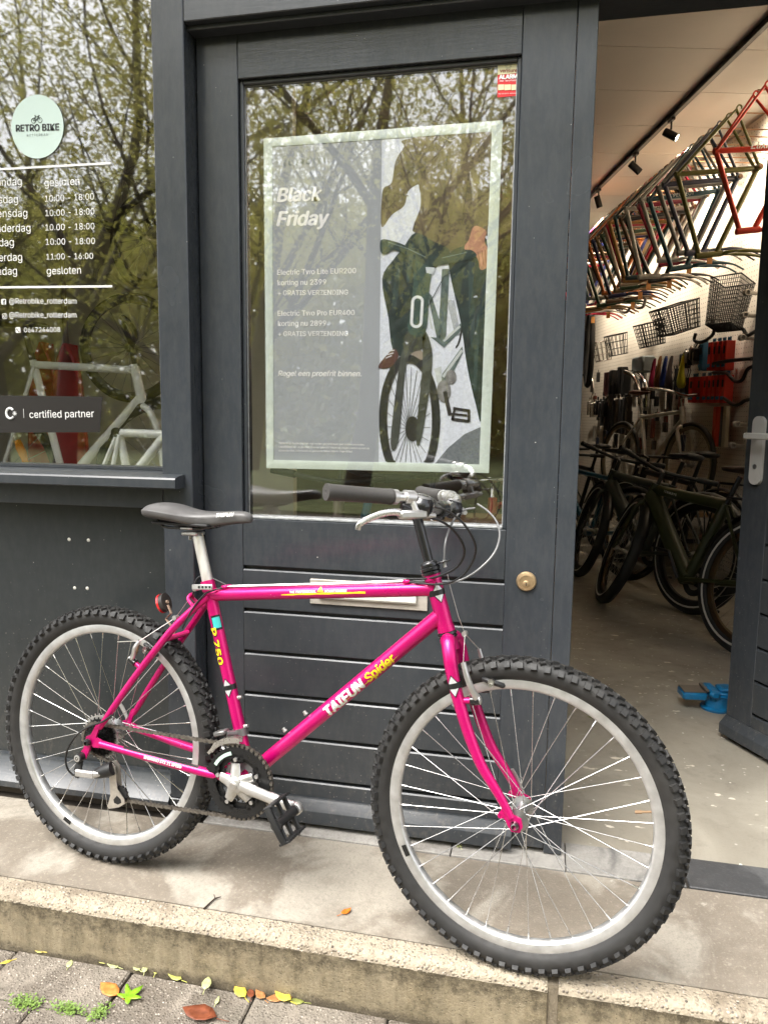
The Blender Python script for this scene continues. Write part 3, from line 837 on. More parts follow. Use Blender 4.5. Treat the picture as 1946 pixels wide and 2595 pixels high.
back = flat("poster_back", [[(198, 268), (1430, 183), (1360, 2052), (206, 2027)]], pm("grey", (.34, .37, .38)), 0)
gp_ = flat("printed_grey_panel", [[(200, 270), (813, 230), (795, 2040), (208, 2025)]], pm("grey_panel", (.34, .365, .385), var=.04, vscale=3), 1)
flat("printed_ground", [[(813, 230), (1428, 186), (1358, 2050), (795, 2040)]], pm("pale_ground", (.68, .72, .78), var=.13, vscale=160), 1)
flat("printed_ground_shadow", [[(1110, 2045), (1180, 1960), (1275, 1880), (1365, 1840), (1358, 2050)]], pm("ground_shadow", (.16, .18, .19), var=.3, vscale=160), 2)
def ell(cx, cy, rx, ry, a0=0, a1=360, n=40): return [(cx+rx*math.cos(R_(a0+(a1-a0)*i/n)), cy+ry*math.sin(R_(a0+(a1-a0)*i/n))) for i in range(n+1)]
def ring(cx, cy, rx, ry, w, a0, a1, n=40):
    o = ell(cx, cy, rx, ry, a0, a1, n); i = ell(cx, cy, rx-w, ry-w*1.15, a0, a1, n)
    return [[o[k], o[k+1], i[k+1], i[k]] for k in range(n)]
def clipc(poly):
    return [(min(max(x, 798), 1425), min(y, 2038)) for x, y in poly]
spk = [line((1180+7*k, 1130), (1225+5*k, 1330), 2.5) for k in range(6)]
flat("printed_spokes_rear", spk, pm("spoke", (.08, .1, .1)), 2)
flat("printed_jumper", [sm(q) for q in [[(960, 226), (1424, 188), (1405, 730), (1385, 770), (1200, 860), (1100, 800), (1000, 752), (988, 720), (1030, 600), (1022, 500), (1012, 482), (960, 520), (938, 600), (870, 650), (812, 720), (812, 560), (825, 500), (868, 470), (890, 350), (938, 270)]]], pm("jumper", (.12, .092, .048), var=.55, vscale=16), 3)
flat("printed_jumper_folds", [line((830, 520), (960, 545), 7), line((838, 500), (965, 515), 5), line((1000, 690), (990, 745), 8), line((890, 380), (985, 420), 5), line((1180, 300), (1150, 700), 9), line((1300, 420), (1260, 700), 7)], pm("jumper_fold", (.06, .045, .024)), 4)
flat("printed_collar", [line((1150, 215), (1200, 240), 6), line((1200, 240), (1255, 207), 6)], pm("collar", (.3, .26, .18)), 4)
flat("printed_trousers", [sm(q) for q in [[(930, 840), (1000, 752), (1100, 800), (1195, 862), (1075, 1000), (1040, 1200), (985, 1330), (930, 1440), (872, 1400), (850, 1230), (815, 1010), (880, 900)], [(1195, 862), (1290, 820), (1400, 790), (1395, 1200), (1372, 1780), (1340, 1720), (1290, 1500), (1255, 1260), (1190, 960)]]], pm("trousers", (.017, .034, .031), var=.6, vscale=17), 5)
flat("printed_hand", [sm(q) for q in [[(1330, 715), (1395, 740), (1388, 800), (1408, 850), (1402, 940), (1364, 957), (1345, 890), (1275, 842), (1300, 790)]]], pm("skin", (.47, .24, .14), var=.35, vscale=45), 6)
flat("printed_knuckles", [line((1352, 860), (1362, 940), 4), line((1372, 850), (1382, 935), 4), line((1390, 850), (1396, 925), 4)], pm("skin_fold", (.25, .11, .06)), 7)
flat("printed_frame", [[(1065, 1075), (1092, 1105), (1168, 1345), (1258, 1255), (1256, 1300), (1160, 1395), (1085, 1335), (1120, 1340)], [(1150, 955), (1192, 955), (1172, 1335), (1128, 1340)], [(1150, 1545), (1262, 1390), (1268, 1420), (1180, 1600), (1140, 1620)]], pm("grey_frame", (.10, .14, .13), var=.5, vscale=30), 7)
flat("printed_frame_highlight", [[(1070, 1170), (1098, 1290), (1088, 1290)], line((1158, 1360), (1250, 1275), 14), line((1155, 1560), (1262, 1410), 16), [(1105, 1515), (1145, 1500), (1150, 1620), (1125, 1600)]], pm("pale_frame", (.52, .56, .54)), 8)
flat("printed_tyre", [clipc(q) for q in ring(968, 1800, 172, 372, 42, 0, 360, 56)], pm("tyre", (.022, .025, .024), var=.3, vscale=120), 9)
flat("printed_spokes", [clipc(line((962, 1850), (962+122*math.cos(R_(a)), 1800+300*math.sin(R_(a))), 3)) for a in range(8, 368, 15)], pm("spoke2", (.06, .065, .06)), 8)
flat("printed_mudguard", [sm(q) for q in [[(955, 1425), (985, 1398), (1020, 1402), (1060, 1440), (1084, 1472), (1030, 1462), (990, 1440)]]], pm("mudguard", (.30, .25, .2)), 10)
flat("printed_fork", [sm(q) for q in [[(958, 1300), (1055, 1308), (1040, 1400), (985, 1425), (948, 1500), (905, 1920), (862, 1930), (902, 1560), (935, 1380)], [(1042, 1308), (1078, 1345), (1095, 1500), (1036, 1900), (1004, 1900), (1040, 1500)]]], pm("fork", (.06, .068, .056), var=.5, vscale=28), 11)
flat("printed_hub", [ell(985, 1850, 40, 70)], pm("hub", (.025, .025, .025)), 10)
flat("printed_head_tube", [sm(q) for q in [[(1004, 905), (1090, 925), (1078, 1080), (1056, 1312), (960, 1302), (985, 1100)]]], pm("head_tube", (.045, .085, .068), var=.5, vscale=22), 12)
flat("printed_handlebar", [sm(q) for q in [[(810, 793), (880, 800), (960, 830), (1050, 878), (1150, 885), (1220, 862), (1308, 848), (1342, 885), (1255, 912), (1150, 932), (1085, 940), (1035, 922), (960, 880), (880, 850), (840, 870), (808, 862)]]], pm("handlebar", (.022, .045, .04), var=.5, vscale=30), 13)
flat("printed_cables", [line((930, 880), (1000, 950), 4), line((1000, 950), (1028, 1060), 4), line((1320, 900), (1160, 1000), 4), line((1160, 1000), (1070, 1170), 4)], pm("cable", (.03, .05, .04)), 13)
flat("printed_lamp", [[(1058, 945), (1112, 948), (1100, 985), (1064, 978)]], pm("lamp", (.6, .65, .66)), 14)
bo = rounded(70, 182, 34, 6); bi = rounded(38, 150, 18, 6)
tl = lambda p: (1010+p[0]*.995+p[1]*-.085*-1*.0+(-p[1])*-.06, 1195-p[1]+p[0]*.03)
flat("printed_badge", [[tl(bo[i]), tl(bo[(i+1) % len(bo)]), tl(bi[(i+1) % len(bi)]), tl(bi[i])] for i in range(len(bo))], pm("badge", (.75, .78, .77)), 14)
flat("printed_shoe", [sm(q) for q in [[(799, 1490), (830, 1450), (880, 1402), (905, 1430), (900, 1460), (860, 1505), (800, 1512)]]], pm("shoe", (.10, .045, .035)), 10)
flat("printed_laces", [line((835, 1455), (868, 1440), 6), line((845, 1435), (880, 1425), 6), line((852, 1415), (885, 1410), 6)], pm("laces", (.7, .7, .68)), 11)
flat("printed_pedal", [line((1212, 1735), (1305, 1750), 16), line((1300, 1745), (1300, 1810), 16), line((1204, 1795), (1302, 1808), 16), line((1222, 1735), (1206, 1800), 14), line((1190, 1765), (1290, 1775), 12), line((1165, 1640), (1195, 1775), 22)], pm("pedal", (.03, .028, .026)), 10)
def pt(body, a, b, m=WHITE, **kw):
    kw.setdefault("bold", .02)
    t = gl_text("printed_line", body, zq(*a), zq(*b), PY-.0008, m, pp, **kw)
pt("VELORETTI", (227, 377), (497, 358), INK_GREY, space=1.45)
pt("Black", (224, 578), (480, 569), shear=.22, bold=.035)
pt("Friday", (222, 712), (520, 706), shear=.22, bold=.035)
pt("Electric Two Lite EUR200", (227, 988), (669, 978)); pt("korting nu 2399", (229, 1046), (502, 1041)); pt("+ GRATIS VERZENDING", (230, 1102), (624, 1098))
pt("Electric Two Pro EUR400", (230, 1217), (661, 1213)); pt("korting nu 2899", (232, 1274), (502, 1272)); pt("+ GRATIS VERZENDING", (232, 1331), (624, 1329))
pt("Regel een proefrit binnen.", (232, 1554), (700, 1556), shear=.2, bold=.025)
pt("Opmerking: Aanbieding kan niet worden gecombineerd met andere promoties.", (237, 1934), (716, 1944))
pt("Leasefietsen zijn uitgesloten. Onlangs gekocht? Neem bij vragen contact op met de", (237, 1955), (743, 1965))
pt("klantenservice. Commissies op geleverde fietsen blijven ongewijzigd.", (237, 1977), (650, 1982))

flat("printed_jumper_light", [sm(line((900, 400), (960, 300), 26)), sm(line((850, 560), (905, 500), 22)), sm(line((1080, 330), (1060, 620), 26)), sm(line((1230, 260), (1210, 520), 22)), sm(line((1340, 330), (1330, 640), 26))], pm("jumper_light", (.17, .135, .075), var=.4, vscale=30), 4)
flat("printed_trouser_light", [sm(line((905, 960), (880, 1180), 22)), sm(line((985, 830), (960, 1010), 20)), sm(line((1310, 930), (1320, 1350), 26)), sm(line((1350, 1250), (1335, 1600), 18))], pm("trouser_light", (.034, .062, .056), var=.5, vscale=30), 6)
flat("printed_bar_highlight", [line((850, 806), (960, 842), 5), line((960, 842), (1060, 890), 5), line((1150, 894), (1290, 862), 5)], pm("bar_highlight", (.16, .22, .20)), 14)
flat("printed_rear_tyre", ring(1218, 1215, 52, 190, 12, -75, 80, 24), pm("tyre", (.022, .025, .024)), 3)
flat("printed_motor", [ell(1160, 1640, 40, 62), ell(1200, 1560, 30, 40)], pm("motor", (.20, .20, .19), var=.5, vscale=60), 9)
flat("printed_tyre_side", ring(968, 1800, 134, 326, 9, 0, 360, 48) and [clipc(q) for q in ring(968, 1800, 134, 326, 9, 0, 360, 48)], pm("tyre_side", (.07, .068, .06)), 9)
# ================================================================== the pink mountain bike leaning on the door
RT = 0.332
_by, _bl = -0.14398, 0.0892
E1v = Vector((math.cos(_by), math.sin(_by), 0)); N0v = Vector((-math.sin(_by), math.cos(_by), 0))
E2v = Vector((0, 0, 1))*math.cos(_bl)+N0v*math.sin(_bl); NNv = -Vector((0, 0, 1))*math.sin(_bl)+N0v*math.cos(_bl)
BO = Vector((-1.0712, -.2210, .3308))                       # rear axle in the world
bike = empty("mountain_bike", mat=Matrix((E1v, NNv, E2v)).transposed().to_4x4().copy())
Mb = Matrix((E1v, NNv, E2v)).transposed().to_4x4(); Mb.translation = BO-E2v*RT
bike.matrix_world = Mb
tag(bike, "magenta mountain bike with knobbly tyres leaning against the grey door", "bicycle")
def L(u, v, w=0.0): return Vector((u, -w, v+RT))
def BP(px, py, w=0.0):
    p = onPlane(px, py, BO-NNv*w, NNv)-BO
    return L(p.dot(E1v), p.dot(E2v), w)
PINK = None
def pink_mat():
    g = NT("magenta_lacquer"); n = g.noise(1200, 2)
    c = g.mix(g.rng(n, .35, .65), (.51, .001, .12), (.67, .002, .18)); 
    v = g.vor(55); c = g.mix(g.math('MULTIPLY', g.rng(v, .055, .035), g.rng(g.noise(12, 2), .56, .6)), c, (.75, .6, .6))
    c = g.mix(g.rng(g.noise(9, 6, .75), .5, .8, 0, .35), c, (.30, .02, .07)); g.col(c); g.rough(g.rng(g.noise(20, 5), .3, .7, .26, .44)); g.b.inputs["Metallic"].default_value = .45; g.b.inputs["Coat Weight"].default_value = .35; g.b.inputs["Coat Roughness"].default_value = .07
    return g.m
PINK = pink_mat()
BLACK = mat("black_gloss", (.012, .012, .013), .22, coat=.4)
BLACKM = mat("black_matt_plastic", (.011, .011, .011), .5, var=.25, vscale=80, bump=.15, bscale=400)
RUBBER = mat("grip_rubber", (.05, .047, .044), .62, bump=.25, bscale=500, var=.1, vscale=40)
ALU = mat("polished_aluminium", (.74, .73, .70), .28, metal=1.0, rvar=.08, vscale=60)
ALU_P = mat("silver_painted_part", (.56, .55, .53), .36, metal=.8, rvar=.1, vscale=50, var=.08)
STEELS = mat("spoke_steel", (.66, .65, .63), .26, metal=1.0)
def tyre_mat(name, c):
    g = NT(name); n = g.noise(60, 5); dust = g.noise(11, 4)
    cc = g.mix(g.rng(n, .3, .7), tuple(x*.7 for x in c), tuple(x*1.4 for x in c)); cc = g.mix(g.rng(dust, .45, .75, 0, .35), cc, (.05, .046, .040))
    g.col(cc); g.rough(g.rng(n, .3, .7, .5, .75)); g.bump(g.noise(700, 2), .2, .0006); return g.m
TYRE = tyre_mat("tyre_rubber", (.009, .009, .0088)); TYRE_S = tyre_mat("tyre_sidewall", (.014, .0135, .013))
def rim_mat():
    g = NT("machined_rim"); g.b.inputs["Metallic"].default_value = .85
    x = g.sep(); r = g.math('SQRT', g.math('ADD', g.math('POWER', x[0], 2.0), g.math('POWER', x[2], 2.0)))
    w = g.N.new("ShaderNodeTexWave"); cmb = g.N.new("ShaderNodeCombineXYZ"); g.L.new(r, cmb.inputs[0]); w.inputs["Scale"].default_value = 180; g.L.new(cmb.outputs[0], w.inputs["Vector"])
    n = g.noise(40, 4)
    g.col(g.mix(g.rng(n, .3, .7), (.58, .58, .57), (.74, .74, .73))); g.rough(g.rng(n, .3, .7, .34, .5)); g.bump(w.outputs[1], .12, .0004); return g.m
RIMM = rim_mat()
YELLOW = mat("yellow_decal", (.85, .62, .02), .4); DWHITE = mat("white_decal", (.85, .85, .82), .4); DBLACK = mat("black_decal", (.01, .01, .01), .35); DSILV = mat("silver_decal", (.62, .62, .62), .3, metal=.4)
CYAN = mat("teal_decal", (.05, .45, .42), .3)

# ---------------------------------------------------------------- wheels
def tyre_mesh():
    mb = MB(); ax = (0, 1, 0); o = (0, 0, 0)
    prof = [(.2795, -.0095), (.284, -.0125), (.290, -.0185), (.299, -.0228), (.308, -.0236), (.317, -.0212), (.323, -.0155), (.3265, -.008), (.3275, 0)]
    prof = prof+[(r, -h) for r, h in reversed(prof[:-1])]
    mb.lathe(prof, o, ax, 96)
    me0 = MB(); me0.v = mb.v; me0.f = mb.f
    nside = len(mb.f)
    rnd = random.Random(3)
    N = 72
    def block(t, y, r0, r1, tang, lat, tilt, yaw, taper=.8):
        er = Vector((math.cos(t), 0, math.sin(t))); et = Vector((-math.sin(t), 0, math.cos(t))); ey = Vector((0, 1, 0))
        nrm = er*math.cos(tilt)+ey*math.sin(tilt); la = ey*math.cos(tilt)-er*math.sin(tilt)
        tg = et*math.cos(yaw)+la*math.sin(yaw); la2 = la*math.cos(yaw)-et*math.sin(yaw)
        c = er*r0+ey*y; vs = []
        for h, k in ((0, 1.0), (r1-r0, taper)):
            for a, b in ((-1, -1), (1, -1), (1, 1), (-1, 1)): vs.append(c+tg*(a*tang/2*k)+la2*(b*lat/2*k)+nrm*h)
        mb.add(vs, [(4, 5, 6, 7), (0, 1, 5, 4), (1, 2, 6, 5), (2, 3, 7, 6), (3, 0, 4, 7)])
    for i in range(N):
        t = 2*math.pi*i/N; h = math.pi/N
        for s in (-1, 1):
            t2 = t+(h if s > 0 else 0)
            block(t2, s*.0203, .3150, .3230, .0132, .0150, s*.95, s*.10, .88)
            block(t2+h*.9, s*.0118, .3230, .3297, .0130, .0085, s*.40, s*.55, .82)
            block(t2+h*.2, s*.0042, .3258, .3325, .0160, .0066, s*.08, -s*.5, .84)
    me = mb.mesh("tyre", 32)
    me.materials.append(TYRE); me.materials.append(TYRE_S)
    for i, p in enumerate(me.polygons):
        c = p.center; r = math.hypot(c.x, c.z)
        if i < nside and r < .316: p.material_index = 1
    return me
TYRE_ME = tyre_mesh()
def rim_mesh():
    prof = [(.2835, -.0105), (.2860, -.0112), (.2862, -.0125), (.2845, -.0130), (.2760, -.0128), (.2690, -.0122), (.2660, -.0108), (.2632, -.0070), (.2622, 0), (.2632, .0070), (.2660, .0108), (.2690, .0122), (.2760, .0128), (.2845, .0130), (.2862, .0125), (.2860, .0112), (.2835, .0105)]
    me = MB().lathe(prof, (0, 0, 0), (0, 1, 0), 120, closed=True).mesh("rim", 40); me.materials.append(RIMM); return me
RIM_ME = rim_mesh()
def spoke_mesh(yf, rf, sgn, ang):
    a = R_(ang)*sgn
    P0 = Vector((math.cos(a)*rf, yf, math.sin(a)*rf)); P1 = Vector((.2622, math.copysign(.002, yf), 0))
    d = (P1-P0).normalized(); mb = MB(); mb.tube([P0, P1-d*.013], .00088, 6); mb.tube([P1-d*.014, P1+d*.002], .0019, 6)
    me = mb.mesh("spoke", 60); me.materials.append(STEELS); return me
def make_wheel(name, u, front, rot):
    w = empty(name, L(u, 0), bike)
    hub_rot = R_(rot)
    o = obj("tyre", TYRE_ME, None, w); o.rotation_euler = (0, hub_rot, 0)
    o = obj("rim", RIM_ME, None, w)
    yn, yf = (-.034, .034) if front else (-.018, .036)       # near flange (-y), far flange
    rf = .0195 if front else .0225
    ms = {(s, d): spoke_mesh(yn if s < 0 else yf, rf, d, 62) for s in (-1, 1) for d in (-1, 1)}
    for i in range(36):
        s = -1 if i % 2 == 0 else 1; d = -1 if (i//2) % 2 == 0 else 1
        o = obj("spoke", ms[(s, d)], None, w); o.rotation_euler = (0, hub_rot+2*math.pi*i/36, 0)
    hb = MB(); ax = (0, 1, 0)
    hb.lathe([(.005, yn-.026), (.0105, yn-.024), (.0115, yn-.006), (rf+.004, yn-.0025), (rf+.0045, yn+.0015), (.0145, yn+.005), (.012, 0), (.0145, yf-.005), (rf+.0045, yf-.0015), (rf+.004, yf+.0025), (.0115, yf+.006), (.0105, yf+.02), (.005, yf+.022)], (0, 0, 0), ax, 32)
    hb.build("hub", mat("grey_hub_alloy", (.33, .33, .33), .3, metal=.9, rvar=.1, vscale=60), w, 35)
    vm = MB(); t = R_(rot+5); er = Vector((math.cos(t), 0, -math.sin(t)))
    vm.cyl(er*.2635, er*.2435, .0026, 8); vm.cyl(er*.2440, er*.2310, .0040, 8, .0036)
    vm.build("valve", mat("valve_brass", (.25, .16, .09), .5, metal=.4), w)
    return w
rearw = make_wheel("wheel", 0, False, -75)
frontw = make_wheel("wheel", 1.0645, True, -17)
# rim stickers
for w, a in ((rearw, 112), (frontw, 150)):
    mb = MB(); t0 = R_(a); n = 5
    vs = []
    for i in range(n+1):
        t = t0+.09*i/n; c_, s_ = math.cos(t), -math.sin(t)
        vs += [(c_*.2672, -.0128, s_*.2672), (c_*.2780, -.0135, s_*.2780)]
    mb.add(vs, [(2*i, 2*i+2, 2*i+3, 2*i+1) for i in range(n)]); mb.build("rim_sticker", DBLACK, w, 0)

# ---------------------------------------------------------------- frame
BBu, BBv = .42, -.033
ST = (.285, .42)
fm = MB()
bb, stt = L(BBu, BBv), L(*ST)
ht_t, ht_b = L(.8495, .4855), L(.8885, .3655)
fm.tube([bb, stt], .0148, 20); fm.tube([stt+(stt-bb).normalized()*-.022, stt+(stt-bb).normalized()*.003], .0172, 20)
fm.tube([ht_t, ht_b], .0178, 22); fm.tube([ht_t, ht_t+(ht_b-ht_t)*.1], .0192, 22); fm.tube([ht_b+(ht_t-ht_b)*.09, ht_b], .0192, 22)
TT0, TT1 = L(.2955, .3895), L(.8560, .4545)
fm.tube([TT0, TT1], .0157, 20)
DT0, DT1 = L(BBu+.006, BBv+.006), L(.8720, .3975)
fm.tube([DT0, DT1], .0174, 22)
fm.tube([L(BBu, BBv, .036), L(BBu, BBv, -.036)], .0200, 22)
def stay(s):
    m = MB()
    fm.tube(catmull([L(.296, .388, s*.011), L(.262, .354, s*.024), L(.225, .312, s*.040), L(.190, .268, s*.046), L(.115, .168, s*.055), L(.028, .038, s*.064)], 4), [.0085, .0088, .009]+[.0088]*12+[.0082]*5+[.0068], 12)
    fm.tube(catmull([L(.405, -.032, s*.030), L(.360, -.0295, s*.043), L(.310, -.026, s*.0475), L(.16, -.0135, s*.056), L(.032, -.001, s*.065)], 4), [.0108]*5+[.0112]*4+[.0105]*4+[.0090]*4, 12)
    # dropout plate
    fm.prism([(-.012, -.006), (-.010, .012), (.004, .018), (.022, .050), (.032, .046), (.020, .014), (.040, .006), (.040, -.010), (.014, -.012), (.004, -.006), (-.002, -.016), (-.012, -.018)], L(0, .0, s*.0655), (1, 0, 0), (0, 0, 1), .006)
for s in (1, -1): stay(s)
fm.tube([L(.196, .275, .046), L(.196, .275, -.046)], .0062, 10)          # seat stay bridge
fm.tube([L(.345, -.028, .044), L(.345, -.028, -.044)], .0065, 10)        # chain stay bridge
fm.tube([L(.197, .276, .035), L(.232, .291, .0), L(.197, .276, -.035)], .0058, 8)
fm.tube(catmull([L(.262, .354, .016), L(.238, .374, .010), L(.240, .385, 0), L(.238, .374, -.010), L(.262, .354, -.016)], 4), .0045, 8)  # cable hanger loop
# cantilever bosses
for s in (1, -1): fm.tube([L(.137, .198, s*.049), L(.118, .210, s*.049)], .0065, 10)
frame = fm.build("frame", PINK, bike, 40)
# derailleur hanger
mb = MB(); mb.prism([(-.012, -.004), (.006, -.008), (.002, -.022), (-.010, -.046), (-.026, -.046), (-.028, -.034), (-.016, -.020)], L(0, 0, .0665), (1, 0, 0), (0, 0, 1), .0065); mb.build("derailleur_hanger", PINK, frame, 30)
# cable guides on the top tube
tdir = (TT1-TT0).normalized(); tup = Vector((0, 1, 0)).cross(tdir); tup = tup if tup.z > 0 else -tup
def tt(s, up, w): return TT0+tdir*s+tup*up+Vector((0, -w, 0))
for s in (.045, .505):
    mb = MB()
    for w in (-.009, 0, .009): mb.obox(tt(s, .0185, w), tdir, Vector((0, 1, 0)), tup, .017, .0075, .008, .002)
    mb.build("cable_guide", PINK, frame, 40)
for (a, b, c, d) in ((.4498+.073, .0745, .0, 0), (.4498+.125, .1225, 0, 0)):
    p = L(a, b); 
    mb = MB(); up2 = (Vector((0, 1, 0)).cross((DT1-DT0).normalized())); up2 = up2 if up2.z > 0 else -up2
    base = p+up2*.0165; mb.cyl(base, base+up2*.004, .0055, 10); mb.cyl(base+up2*.004, base+up2*.010, .0042, 10); mb.build("bottle_boss", ALU_P, frame, 40)
sd_ = (stt-bb).normalized(); fw = sd_.cross(Vector((0, 1, 0))); fw = fw if fw.x > 0 else -fw
for s in (.115, .185):
    base = bb+sd_*s+fw*.0145; mb = MB(); mb.cyl(base, base+fw*.004, .0055, 10); mb.cyl(base+fw*.004, base+fw*.010, .0042, 10); mb.build("bottle_boss", ALU_P, frame, 40)
# seat clamp quick release with drilled lever
cl = MB(); c0 = stt+sd_*-.010; cl.tube([c0-fw*.022+Vector((0, .024, 0)), c0-fw*.022+Vector((0, -.028, 0))], .0060, 12); clo = cl.build("seat_clamp_bolt", ALU, frame, 40)
lv = MB(); a = c0-fw*.028+Vector((0, -.030, .006)); b = c0+fw*.036+Vector((0, -.036, -.006))
dv = (b-a).normalized(); lu = Vector((0, -1, 0)); lw_ = dv.cross(lu)
lv.obox((a+b)/2, dv, lu, lw_, (b-a).length, .0045, .014, .002)
lvo = lv.build("quick_release_lever", ALU_P, frame, 40)
hl = MB()
for i in range(4):
    c = a.lerp(b, .38+.17*i); hl.cyl(c+lu*.0022, c+lu*.0027, .0034-.0002*i, 10)
hl.build("lever_holes", DBLACK, lvo, 40)
# decals
NEAR = Vector((0, -1, 0))
dd = (DT1-DT0).normalized(); du = NEAR.cross(dd); du = du if du.z > 0 else -du
Ld = (DT1-DT0).length
tube_text("maker_decal", "TAIFUN", DT0, dd, du, NEAR, .0174, .262, DWHITE, frame, .122, shear=.18, bold=.045)
tube_text("model_decal", "Spider", DT0, dd, du, NEAR, .0174, .392, YELLOW, frame, .088, shear=.18, bold=.03)
tube_patch("underline_decal", [(.0, -.0015), (.20, -.0008), (.228, .0025), (.2, .0022), (.12, .0004), (0, -.0003)], DT0, dd, du, NEAR, .0174, .262, YELLOW, frame, phi=-.66)
tube_text("slogan_decal", "THE PROFESSIONAL", TT0, tdir, tup, NEAR, .0157, .222, DWHITE, frame, .068, bold=.03, phi=.25)
tube_text("slogan_decal", "MOUNTAINBIKE", TT0, tdir, tup, NEAR, .0157, .311, DWHITE, frame, .055, bold=.03, phi=.25)
tube_patch("peak_decal", [(0, 0), (.016, 0), (.008, .0135)], TT0, tdir, tup, NEAR, .0157, .292, YELLOW, frame, phi=.1)
pts = [(-.005+.21*i/14, -.001-.0014*((i*7) % 3)/3) for i in range(15)]; pts2 = [(-.005+.21*i/14, .001+.0022*min(1, i/5)*(.6+.4*((i*5) % 3)/2)) for i in range(14, -1, -1)]
tube_patch("streak_decal", pts+pts2, TT0, tdir, tup, NEAR, .0157, .205, YELLOW, frame, phi=-.18)
tube_text("number_decal", "P 750", bb, -sd_, fw, NEAR, .0148, -.362, DBLACK, frame, .0925, bold=.075, phi=-.05, hs=.70)
tube_text("number_decal", "P 750", bb, -sd_, fw, NEAR, .0152, -.361, YELLOW, frame, .090, bold=.03, phi=-.05, hs=.70)
def diamond(A, T, U, r, s0, parent, body="TAIFUN", phi=0.0):
    tube_patch("badge_band", [(-.0065, -.026), (.0065, -.026), (.0065, .026), (-.0065, .026)], A, T, U, NEAR, r, s0, DBLACK, parent, phi, .0003)
    tube_patch("badge_edge", [(-.0235, 0), (0, -.0150), (.0235, 0), (0, .0150)], A, T, U, NEAR, r, s0, DBLACK, parent, phi, .0006)
    tube_patch("badge_diamond", [(-.0205, 0), (0, -.0128), (.0205, 0), (0, .0128)], A, T, U, NEAR, r, s0, DSILV, parent, phi, .0009)
    tube_patch("badge_stripe", [(-.0055, -.0130), (.0055, -.0130), (.0055, .0130), (-.0055, .0130)], A, T, U, NEAR, r, s0, DBLACK, parent, phi, .0012)
diamond(bb, sd_, fw, .0148, .214, frame)
tube_text("badge_text", "TAIFUN", bb+sd_*.212, fw, sd_, NEAR, .0148, -.0105, DWHITE, frame, .021, bold=.03, shear=.2) if False else None
hd_ = (ht_t-ht_b).normalized(); hf = hd_.cross(Vector((0, 1, 0))); hf = hf if hf.x > 0 else -hf
diamond(ht_b, hd_, hf, .0178, .086, frame, phi=.55)
tube_patch("shop_sticker_edge", [(-.018, -.0120), (.018, -.0120), (.018, .0120), (-.018, .0120)], bb, sd_, fw, NEAR, .0148, .372, DBLACK, frame, phi=.62)
tube_patch("shop_sticker", [(-.013, -.0095), (.013, -.0095), (.013, .0095), (-.013, .0095)], bb, sd_, fw, NEAR, .0148, .372, CYAN, frame, phi=.62, lift=.0008)
csA, csB = L(.310, -.026, .0475), L(.16, -.0135, .056); cd = (csA-csB).normalized(); cu_ = NEAR.cross(cd); cu_ = cu_ if cu_.z > 0 else -cu_
tube_text("groupset_decal", "SHIMANO STX 21 SPEED", csB, cd, cu_, (NEAR-cd*NEAR.dot(cd)).normalized(), .0108, .004, DWHITE, frame, .105, bold=.03, phi=.35)
tube_patch("chainstay_guard", [(-.06, -.004), (.15, -.004), (.15, .004), (-.06, .004)], csB, cd, cu_, (NEAR-cd*NEAR.dot(cd)).normalized(), .0108, 0, DBLACK, frame, phi=1.25)

# ---------------------------------------------------------------- headset + fork
hs_ = MB()
hs_.lathe([(.0165, 0), (.0215, .001), (.0220, .006), (.0185, .008), (.0215, .0095), (.0222, .015), (.0190, .018), (.0195, .022), (.0185, .026), (.0150, .029), (.0125, .030)], ht_t, hd_, 28)
hs_.build("headset", BLACK, bike, 40); hs_ = MB()
hs_.lathe([(.0165, 0), (.0205, -.001), (.0210, -.006), (.0185, -.008), (.0210, -.0095), (.0205, -.013), (.0165, -.0145)], ht_b, hd_, 28)
hs_.build("headset", BLACK, bike, 40)
mb = MB(); c = ht_t+hd_*.0205; mb.obox(c+hf*.030, hf, Vector((0, 1, 0)), hd_, .034, .020, .004, .0015); mb.lathe([(.0155, -.002), (.0205, -.002), (.0205, .002), (.0155, .002)], c, hd_, 24, closed=True)
mb.build("cable_hanger", BLACK, bike, 40)
fk = MB(); cr = ht_b-hd_*.0145
for s in (1, -1):
    pts = [cr+hd_*-.004+Vector((0, -s*.010, 0)), L(.9005, .349, s*.028), L(.9085, .325, s*.0425), L(.9165, .293, s*.048), L(.9325, .241, s*.0515), L(.9580, .173, s*.0535), L(.9880, .1109, s*.0545), L(1.0165, .0713, s*.055), L(1.0400, .038, s*.0555), L(1.0560, .0125, s*.056)]
    P = catmull(pts, 4); rr = [.0165-.0086*(i/(len(P)-1))**1.15 for i in range(len(P))]; rr[0] = .0168
    fk.tube(P, rr, 16)
    fk.prism([(-.030, .026), (-.018, .034), (-.004, .020), (.012, .015), (.016, 0), (.010, -.013), (-.006, -.014), (-.014, -.004), (-.020, .008), (-.032, .014)], L(1.0645, 0, s*.057), (1, 0, 0), (0, 0, 1), .0055)
    fk.lathe([(.003, -.004), (.0062, -.004), (.0062, .004), (.003, .004)], L(1.0350, .0150, s*.057), (0, 1, 0), 14, closed=True)
    fk.tube([L(.9335, .2335, s*.050), L(.962, .2385, s*.050)], .0068, 12)
fk.tube([cr+hd_*.002, cr-hd_*.026], .0178, 20)
fork = fk.build("fork", PINK, bike, 45)
fa, fb_ = L(.9165, .293, .048), L(.9325, .241, .0515); fd = (fb_-fa).normalized(); fu_ = NEAR.cross(fd); fu_ = -fu_ if fu_.x < 0 else fu_
diamond(fa, -fd, fu_, .0142, -.028, fork)
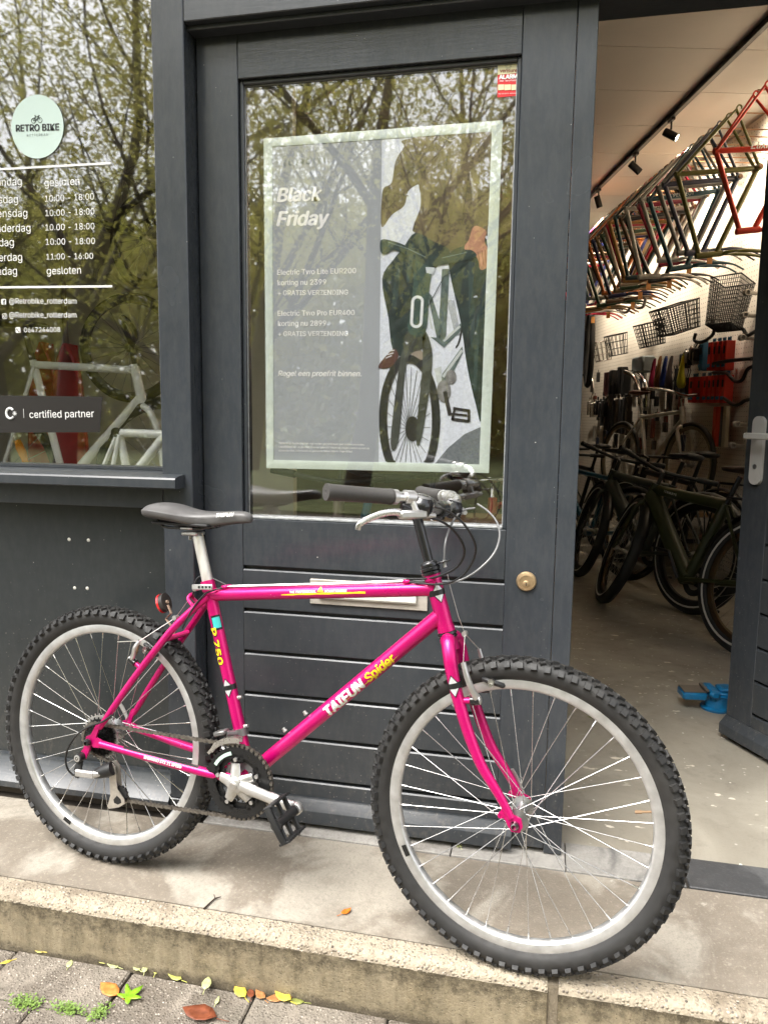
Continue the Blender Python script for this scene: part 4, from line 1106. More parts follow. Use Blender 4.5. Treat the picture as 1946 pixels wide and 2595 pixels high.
# axle nuts / quick releases
mb = MB(); mb.lathe([(.0045, -.070), (.0068, -.069), (.0095, -.063), (.0098, -.060), (.0085, -.0585)], L(1.0645, 0), (0, 1, 0), 18); mb.build("axle_nut", ALU_OLD if False else mat("dark_chrome", (.25, .25, .26), .25, metal=1.0), bike)
mb = MB(); mb.lathe([(.0040, -.082), (.0068, -.081), (.0090, -.075), (.0092, -.071), (.0075, -.0695)], L(0, 0), (0, 1, 0), 14); mb.build("axle_nut", BLACK, bike)
for (u, ang) in ((1.0645, 118), (0, 125)):
    mb = MB(); y = .066 if u else .078; c = L(u, 0, -y); d = Vector((math.cos(R_(ang)), 0, math.sin(R_(ang)))); p = Vector((-d.z, 0, d.x))
    mb.lathe([(.0105, -.008), (.0105, .006), (.006, .008)], c, (0, 1, 0), 16); mb.tube([c+Vector((0, .002, 0)), c+d*.025+Vector((0, .008, 0)), c+d*.05+Vector((0, .008, 0)), c+d*.072+Vector((0, .004, 0))], [.006, .0065, .0075, .006], 10, flat=.55)
    mb.build("quick_release_lever", ALU_P, bike)

# ---------------------------------------------------------------- stem, bar, grips, controls
sm = MB(); q0 = ht_t+hd_*.024; q1 = L(.8085, .6120)
sm.tube([q0, q1, q1+hd_*.006], .0112, 18)
clamp = L(.862, .628)
sm.tube(catmull([q1-hd_*.004, q1+hd_*.008+hf*.006, clamp.lerp(q1, .45), clamp], 5), [.0122]*6+[.0125]*5+[.0135]*5, 16)
sm.lathe([(.0135, -.021), (.0178, -.020), (.0178, .020), (.0135, .021)], clamp, (0, 1, 0), 24, closed=True)
sm.tube([q0+hd_*.004, q0+hd_*-.004], .0135, 18)
sm.build("stem", BLACK, bike, 40)
hbm = MB()
halves = {}
for s in (1, -1):
    pts = [L(.862, .628, 0), L(.863, .6285, s*.035), L(.8675, .634, s*.072), L(.8700, .643, s*.104), L(.8600, .6505, s*.132), L(.8400, .6522, s*.155), L(.8141, .6534, s*.1841), L(.7253, .6584, s*.2895)]
    P = catmull(pts, 5); halves[s] = P
hbm.tube(list(reversed(halves[-1]))[:-1]+halves[1], .0111, 16)
hbm.build("handlebar", ALU, bike, 50)
for s in (1, -1):
    a, b = L(.8141, .6534, s*.1841), L(.7253, .6584, s*.2895); d = (b-a).normalized(); e = b+d*.002; Lg = (e-a).length
    gm = MB(); gm.lathe([(.0112, 0), (.0160, .0005), (.0160, .006), (.0152, .008), (.0150, Lg*.5), (.0155, Lg-.010), (.0166, Lg-.004), (.0160, Lg), (.0035, Lg), (.0030, Lg-.001), (0, Lg-.001)], a, d, 28); gm.build("grip", RUBBER, bike, 40)
    cm = MB(); cm.lathe([(.0112, -.013), (.0150, -.012), (.0152, -.002), (.0112, -.001)], a, d, 24); cm.build("grip_collar", ALU_P, bike, 40)
    # brake lever: clamp, body, blade
    t = (halves[s][-6]-halves[s][-11]).normalized() if False else d
    cp_ = L(.8400, .6522, s*.155)
    lm = MB(); lm.tube([cp_-d*.010, cp_+d*.010], .0155, 18)
    pb = cp_+Vector((.020, 0, -.032)); lm.tube([cp_+Vector((.008, 0, -.008)), pb], [.009, .008], 10)
    bd = (d*1.0+Vector((-.10, 0, -.08))).normalized()
    lm.obox(pb+d*.012, bd, Vector((0, 1, 0)) if False else bd.cross(Vector((0, 0, 1))).normalized(), bd.cross(Vector((0, 0, 1))).normalized().cross(bd)*-1, .060, .020, .017, .004)
    lm.tube([pb-d*.016, pb-d*.040], [.0068, .0055], 12)
    br = lm.build("brake_lever", ALU_P, bike, 40)
    bl_ = MB(); p0 = pb+d*.030+Vector((0, 0, -.001)); tip = L(.7750, .5995, s*.245)
    bl_.tube(catmull([p0, p0.lerp(tip, .25)+Vector((.004, 0, .010)), p0.lerp(tip, .55)+Vector((.004, 0, .0125)), p0.lerp(tip, .85)+Vector((0, 0, .006)), tip, tip+Vector((-.003, 0, -.010))], 5), [.0075, .0082, .0085, .0078, .0070, .0064]*5+[.0058], 12, flat=.62)
    bl_.build("lever_blade", ALU, br, 50)
    # shifter pod
    sp = MB(); pc = L(.8600, .6330, s*.135) if s > 0 else L(.8640, .6230, s*.085); upv = Vector((.25, -s*.1, 1)).normalized()
    sp.lathe([(0, .026), (.012, .0255), (.0165, .022), (.0185, .017), (.0215, .015), (.0235, .006), (.0235, -.010), (.019, -.016), (0, -.018)], pc, upv, 26)
    sp.tube([pc+d*.012+Vector((0, 0, .002)), pc+d*.050+Vector((.004, 0, .000))], [.012, .007], 12, flat=.7)
    po_ = sp.build("shifter", BLACK, bike, 45)
    ring_ = MB(); ring_.lathe([(.0125, .0262), (.0165, .0232), (.0172, .0224), (.0125, .0252)], pc, upv, 24, closed=True); ring_.build("shifter_ring", mat("grey_plastic", (.12, .12, .12), .35), po_)
    th = MB(); th.tube([pc+d*.018+Vector((-.010, 0, -.018)), pc+d*.040+Vector((-.026, 0, -.020)), pc+d*.052+Vector((-.032, 0, -.016))], [.006, .0075, .006], 10, flat=.6); th.tube([pc+d*.030+Vector((.004, 0, -.004)), pc+d*.047+Vector((.004, 0, .002))], [.008, .0085], 10); th.build("shift_paddle", BLACK, po_, 45)

# ---------------------------------------------------------------- saddle
def saddle():
    # cross sections along the length: u, centre height, half width, thickness
    secs = [(.118, .596, .030, .020), (.124, .602, .056, .034), (.140, .607, .070, .040), (.165, .609, .0745, .044), (.195, .605, .070, .043), (.225, .598, .056, .040), (.260, .5925, .039, .043), (.300, .592, .0275, .038), (.340, .5955, .0215, .034), (.370, .598, .0195, .031), (.388, .5965, .0175, .028), (.398, .590, .012, .020), (.402, .584, .005, .010)]
    mb = MB(); n = 20; vs = []
    for (u, top, hw, th) in secs:
        for k in range(n):
            t = 2*math.pi*k/n
            cx, cz = math.cos(t), math.sin(t)
            x = math.copysign(abs(cx)**.75, cx)*hw
            z = (cz if cz > 0 else -abs(cz)**.55)
            zz = top-th*.42+ (z*th*.42 if z > 0 else z*th*.58)
            zz -= (abs(x)/.075)**2*.010 if z > 0 else 0
            vs.append(L(u, zz, x))
    m = len(secs)
    fs = [(i*n+k, i*n+(k+1) % n, (i+1)*n+(k+1) % n, (i+1)*n+k) for i in range(m-1) for k in range(n)]
    fs += [tuple(range(n)), tuple((m-1)*n+k for k in range(n-1, -1, -1))]
    mb.add(vs, fs)
    o = mb.build("saddle", mat("worn_black_saddle_vinyl", (.095, .092, .090), .42, var=.2, vscale=25, bump=.2, bscale=300, rvar=.1), bike, 60)
    md = o.modifiers.new("smooth", 'SUBSURF'); md.levels = 1; md.render_levels = 2
    r = MB()
    for s in (1, -1):
        r.tube(catmull([L(.155, .566, s*.030), L(.170, .549, s*.024), L(.215, .5475, s*.022), L(.262, .5485, s*.022), L(.300, .556, s*.018), L(.345, .571, s*.010)], 5), .0036, 10)
    r.build("saddle_rail", BLACK, o, 50)
    b = MB(); b.obox(L(.222, .558), Vector((1, 0, 0)), Vector((0, 1, 0)), Vector((0, 0, 1)), .16, .075, .008, .003); b.build("saddle_base", BLACKM, o)
    c = flat_text("saddle_lettering", "TAIFUN", L(.322, .5808, .0315), Vector((1, .09, .10)).normalized(), Vector((0, .25, 1)).normalized(), DWHITE, o, width=.046, shear=.25, bold=.04)
    return o
saddle()
sp = MB(); top = L(.2535, .5275)
sp.tube([stt-sd_*.03, top], .0134, 20); 
sp.build("seatpost", mat("scuffed_seatpost", (.66, .64, .59), .42, metal=.7, var=.18, vscale=18, rvar=.12, stretch=(4, 4, .6)), bike, 40)
ch = MB(); ch.tube([top, top+sd_*.010], [.0134, .011], 16); hc = L(.243, .5405)
ch.obox(hc+Vector((-.004, 0, -.005)), Vector((1, 0, .05)).normalized(), Vector((0, 1, 0)), Vector((-.05, 0, 1)).normalized(), .044, .040, .010, .003)
ch.obox(hc+Vector((-.006, 0, .008)), Vector((1, 0, .05)).normalized(), Vector((0, 1, 0)), Vector((-.05, 0, 1)).normalized(), .034, .058, .006, .002)
ch.cyl(hc+Vector((-.012, 0, -.008)), hc+Vector((-.012, 0, -.022)), .0042, 8); ch.lathe([(.017, -.019), (.0185, -.017), (.0185, .017), (.017, .019)], hc+Vector((0, 0, -.008)), (0, 1, 0), 20, closed=True) if False else None
ch.build("saddle_clamp", ALU_P, bike, 40)

# ---------------------------------------------------------------- drivetrain
CR_BLACK = mat("black_chainring", (.018, .018, .018), .32, metal=.4, rvar=.1, vscale=30)
cra = empty("crankset", L(BBu, BBv), bike)
def cl_(u, v, w): return Vector((u, -w, v))
def ringm(T, w, spider, th=.0026, inner=None):
    r = T*.0127/(2*math.pi); pts = []
    for i in range(T):
        for (k, rr) in ((0, r-.0022), (.3, r-.0022), (.42, r+.0035), (.58, r+.0035), (.7, r-.0022)):
            t = 2*math.pi*(i+k)/T; pts.append((math.cos(t)*rr, math.sin(t)*rr))
    n = len(pts); inn = inner or r-.017
    ip = [(math.cos(math.atan2(p[1], p[0]))*inn, math.sin(math.atan2(p[1], p[0]))*inn) for p in pts]
    m = MB(); vs = []
    for y in (-w-th/2, -w+th/2): vs += [Vector((p[0], y, p[1])) for p in pts]+[Vector((p[0], y, p[1])) for p in ip]
    fs = []
    for i in range(n):
        j = (i+1) % n
        fs += [(i, j, n+j, n+i), (2*n+i, 3*n+i, 3*n+j, 2*n+j), (i, 2*n+i, 2*n+j, j), (n+i, n+j, 3*n+j, 3*n+i)]
    m.add(vs, fs)
    for a in range(5):
        t = R_(a*72+spider); e = Vector((math.cos(t), 0, math.sin(t)))
        m.cyl(e*(inn-.002)+Vector((0, -w-th/2, 0)), e*(inn-.002)+Vector((0, -w+th/2, 0)), .0085, 12)
        for q in (-14, 14):
            t2 = R_(a*72+spider+q); e2 = Vector((math.cos(t2), 0, math.sin(t2)))
            m.cyl(e2*(inn+.001)+Vector((0, -w-th/2, 0)), e2*(inn+.001)+Vector((0, -w+th/2, 0)), .006, 10)
    return m
CA = -4.5                                                    # crank angle
ringm(42, .0525, 98, inner=.0610).build("chainring", CR_BLACK, cra, 30)
ringm(34, .0450, 98, inner=.0500).build("chainring", CR_BLACK, cra, 30)
ringm(24, .0380, 98, inner=.0300).build("chainring", mat("grey_steel_ring", (.3, .3, .3), .4, metal=.8), cra, 30)
mb = MB(); mb.lathe([(.0655, -.0555), (.0735, -.0555), (.0735, -.0535), (.0655, -.0535)], (0, 0, 0), (0, 1, 0), 16, closed=True, a0=R_(28), a1=R_(74)); mb.build("chainring_stripe", mat("pale_green_line", (.45, .62, .52), .4), cra)
sp = MB()
for a in range(5):
    t = R_(a*72+98); e = Vector((math.cos(t), 0, math.sin(t)))
    sp.tube([cl_(0, 0, .064)+e*.010, cl_(0, 0, .058)+e*.034, cl_(0, 0, .056)+e*.046], [.0062, .0050, .0044], 12, flat=2.5, hint=Vector((0, 1, 0)))
    sp.cyl(cl_(0, 0, .0495)+e*.0545, cl_(0, 0, .0575)+e*.0545, .0048, 10)
sp.lathe([(.0, -.0740), (.0125, -.0735), (.0190, -.0700), (.0205, -.060), (.018, -.050), (.012, -.045)], (0, 0, 0), (0, 1, 0), 28)
spo = sp.build("crank_spider", ALU_P, cra, 45)
mb = MB(); mb.lathe([(0, -.0765), (.0085, -.0765), (.0100, -.0750), (.0100, -.0735)], (0, 0, 0), (0, 1, 0), 20); mb.lathe([(.0035, -.0770), (.0060, -.0772), (.0060, -.0764)], (0, 0, 0), (0, 1, 0), 14); mb.build("crank_bolt", mat("crank_bolt", (.55, .53, .5), .4, metal=.9), cra)
def crank_arm(sgn):
    e = Vector((math.cos(R_(CA)), 0, math.sin(R_(CA))))*sgn
    w = lambda a: Vector((0, -sgn*a, 0))
    am = MB(); P = [w(.063), e*.03+w(.066), e*.08+w(.074), e*.13+w(.082), e*.17+w(.087)]
    am.tube(catmull(P, 4), [.0090, .0086, .0084, .0082, .0082]*3+[.0085, .0085], 14, flat=1.6, hint=Vector((0, 1, 0)))
    am.lathe([(0, -.0095), (.0120, -.0090), (.0142, -.006), (.0142, .006), (.0120, .0090), (0, .0095)], e*.17+w(.087), (0, 1, 0), 22)
    am.build("crank_arm", ALU_P, cra, 45)
    return e*.17+w(.098)
pe = crank_arm(1); pl = crank_arm(-1)
def pedal(center, sgn, tilt):
    pd = empty("pedal", L(BBu, BBv)+center, bike); pd.scale = (.92, .92, .92)
    f_ = Vector((math.cos(tilt), 0, math.sin(tilt))); up_ = Vector((-math.sin(tilt), 0, math.cos(tilt))); ax = Vector((0, -sgn, 0))
    m = MB(); m.tube([ax*-.006, ax*.004], .0075, 12); m.tube([ax*.004, ax*.030, ax*.088], [.0130, .0115, .0105], 14)
    m.lathe([(.0105, 0), (.0140, .002), (.0140, .010), (0, .011)], ax*.080, ax, 16)
    for s in (1, -1):
        # long toothed plate
        m.obox(ax*.048+f_*(s*.043), ax, f_, up_, .086, .0055, .024, .0015)
        for k in range(9):
            for z in (1, -1): m.obox(ax*(.010+.0095*k)+f_*(s*.043)+up_*(z*.0135), ax, f_, up_, .0045, .005, .004)
        for a_ in (.016, .080): m.tube([ax*a_, ax*a_+f_*(s*.042)], [.0085, .0065], 8, flat=.7)
        m.tube([ax*.048, ax*.048+f_*(s*.042)], [.0070, .0055], 8, flat=.8)
    m.tube([ax*.0905+f_*.043, ax*.094+f_*.02, ax*.094-f_*.02, ax*.0905-f_*.043], .0075, 8, flat=.6)
    m.build("pedal_cage", BLACKM, pd, 35)
    rf_ = MB()
    for s in (1, -1): rf_.obox(ax*.048+f_*(s*.0465), ax, f_, up_, .050, .003, .014)
    if sgn < 0: rf_.build("pedal_reflector", mat("orange_reflector", (.75, .28, .02), .2, coat=.6), pd)
pedal(pe, 1, R_(-58)); pedal(pl, -1, R_(20))
# cassette
cas = empty("cassette", L(0, 0), bike)
for i, T in enumerate((28, 24, 21, 18, 16, 14, 12)):
    r = T*.0127/(2*math.pi)*1.0; w = .0265+.0049*i; pts = []
    for k in range(T):
        for (q, rr) in ((0, r-.0022), (.35, r-.0022), (.45, r+.003), (.58, r+.003), (.7, r-.0022)):
            t = 2*math.pi*(k+q)/T+i; pts.append((math.cos(t)*rr, math.sin(t)*rr))
    m = MB(); m.prism(pts, (0, -w, 0), (1, 0, 0), (0, 0, 1), .0018); m.build("sprocket", CR_BLACK if i else ALU_P, cas, 30)
m = MB(); m.lathe([(.015, -.064), (.018, -.063), (.018, -.024), (.030, -.022), (.030, -.018)], (0, 0, 0), (0, 1, 0), 20); m.build("freehub", CR_BLACK, cas)
# chain
def chain():
    R1, R2 = .0395, .0860; w = .0478
    path = []
    def arc(cx, cy, r, a0, a1, n):
        for i in range(n+1):
            t = R_(a0+(a1-a0)*i/n); path.append((cx+r*math.cos(t), cy+r*math.sin(t)))
    arc(BBu, BBv, R2, -90-4, 98, 60)                # front ring bottom -> top
    arc(0, 0, R1, 98, 245, 30)                      # cassette top -> back -> bottom
    arc(.040, -.066, .017, 60, -40, 10)             # upper guide pulley
    arc(.090, -.121, .0185, 150, 270, 12)           # lower pulley
    P = [Vector((a, 0, b)) for a, b in path]; P.append(P[0])
    S = [0]
    for i in range(1, len(P)): S.append(S[-1]+(P[i]-P[i-1]).length)
    def at(s):
        s = s % S[-1]
        for i in range(1, len(S)):
            if S[i] >= s: t = (s-S[i-1])/max(1e-9, S[i]-S[i-1]); return P[i-1].lerp(P[i], t)
    n = int(S[-1]/.0127)//2*2; st = S[-1]/n; mb = MB()
    for k in range(n):
        a, b = at(k*st), at((k+1)*st); d = (b-a).normalized(); u = Vector((-d.z, 0, d.x)); m = (a+b)/2; l = (b-a).length
        o_ = .0034 if k % 2 else .0022
        poly = [(-l/2-.0036, 0), (-l/2-.0022, .0040), (-l/2+.002, .0040), (0, .0026), (l/2-.002, .0040), (l/2+.0022, .0040), (l/2+.0036, 0), (l/2+.0022, -.0040), (l/2-.002, -.0040), (0, -.0026), (-l/2+.002, -.0040), (-l/2-.0022, -.0040)]
        ww = w if a.x > .2 else w-.004+.004*max(0, a.x)/.2
        for y in (-1, 1): mb.prism(poly, Vector((m.x, -ww+y*o_, m.z+RT)), d, u, .0011)
        mb.cyl(Vector((a.x, -ww-.0044, a.z+RT)), Vector((a.x, -ww+.0044, a.z+RT)), .0021, 6)
    return mb.build("chain", mat("oily_chain_steel", (.20, .18, .155), .42, metal=.8, var=.35, vscale=120), bike, 30)
chain()
# rear derailleur
rd_ = empty("rear_derailleur", L(0, 0), bike)
m = MB(); c = Vector((-.020, -.076, -.040)); m.lathe([(.0085, -.010), (.0115, -.009), (.0118, .008), (.009, .012)], c, (0, 1, 0), 20); m.lathe([(0, -.0105), (.0052, -.0105)], c, (0, 1, 0), 14); m.build("pivot_bolt", BLACKM, rd_)
m = MB(); m.lathe([(.0045, -.012), (.0085, -.0115), (.0085, -.010)], c, (0, 1, 0), 20); m.lathe([(0, -.0122), (.0028, -.0118)], c, (0, 1, 0), 6); m.build("pivot_cap", ALU_P, rd_)
m = MB(); m.tube([c+Vector((-.002, .004, -.006)), Vector((-.024, -.078, -.072)), Vector((-.016, -.080, -.088))], [.009, .011, .012], 10, flat=.7); m.tube([Vector((-.030, -.078, -.082)), Vector((-.020, -.076, -.090))], .006, 8); m.tube([Vector((.030, -.075, -.074)), Vector((.058, -.070, -.062)), Vector((.072, -.066, -.056))], [.012, .0175, .0165], 14); m.build("knuckle", BLACKM, rd_)
m = MB(); m.obox(Vector((.006, -.087, -.074)), Vector((1, 0, .06)).normalized(), Vector((0, 1, 0)), Vector((-.06, 0, 1)).normalized(), .058, .010, .0175, .003); m.tube([Vector((.028, -.086, -.073)), Vector((.052, -.083, -.068))], [.0092, .005], 12, flat=.6); m.build("link_plate", ALU_P, rd_)
m = MB()
for w in (-.060, -.044):
    m.prism([(-.010, .010), (.002, .014), (.014, .004), (.022, -.050), (.044, -.072), (.046, -.082), (.030, -.094), (.012, -.100), (-.002, -.104), (-.006, -.098), (.002, -.070), (-.002, -.030)], Vector((.062, w, -.058)), (1, 0, 0), (0, 0, 1), .0022)
m.build("cage", mat("dull_alloy_cage", (.55, .51, .45), .42, metal=.8, var=.2, vscale=60), rd_, 30)
m = MB(); m.prism([(.012, -.078), (.022, -.066), (.034, -.074), (.036, -.082), (.026, -.088), (.014, -.086)], Vector((.062, -.0612, -.058)), (1, 0, 0), (0, 0, 1), .0006); m.build("cage_cutout", DBLACK, rd_, 30)
for (u, v, r, T) in ((.048, -.068, .0165, 11), (.090, -.121, .0168, 11)):
    m = MB(); pts = []
    for k in range(T):
        for q, rr in ((0, r), (.5, r+.004)): t = 2*math.pi*(k+q)/T; pts.append((math.cos(t)*rr, math.sin(t)*rr))
    m.prism(pts, (u, -.052, v), (1, 0, 0), (0, 0, 1), .005); m.build("pulley", BLACKM, rd_, 30)
# front derailleur
m = MB(); m.lathe([(.0150, -.009), (.0190, -.009), (.0190, .009), (.0150, .009)], bb+sd_*.104, sd_, 20, closed=True); m.tube([bb+sd_*.104+Vector((0, -.016, 0)), bb+sd_*.108+Vector((-.014, -.038, 0))], [.007, .008], 10); m.obox(bb+sd_*.104+Vector((-.030, -.036, .004)), Vector((.94, 0, .34)).normalized(), Vector((0, 1, 0)), Vector((-.34, 0, .94)).normalized(), .032, .026, .012, .003)
fdo = m.build("front_derailleur", mat("dull_dark_alloy", (.18, .175, .17), .4, metal=.6), bike, 40)
m = MB()
for w in (.0455, .0585):
    po = [(math.cos(R_(a))*.0945, math.sin(R_(a))*.0945) for a in range(88, 152, 8)]+[(math.cos(R_(a))*.1055 if a < 130 else math.cos(R_(a))*.102, math.sin(R_(a))*.1075 if a < 130 else math.sin(R_(a))*.102) for a in range(144, 87, -8)]
    m.prism(po, L(BBu, BBv, w), (1, 0, 0), (0, 0, 1), .0016)
m.build("derailleur_cage", ALU, fdo, 30)

# ---------------------------------------------------------------- brakes
def canti(s, pivot, topu, name_pad):
    """cantilever arm: pivot and cable end points (u,v,w)"""
    b = empty("cantilever_brake", L(*pivot), bike)
    q = lambda p: L(*p)-L(*pivot)
    m = MB(); m.lathe([(.0062, -.012), (.0098, -.011), (.0100, .008), (.0062, .010)], Vector((0, 0, 0)), topu['axis'], 16); m.build("pivot_bush", BLACK, b)
    m = MB(); P = [q(p) for p in topu['arm']]; m.tube(catmull([Vector((0, 0, 0))+topu['axis']*-.008]+P, 4), [.0085, .0078, .0070, .0058]*5, 10, flat=.7); m.lathe([(0, -.0145), (.0060, -.014), (.0095, -.012), (.0095, -.008)], Vector((0, 0, 0)), topu['axis'], 12); m.build("brake_arm", ALU_P, b, 45)
    pc, pd = q(topu['pad']), topu['pad_dir']
    m = MB(); pu = Vector((0, 1, 0)).cross(pd).normalized(); m.obox(pc, pd, Vector((0, 1, 0)), pu, .052, .011, .011, .004); m.build("brake_pad", BLACKM, b, 40)
    m = MB(); m.cyl(pc+Vector((0, -.028*s, 0)), pc, .0042, 8); m.cyl(pc+Vector((0, -.026*s, .006)), pc+Vector((0, -.014*s, .006)), .0065, 10); m.build("pad_bolt", ALU, b, 40)
fax = Vector((.985, 0, .172))
for s in (1, -1):
    canti(s, (.968, .2395, s*.050), dict(axis=-fax, arm=[(.965, .262, s*.062), (.955, .290, s*.070), (.945, .320, s*.070)], pad=(.9985, .274, s*.020), pad_dir=Vector((.97, 0, -.2)).normalized()), 'f')
rax = Vector((.86, 0, -.5)).normalized()
for s in (1, -1):
    canti(s, (.112, .2135, s*.050), dict(axis=rax, arm=[(.120, .232, s*.060), (.128, .252, s*.066), (.140, .270, s*.064)], pad=(.142, .240, s*.021), pad_dir=Vector((.84, 0, -.54)).normalized()), 'r')

# ---------------------------------------------------------------- cables (traced in the picture, hung at plausible widths)
HOUSE = mat("black_cable_housing", (.012, .012, .012), .3); WIRE = mat("cable_wire", (.62, .61, .58), .3, metal=.9); HOUSE_G = mat("grey_cable_housing", (.16, .16, .16), .3, coat=.5)
def cz(x, y): return (780+x/3.0722, 1170+y/3.0722)
def cable(pts, r, m, name="cable"):
    mb = MB(); mb.tube(catmull([BP(*cz(p[0], p[1]), p[2]) if len(p) == 3 else Vector(p[:3]) for p in pts], 6), r, 8); return mb.build(name, m, bike, 60)
cable([(940, 430, .135), (1030, 460, .120), (1130, 530, .095), (1205, 640, .07), (1215, 730, .05), (1160, 820, .035), (1050, 880, .026), (940, 908, .016), (770, 915, .006)], .0026, HOUSE)
cable([(985, 350, .13), (1090, 385, .12), (1210, 480, .10), (1295, 620, .08), (1300, 730, .06), (1230, 860, .040), (1120, 935, .03), (980, 955, .022), (780, 935, .009)], .0024, HOUSE)
cable([(1320, 330, -.14), (1400, 385, -.12), (1470, 470, -.09), (1492, 580, -.06), (1450, 710, -.03), (1340, 830, -.01), (1210, 912, .0), (1050, 950, .012), (790, 925, .0)], .0024, HOUSE_G)
cable([(1300, 362, -.115), (1220, 375, -.10), (1150, 430, -.06), (1095, 540, -.02), (1068, 650, 0), (1062, 765, 0)], .0024, HOUSE_G)
cable([(1062, 765, 0), (1064, 800, 0), (1070, 822, 0)], .0042, ALU_P, "barrel_adjuster")
cable([(1085, 870, 0), (1110, 980, 0), (1170, 1200, 0)], .0008, WIRE)
def zf(x, y): return (1080+x/3.6875, 1550+y/3.6875)
yk_ = BP(*zf(360, 205), 0)
mb = MB(); mb.tube([BP(*cz(1168, 1195), 0), yk_], .0008, 6); mb.build("cable", WIRE, bike)
mb = MB(); mb.cyl(yk_+Vector((0, -.006, 0)), yk_+Vector((0, .006, 0)), .0060, 12); mb.build("cable_yoke", ALU_P, bike)
for s in (1, -1):
    mb = MB(); mb.tube([yk_, L(.945, .320, s*.070)], .0010, 6); mb.build("straddle_cable", WIRE, bike)
for w, r in ((-.009, .0013), (0, .0024), (.009, .0013)):
    mb = MB(); mb.tube([tt(.05, .0195, w), tt(.28, .0185, w), tt(.50, .0195, w)], r if r < .002 else .0012, 6); mb.build("cable", WIRE, bike)
def ra(x, y): return (360+x/4.8794, 1230+y/4.8794)
mb = MB(); mb.tube(catmull([tt(.045, .0185, -.009), BP(*ra(860, 1145), -.004), BP(*ra(740, 1120), 0), BP(*ra(670, 1180), 0), BP(*ra(640, 1320), 0), BP(*ra(600, 1385), 0)], 6), .0024, 8); mb.build("cable", HOUSE, bike)
mb = MB(); mb.tube(catmull([tt(.045, .0185, .009), BP(*ra(880, 1300), .018), BP(*ra(780, 1345), .022), BP(*ra(660, 1480), .03), BP(*ra(560, 1640), .034), BP(*ra(500, 1770), .036)], 6), .0024, 8); mb.build("cable", HOUSE, bike)
yr_ = BP(*ra(420, 1635), 0)
mb = MB(); mb.tube([BP(*ra(600, 1385), 0), yr_], .0009, 6); mb.build("cable", WIRE, bike)
mb = MB(); mb.cyl(yr_+Vector((0, -.007, 0)), yr_+Vector((0, .007, 0)), .0062, 12); mb.build("cable_yoke", ALU_P, bike)
for s in (1, -1):
    mb = MB(); mb.tube([yr_, L(.140, .270, s*.064), L(.080, .262, s*.070) if s > 0 else L(.139, .268, s*.064)], .0012, 6); mb.build("straddle_cable", WIRE, bike)
def rb(x, y): return (160+x/5.1844, 1750+y/5.1844)
mb = MB(); mb.tube(catmull([BP(*rb(650, 320), .068), BP(*rb(520, 410), .074), BP(*rb(330, 480), .080), BP(*rb(170, 600), .083), BP(*rb(70, 760), .083), BP(*rb(38, 900), .082), BP(*rb(60, 1020), .082), BP(*rb(130, 1105), .080), BP(*rb(200, 1115), .078)], 6), .0025, 8); mb.build("cable", HOUSE, bike)
mb = MB(); mb.tube([bb+sd_*.40+fw*-.016, bb+sd_*.135+fw*-.017], .0009, 6); mb.build("cable", WIRE, bike)

# ---------------------------------------------------------------- rear reflector on its bent bracket
rc = BP(*ra(285, 1450), 0)
mb = MB(); el = [(math.cos(t)*.0135+.0*math.sin(t), math.sin(t)*.0235) for t in [i*math.pi/10 for i in range(20)]]
ax = Vector((.93, 0, .36)).normalized()
ey_ = Vector((0, 1, 0)); ez_ = ax.cross(ey_)
mb.prism([(p[1]*1.0, p[0]*1.75) for p in el] if False else [(p[0]*1.45, p[1]) for p in el], rc, ey_, ez_, .012); ro_ = mb.build("rear_reflector", mat("reflector_back_plastic", (.03, .025, .022), .4, var=.3, vscale=90), bike, 40)
mb = MB(); mb.prism([(p[0]*1.5, p[1]*1.04) for p in el], rc-ax*.0085, ey_, ez_, .006); mb.build("reflector_lens", mat("red_reflector", (.55, .01, .012), .15, coat=.8), ro_, 40)
mb = MB(); mb.tube([rc+ax*.007+ez_*(-.008), rc+ax*.010+ez_*(-.030), BP(*ra(300, 1650), 0), BP(*ra(380, 1760), .0), L(.196, .275, 0)], [.0048, .0045, .0042, .0042, .0045], 8, flat=.45, hint=Vector((0, 1, 0))); mb.cyl(rc+ax*.006, rc+ax*.010, .0045, 10); mb.build("reflector_bracket", mat("rusty_bracket", (.36, .26, .19), .6, metal=.3, var=.3, vscale=60), ro_, 40)
# ================================================================== inside the shop (the room is turned 13.7 degrees to the front)
TH = R_(13.7)
AD = Vector((-math.sin(TH), math.cos(TH), 0)); BD = Vector((math.cos(TH), math.sin(TH), 0)); ZD = Vector((0, 0, 1))
def IB(a, b, z): return AD*a+BD*b+ZD*z
def onB(px, py, b): return onPlane(px, py, BD*b, BD)
def onA(px, py, a): return onPlane(px, py, AD*a, AD)
def i1(x, y): return (1440+x/1.881, 180+y/1.881)
def i2(x, y): return (1440+x/1.881, 640+y/1.881)
def i3(x, y): return (1440+x/1.881, 1080+y/1.881)
BW, AB, CZ = 2.35, 8.2, 3.30
def peg_mat():
    g = NT("white_pegboard").geo()
    # small dark holes on a grid along the wall
    n = g.N.new("ShaderNodeVectorRotate"); n.rotation_type = 'Z_AXIS'; n.inputs["Angle"].default_value = -TH; g.L.new(g.co, n.inputs["Vector"])
    x = g.sep(n.outputs[0])
    fa = g.math('ABSOLUTE', g.math('SUBTRACT', g.math('FRACT', g.math('MULTIPLY', x[1], 28.0)), .5)); fz = g.math('ABSOLUTE', g.math('SUBTRACT', g.math('FRACT', g.math('MULTIPLY', x[2], 28.0)), .5))
    d = g.math('SQRT', g.math('ADD', g.math('POWER', fa, 2.0), g.math('POWER', fz, 2.0)))
    c = g.mix(g.rng(g.noise(3, 3), .3, .7), (.60, .55, .47), (.72, .67, .59)); g.col(g.mix(g.rng(d, .13, .10), c, (.10, .08, .06))); g.rough(.7)
    return g.m
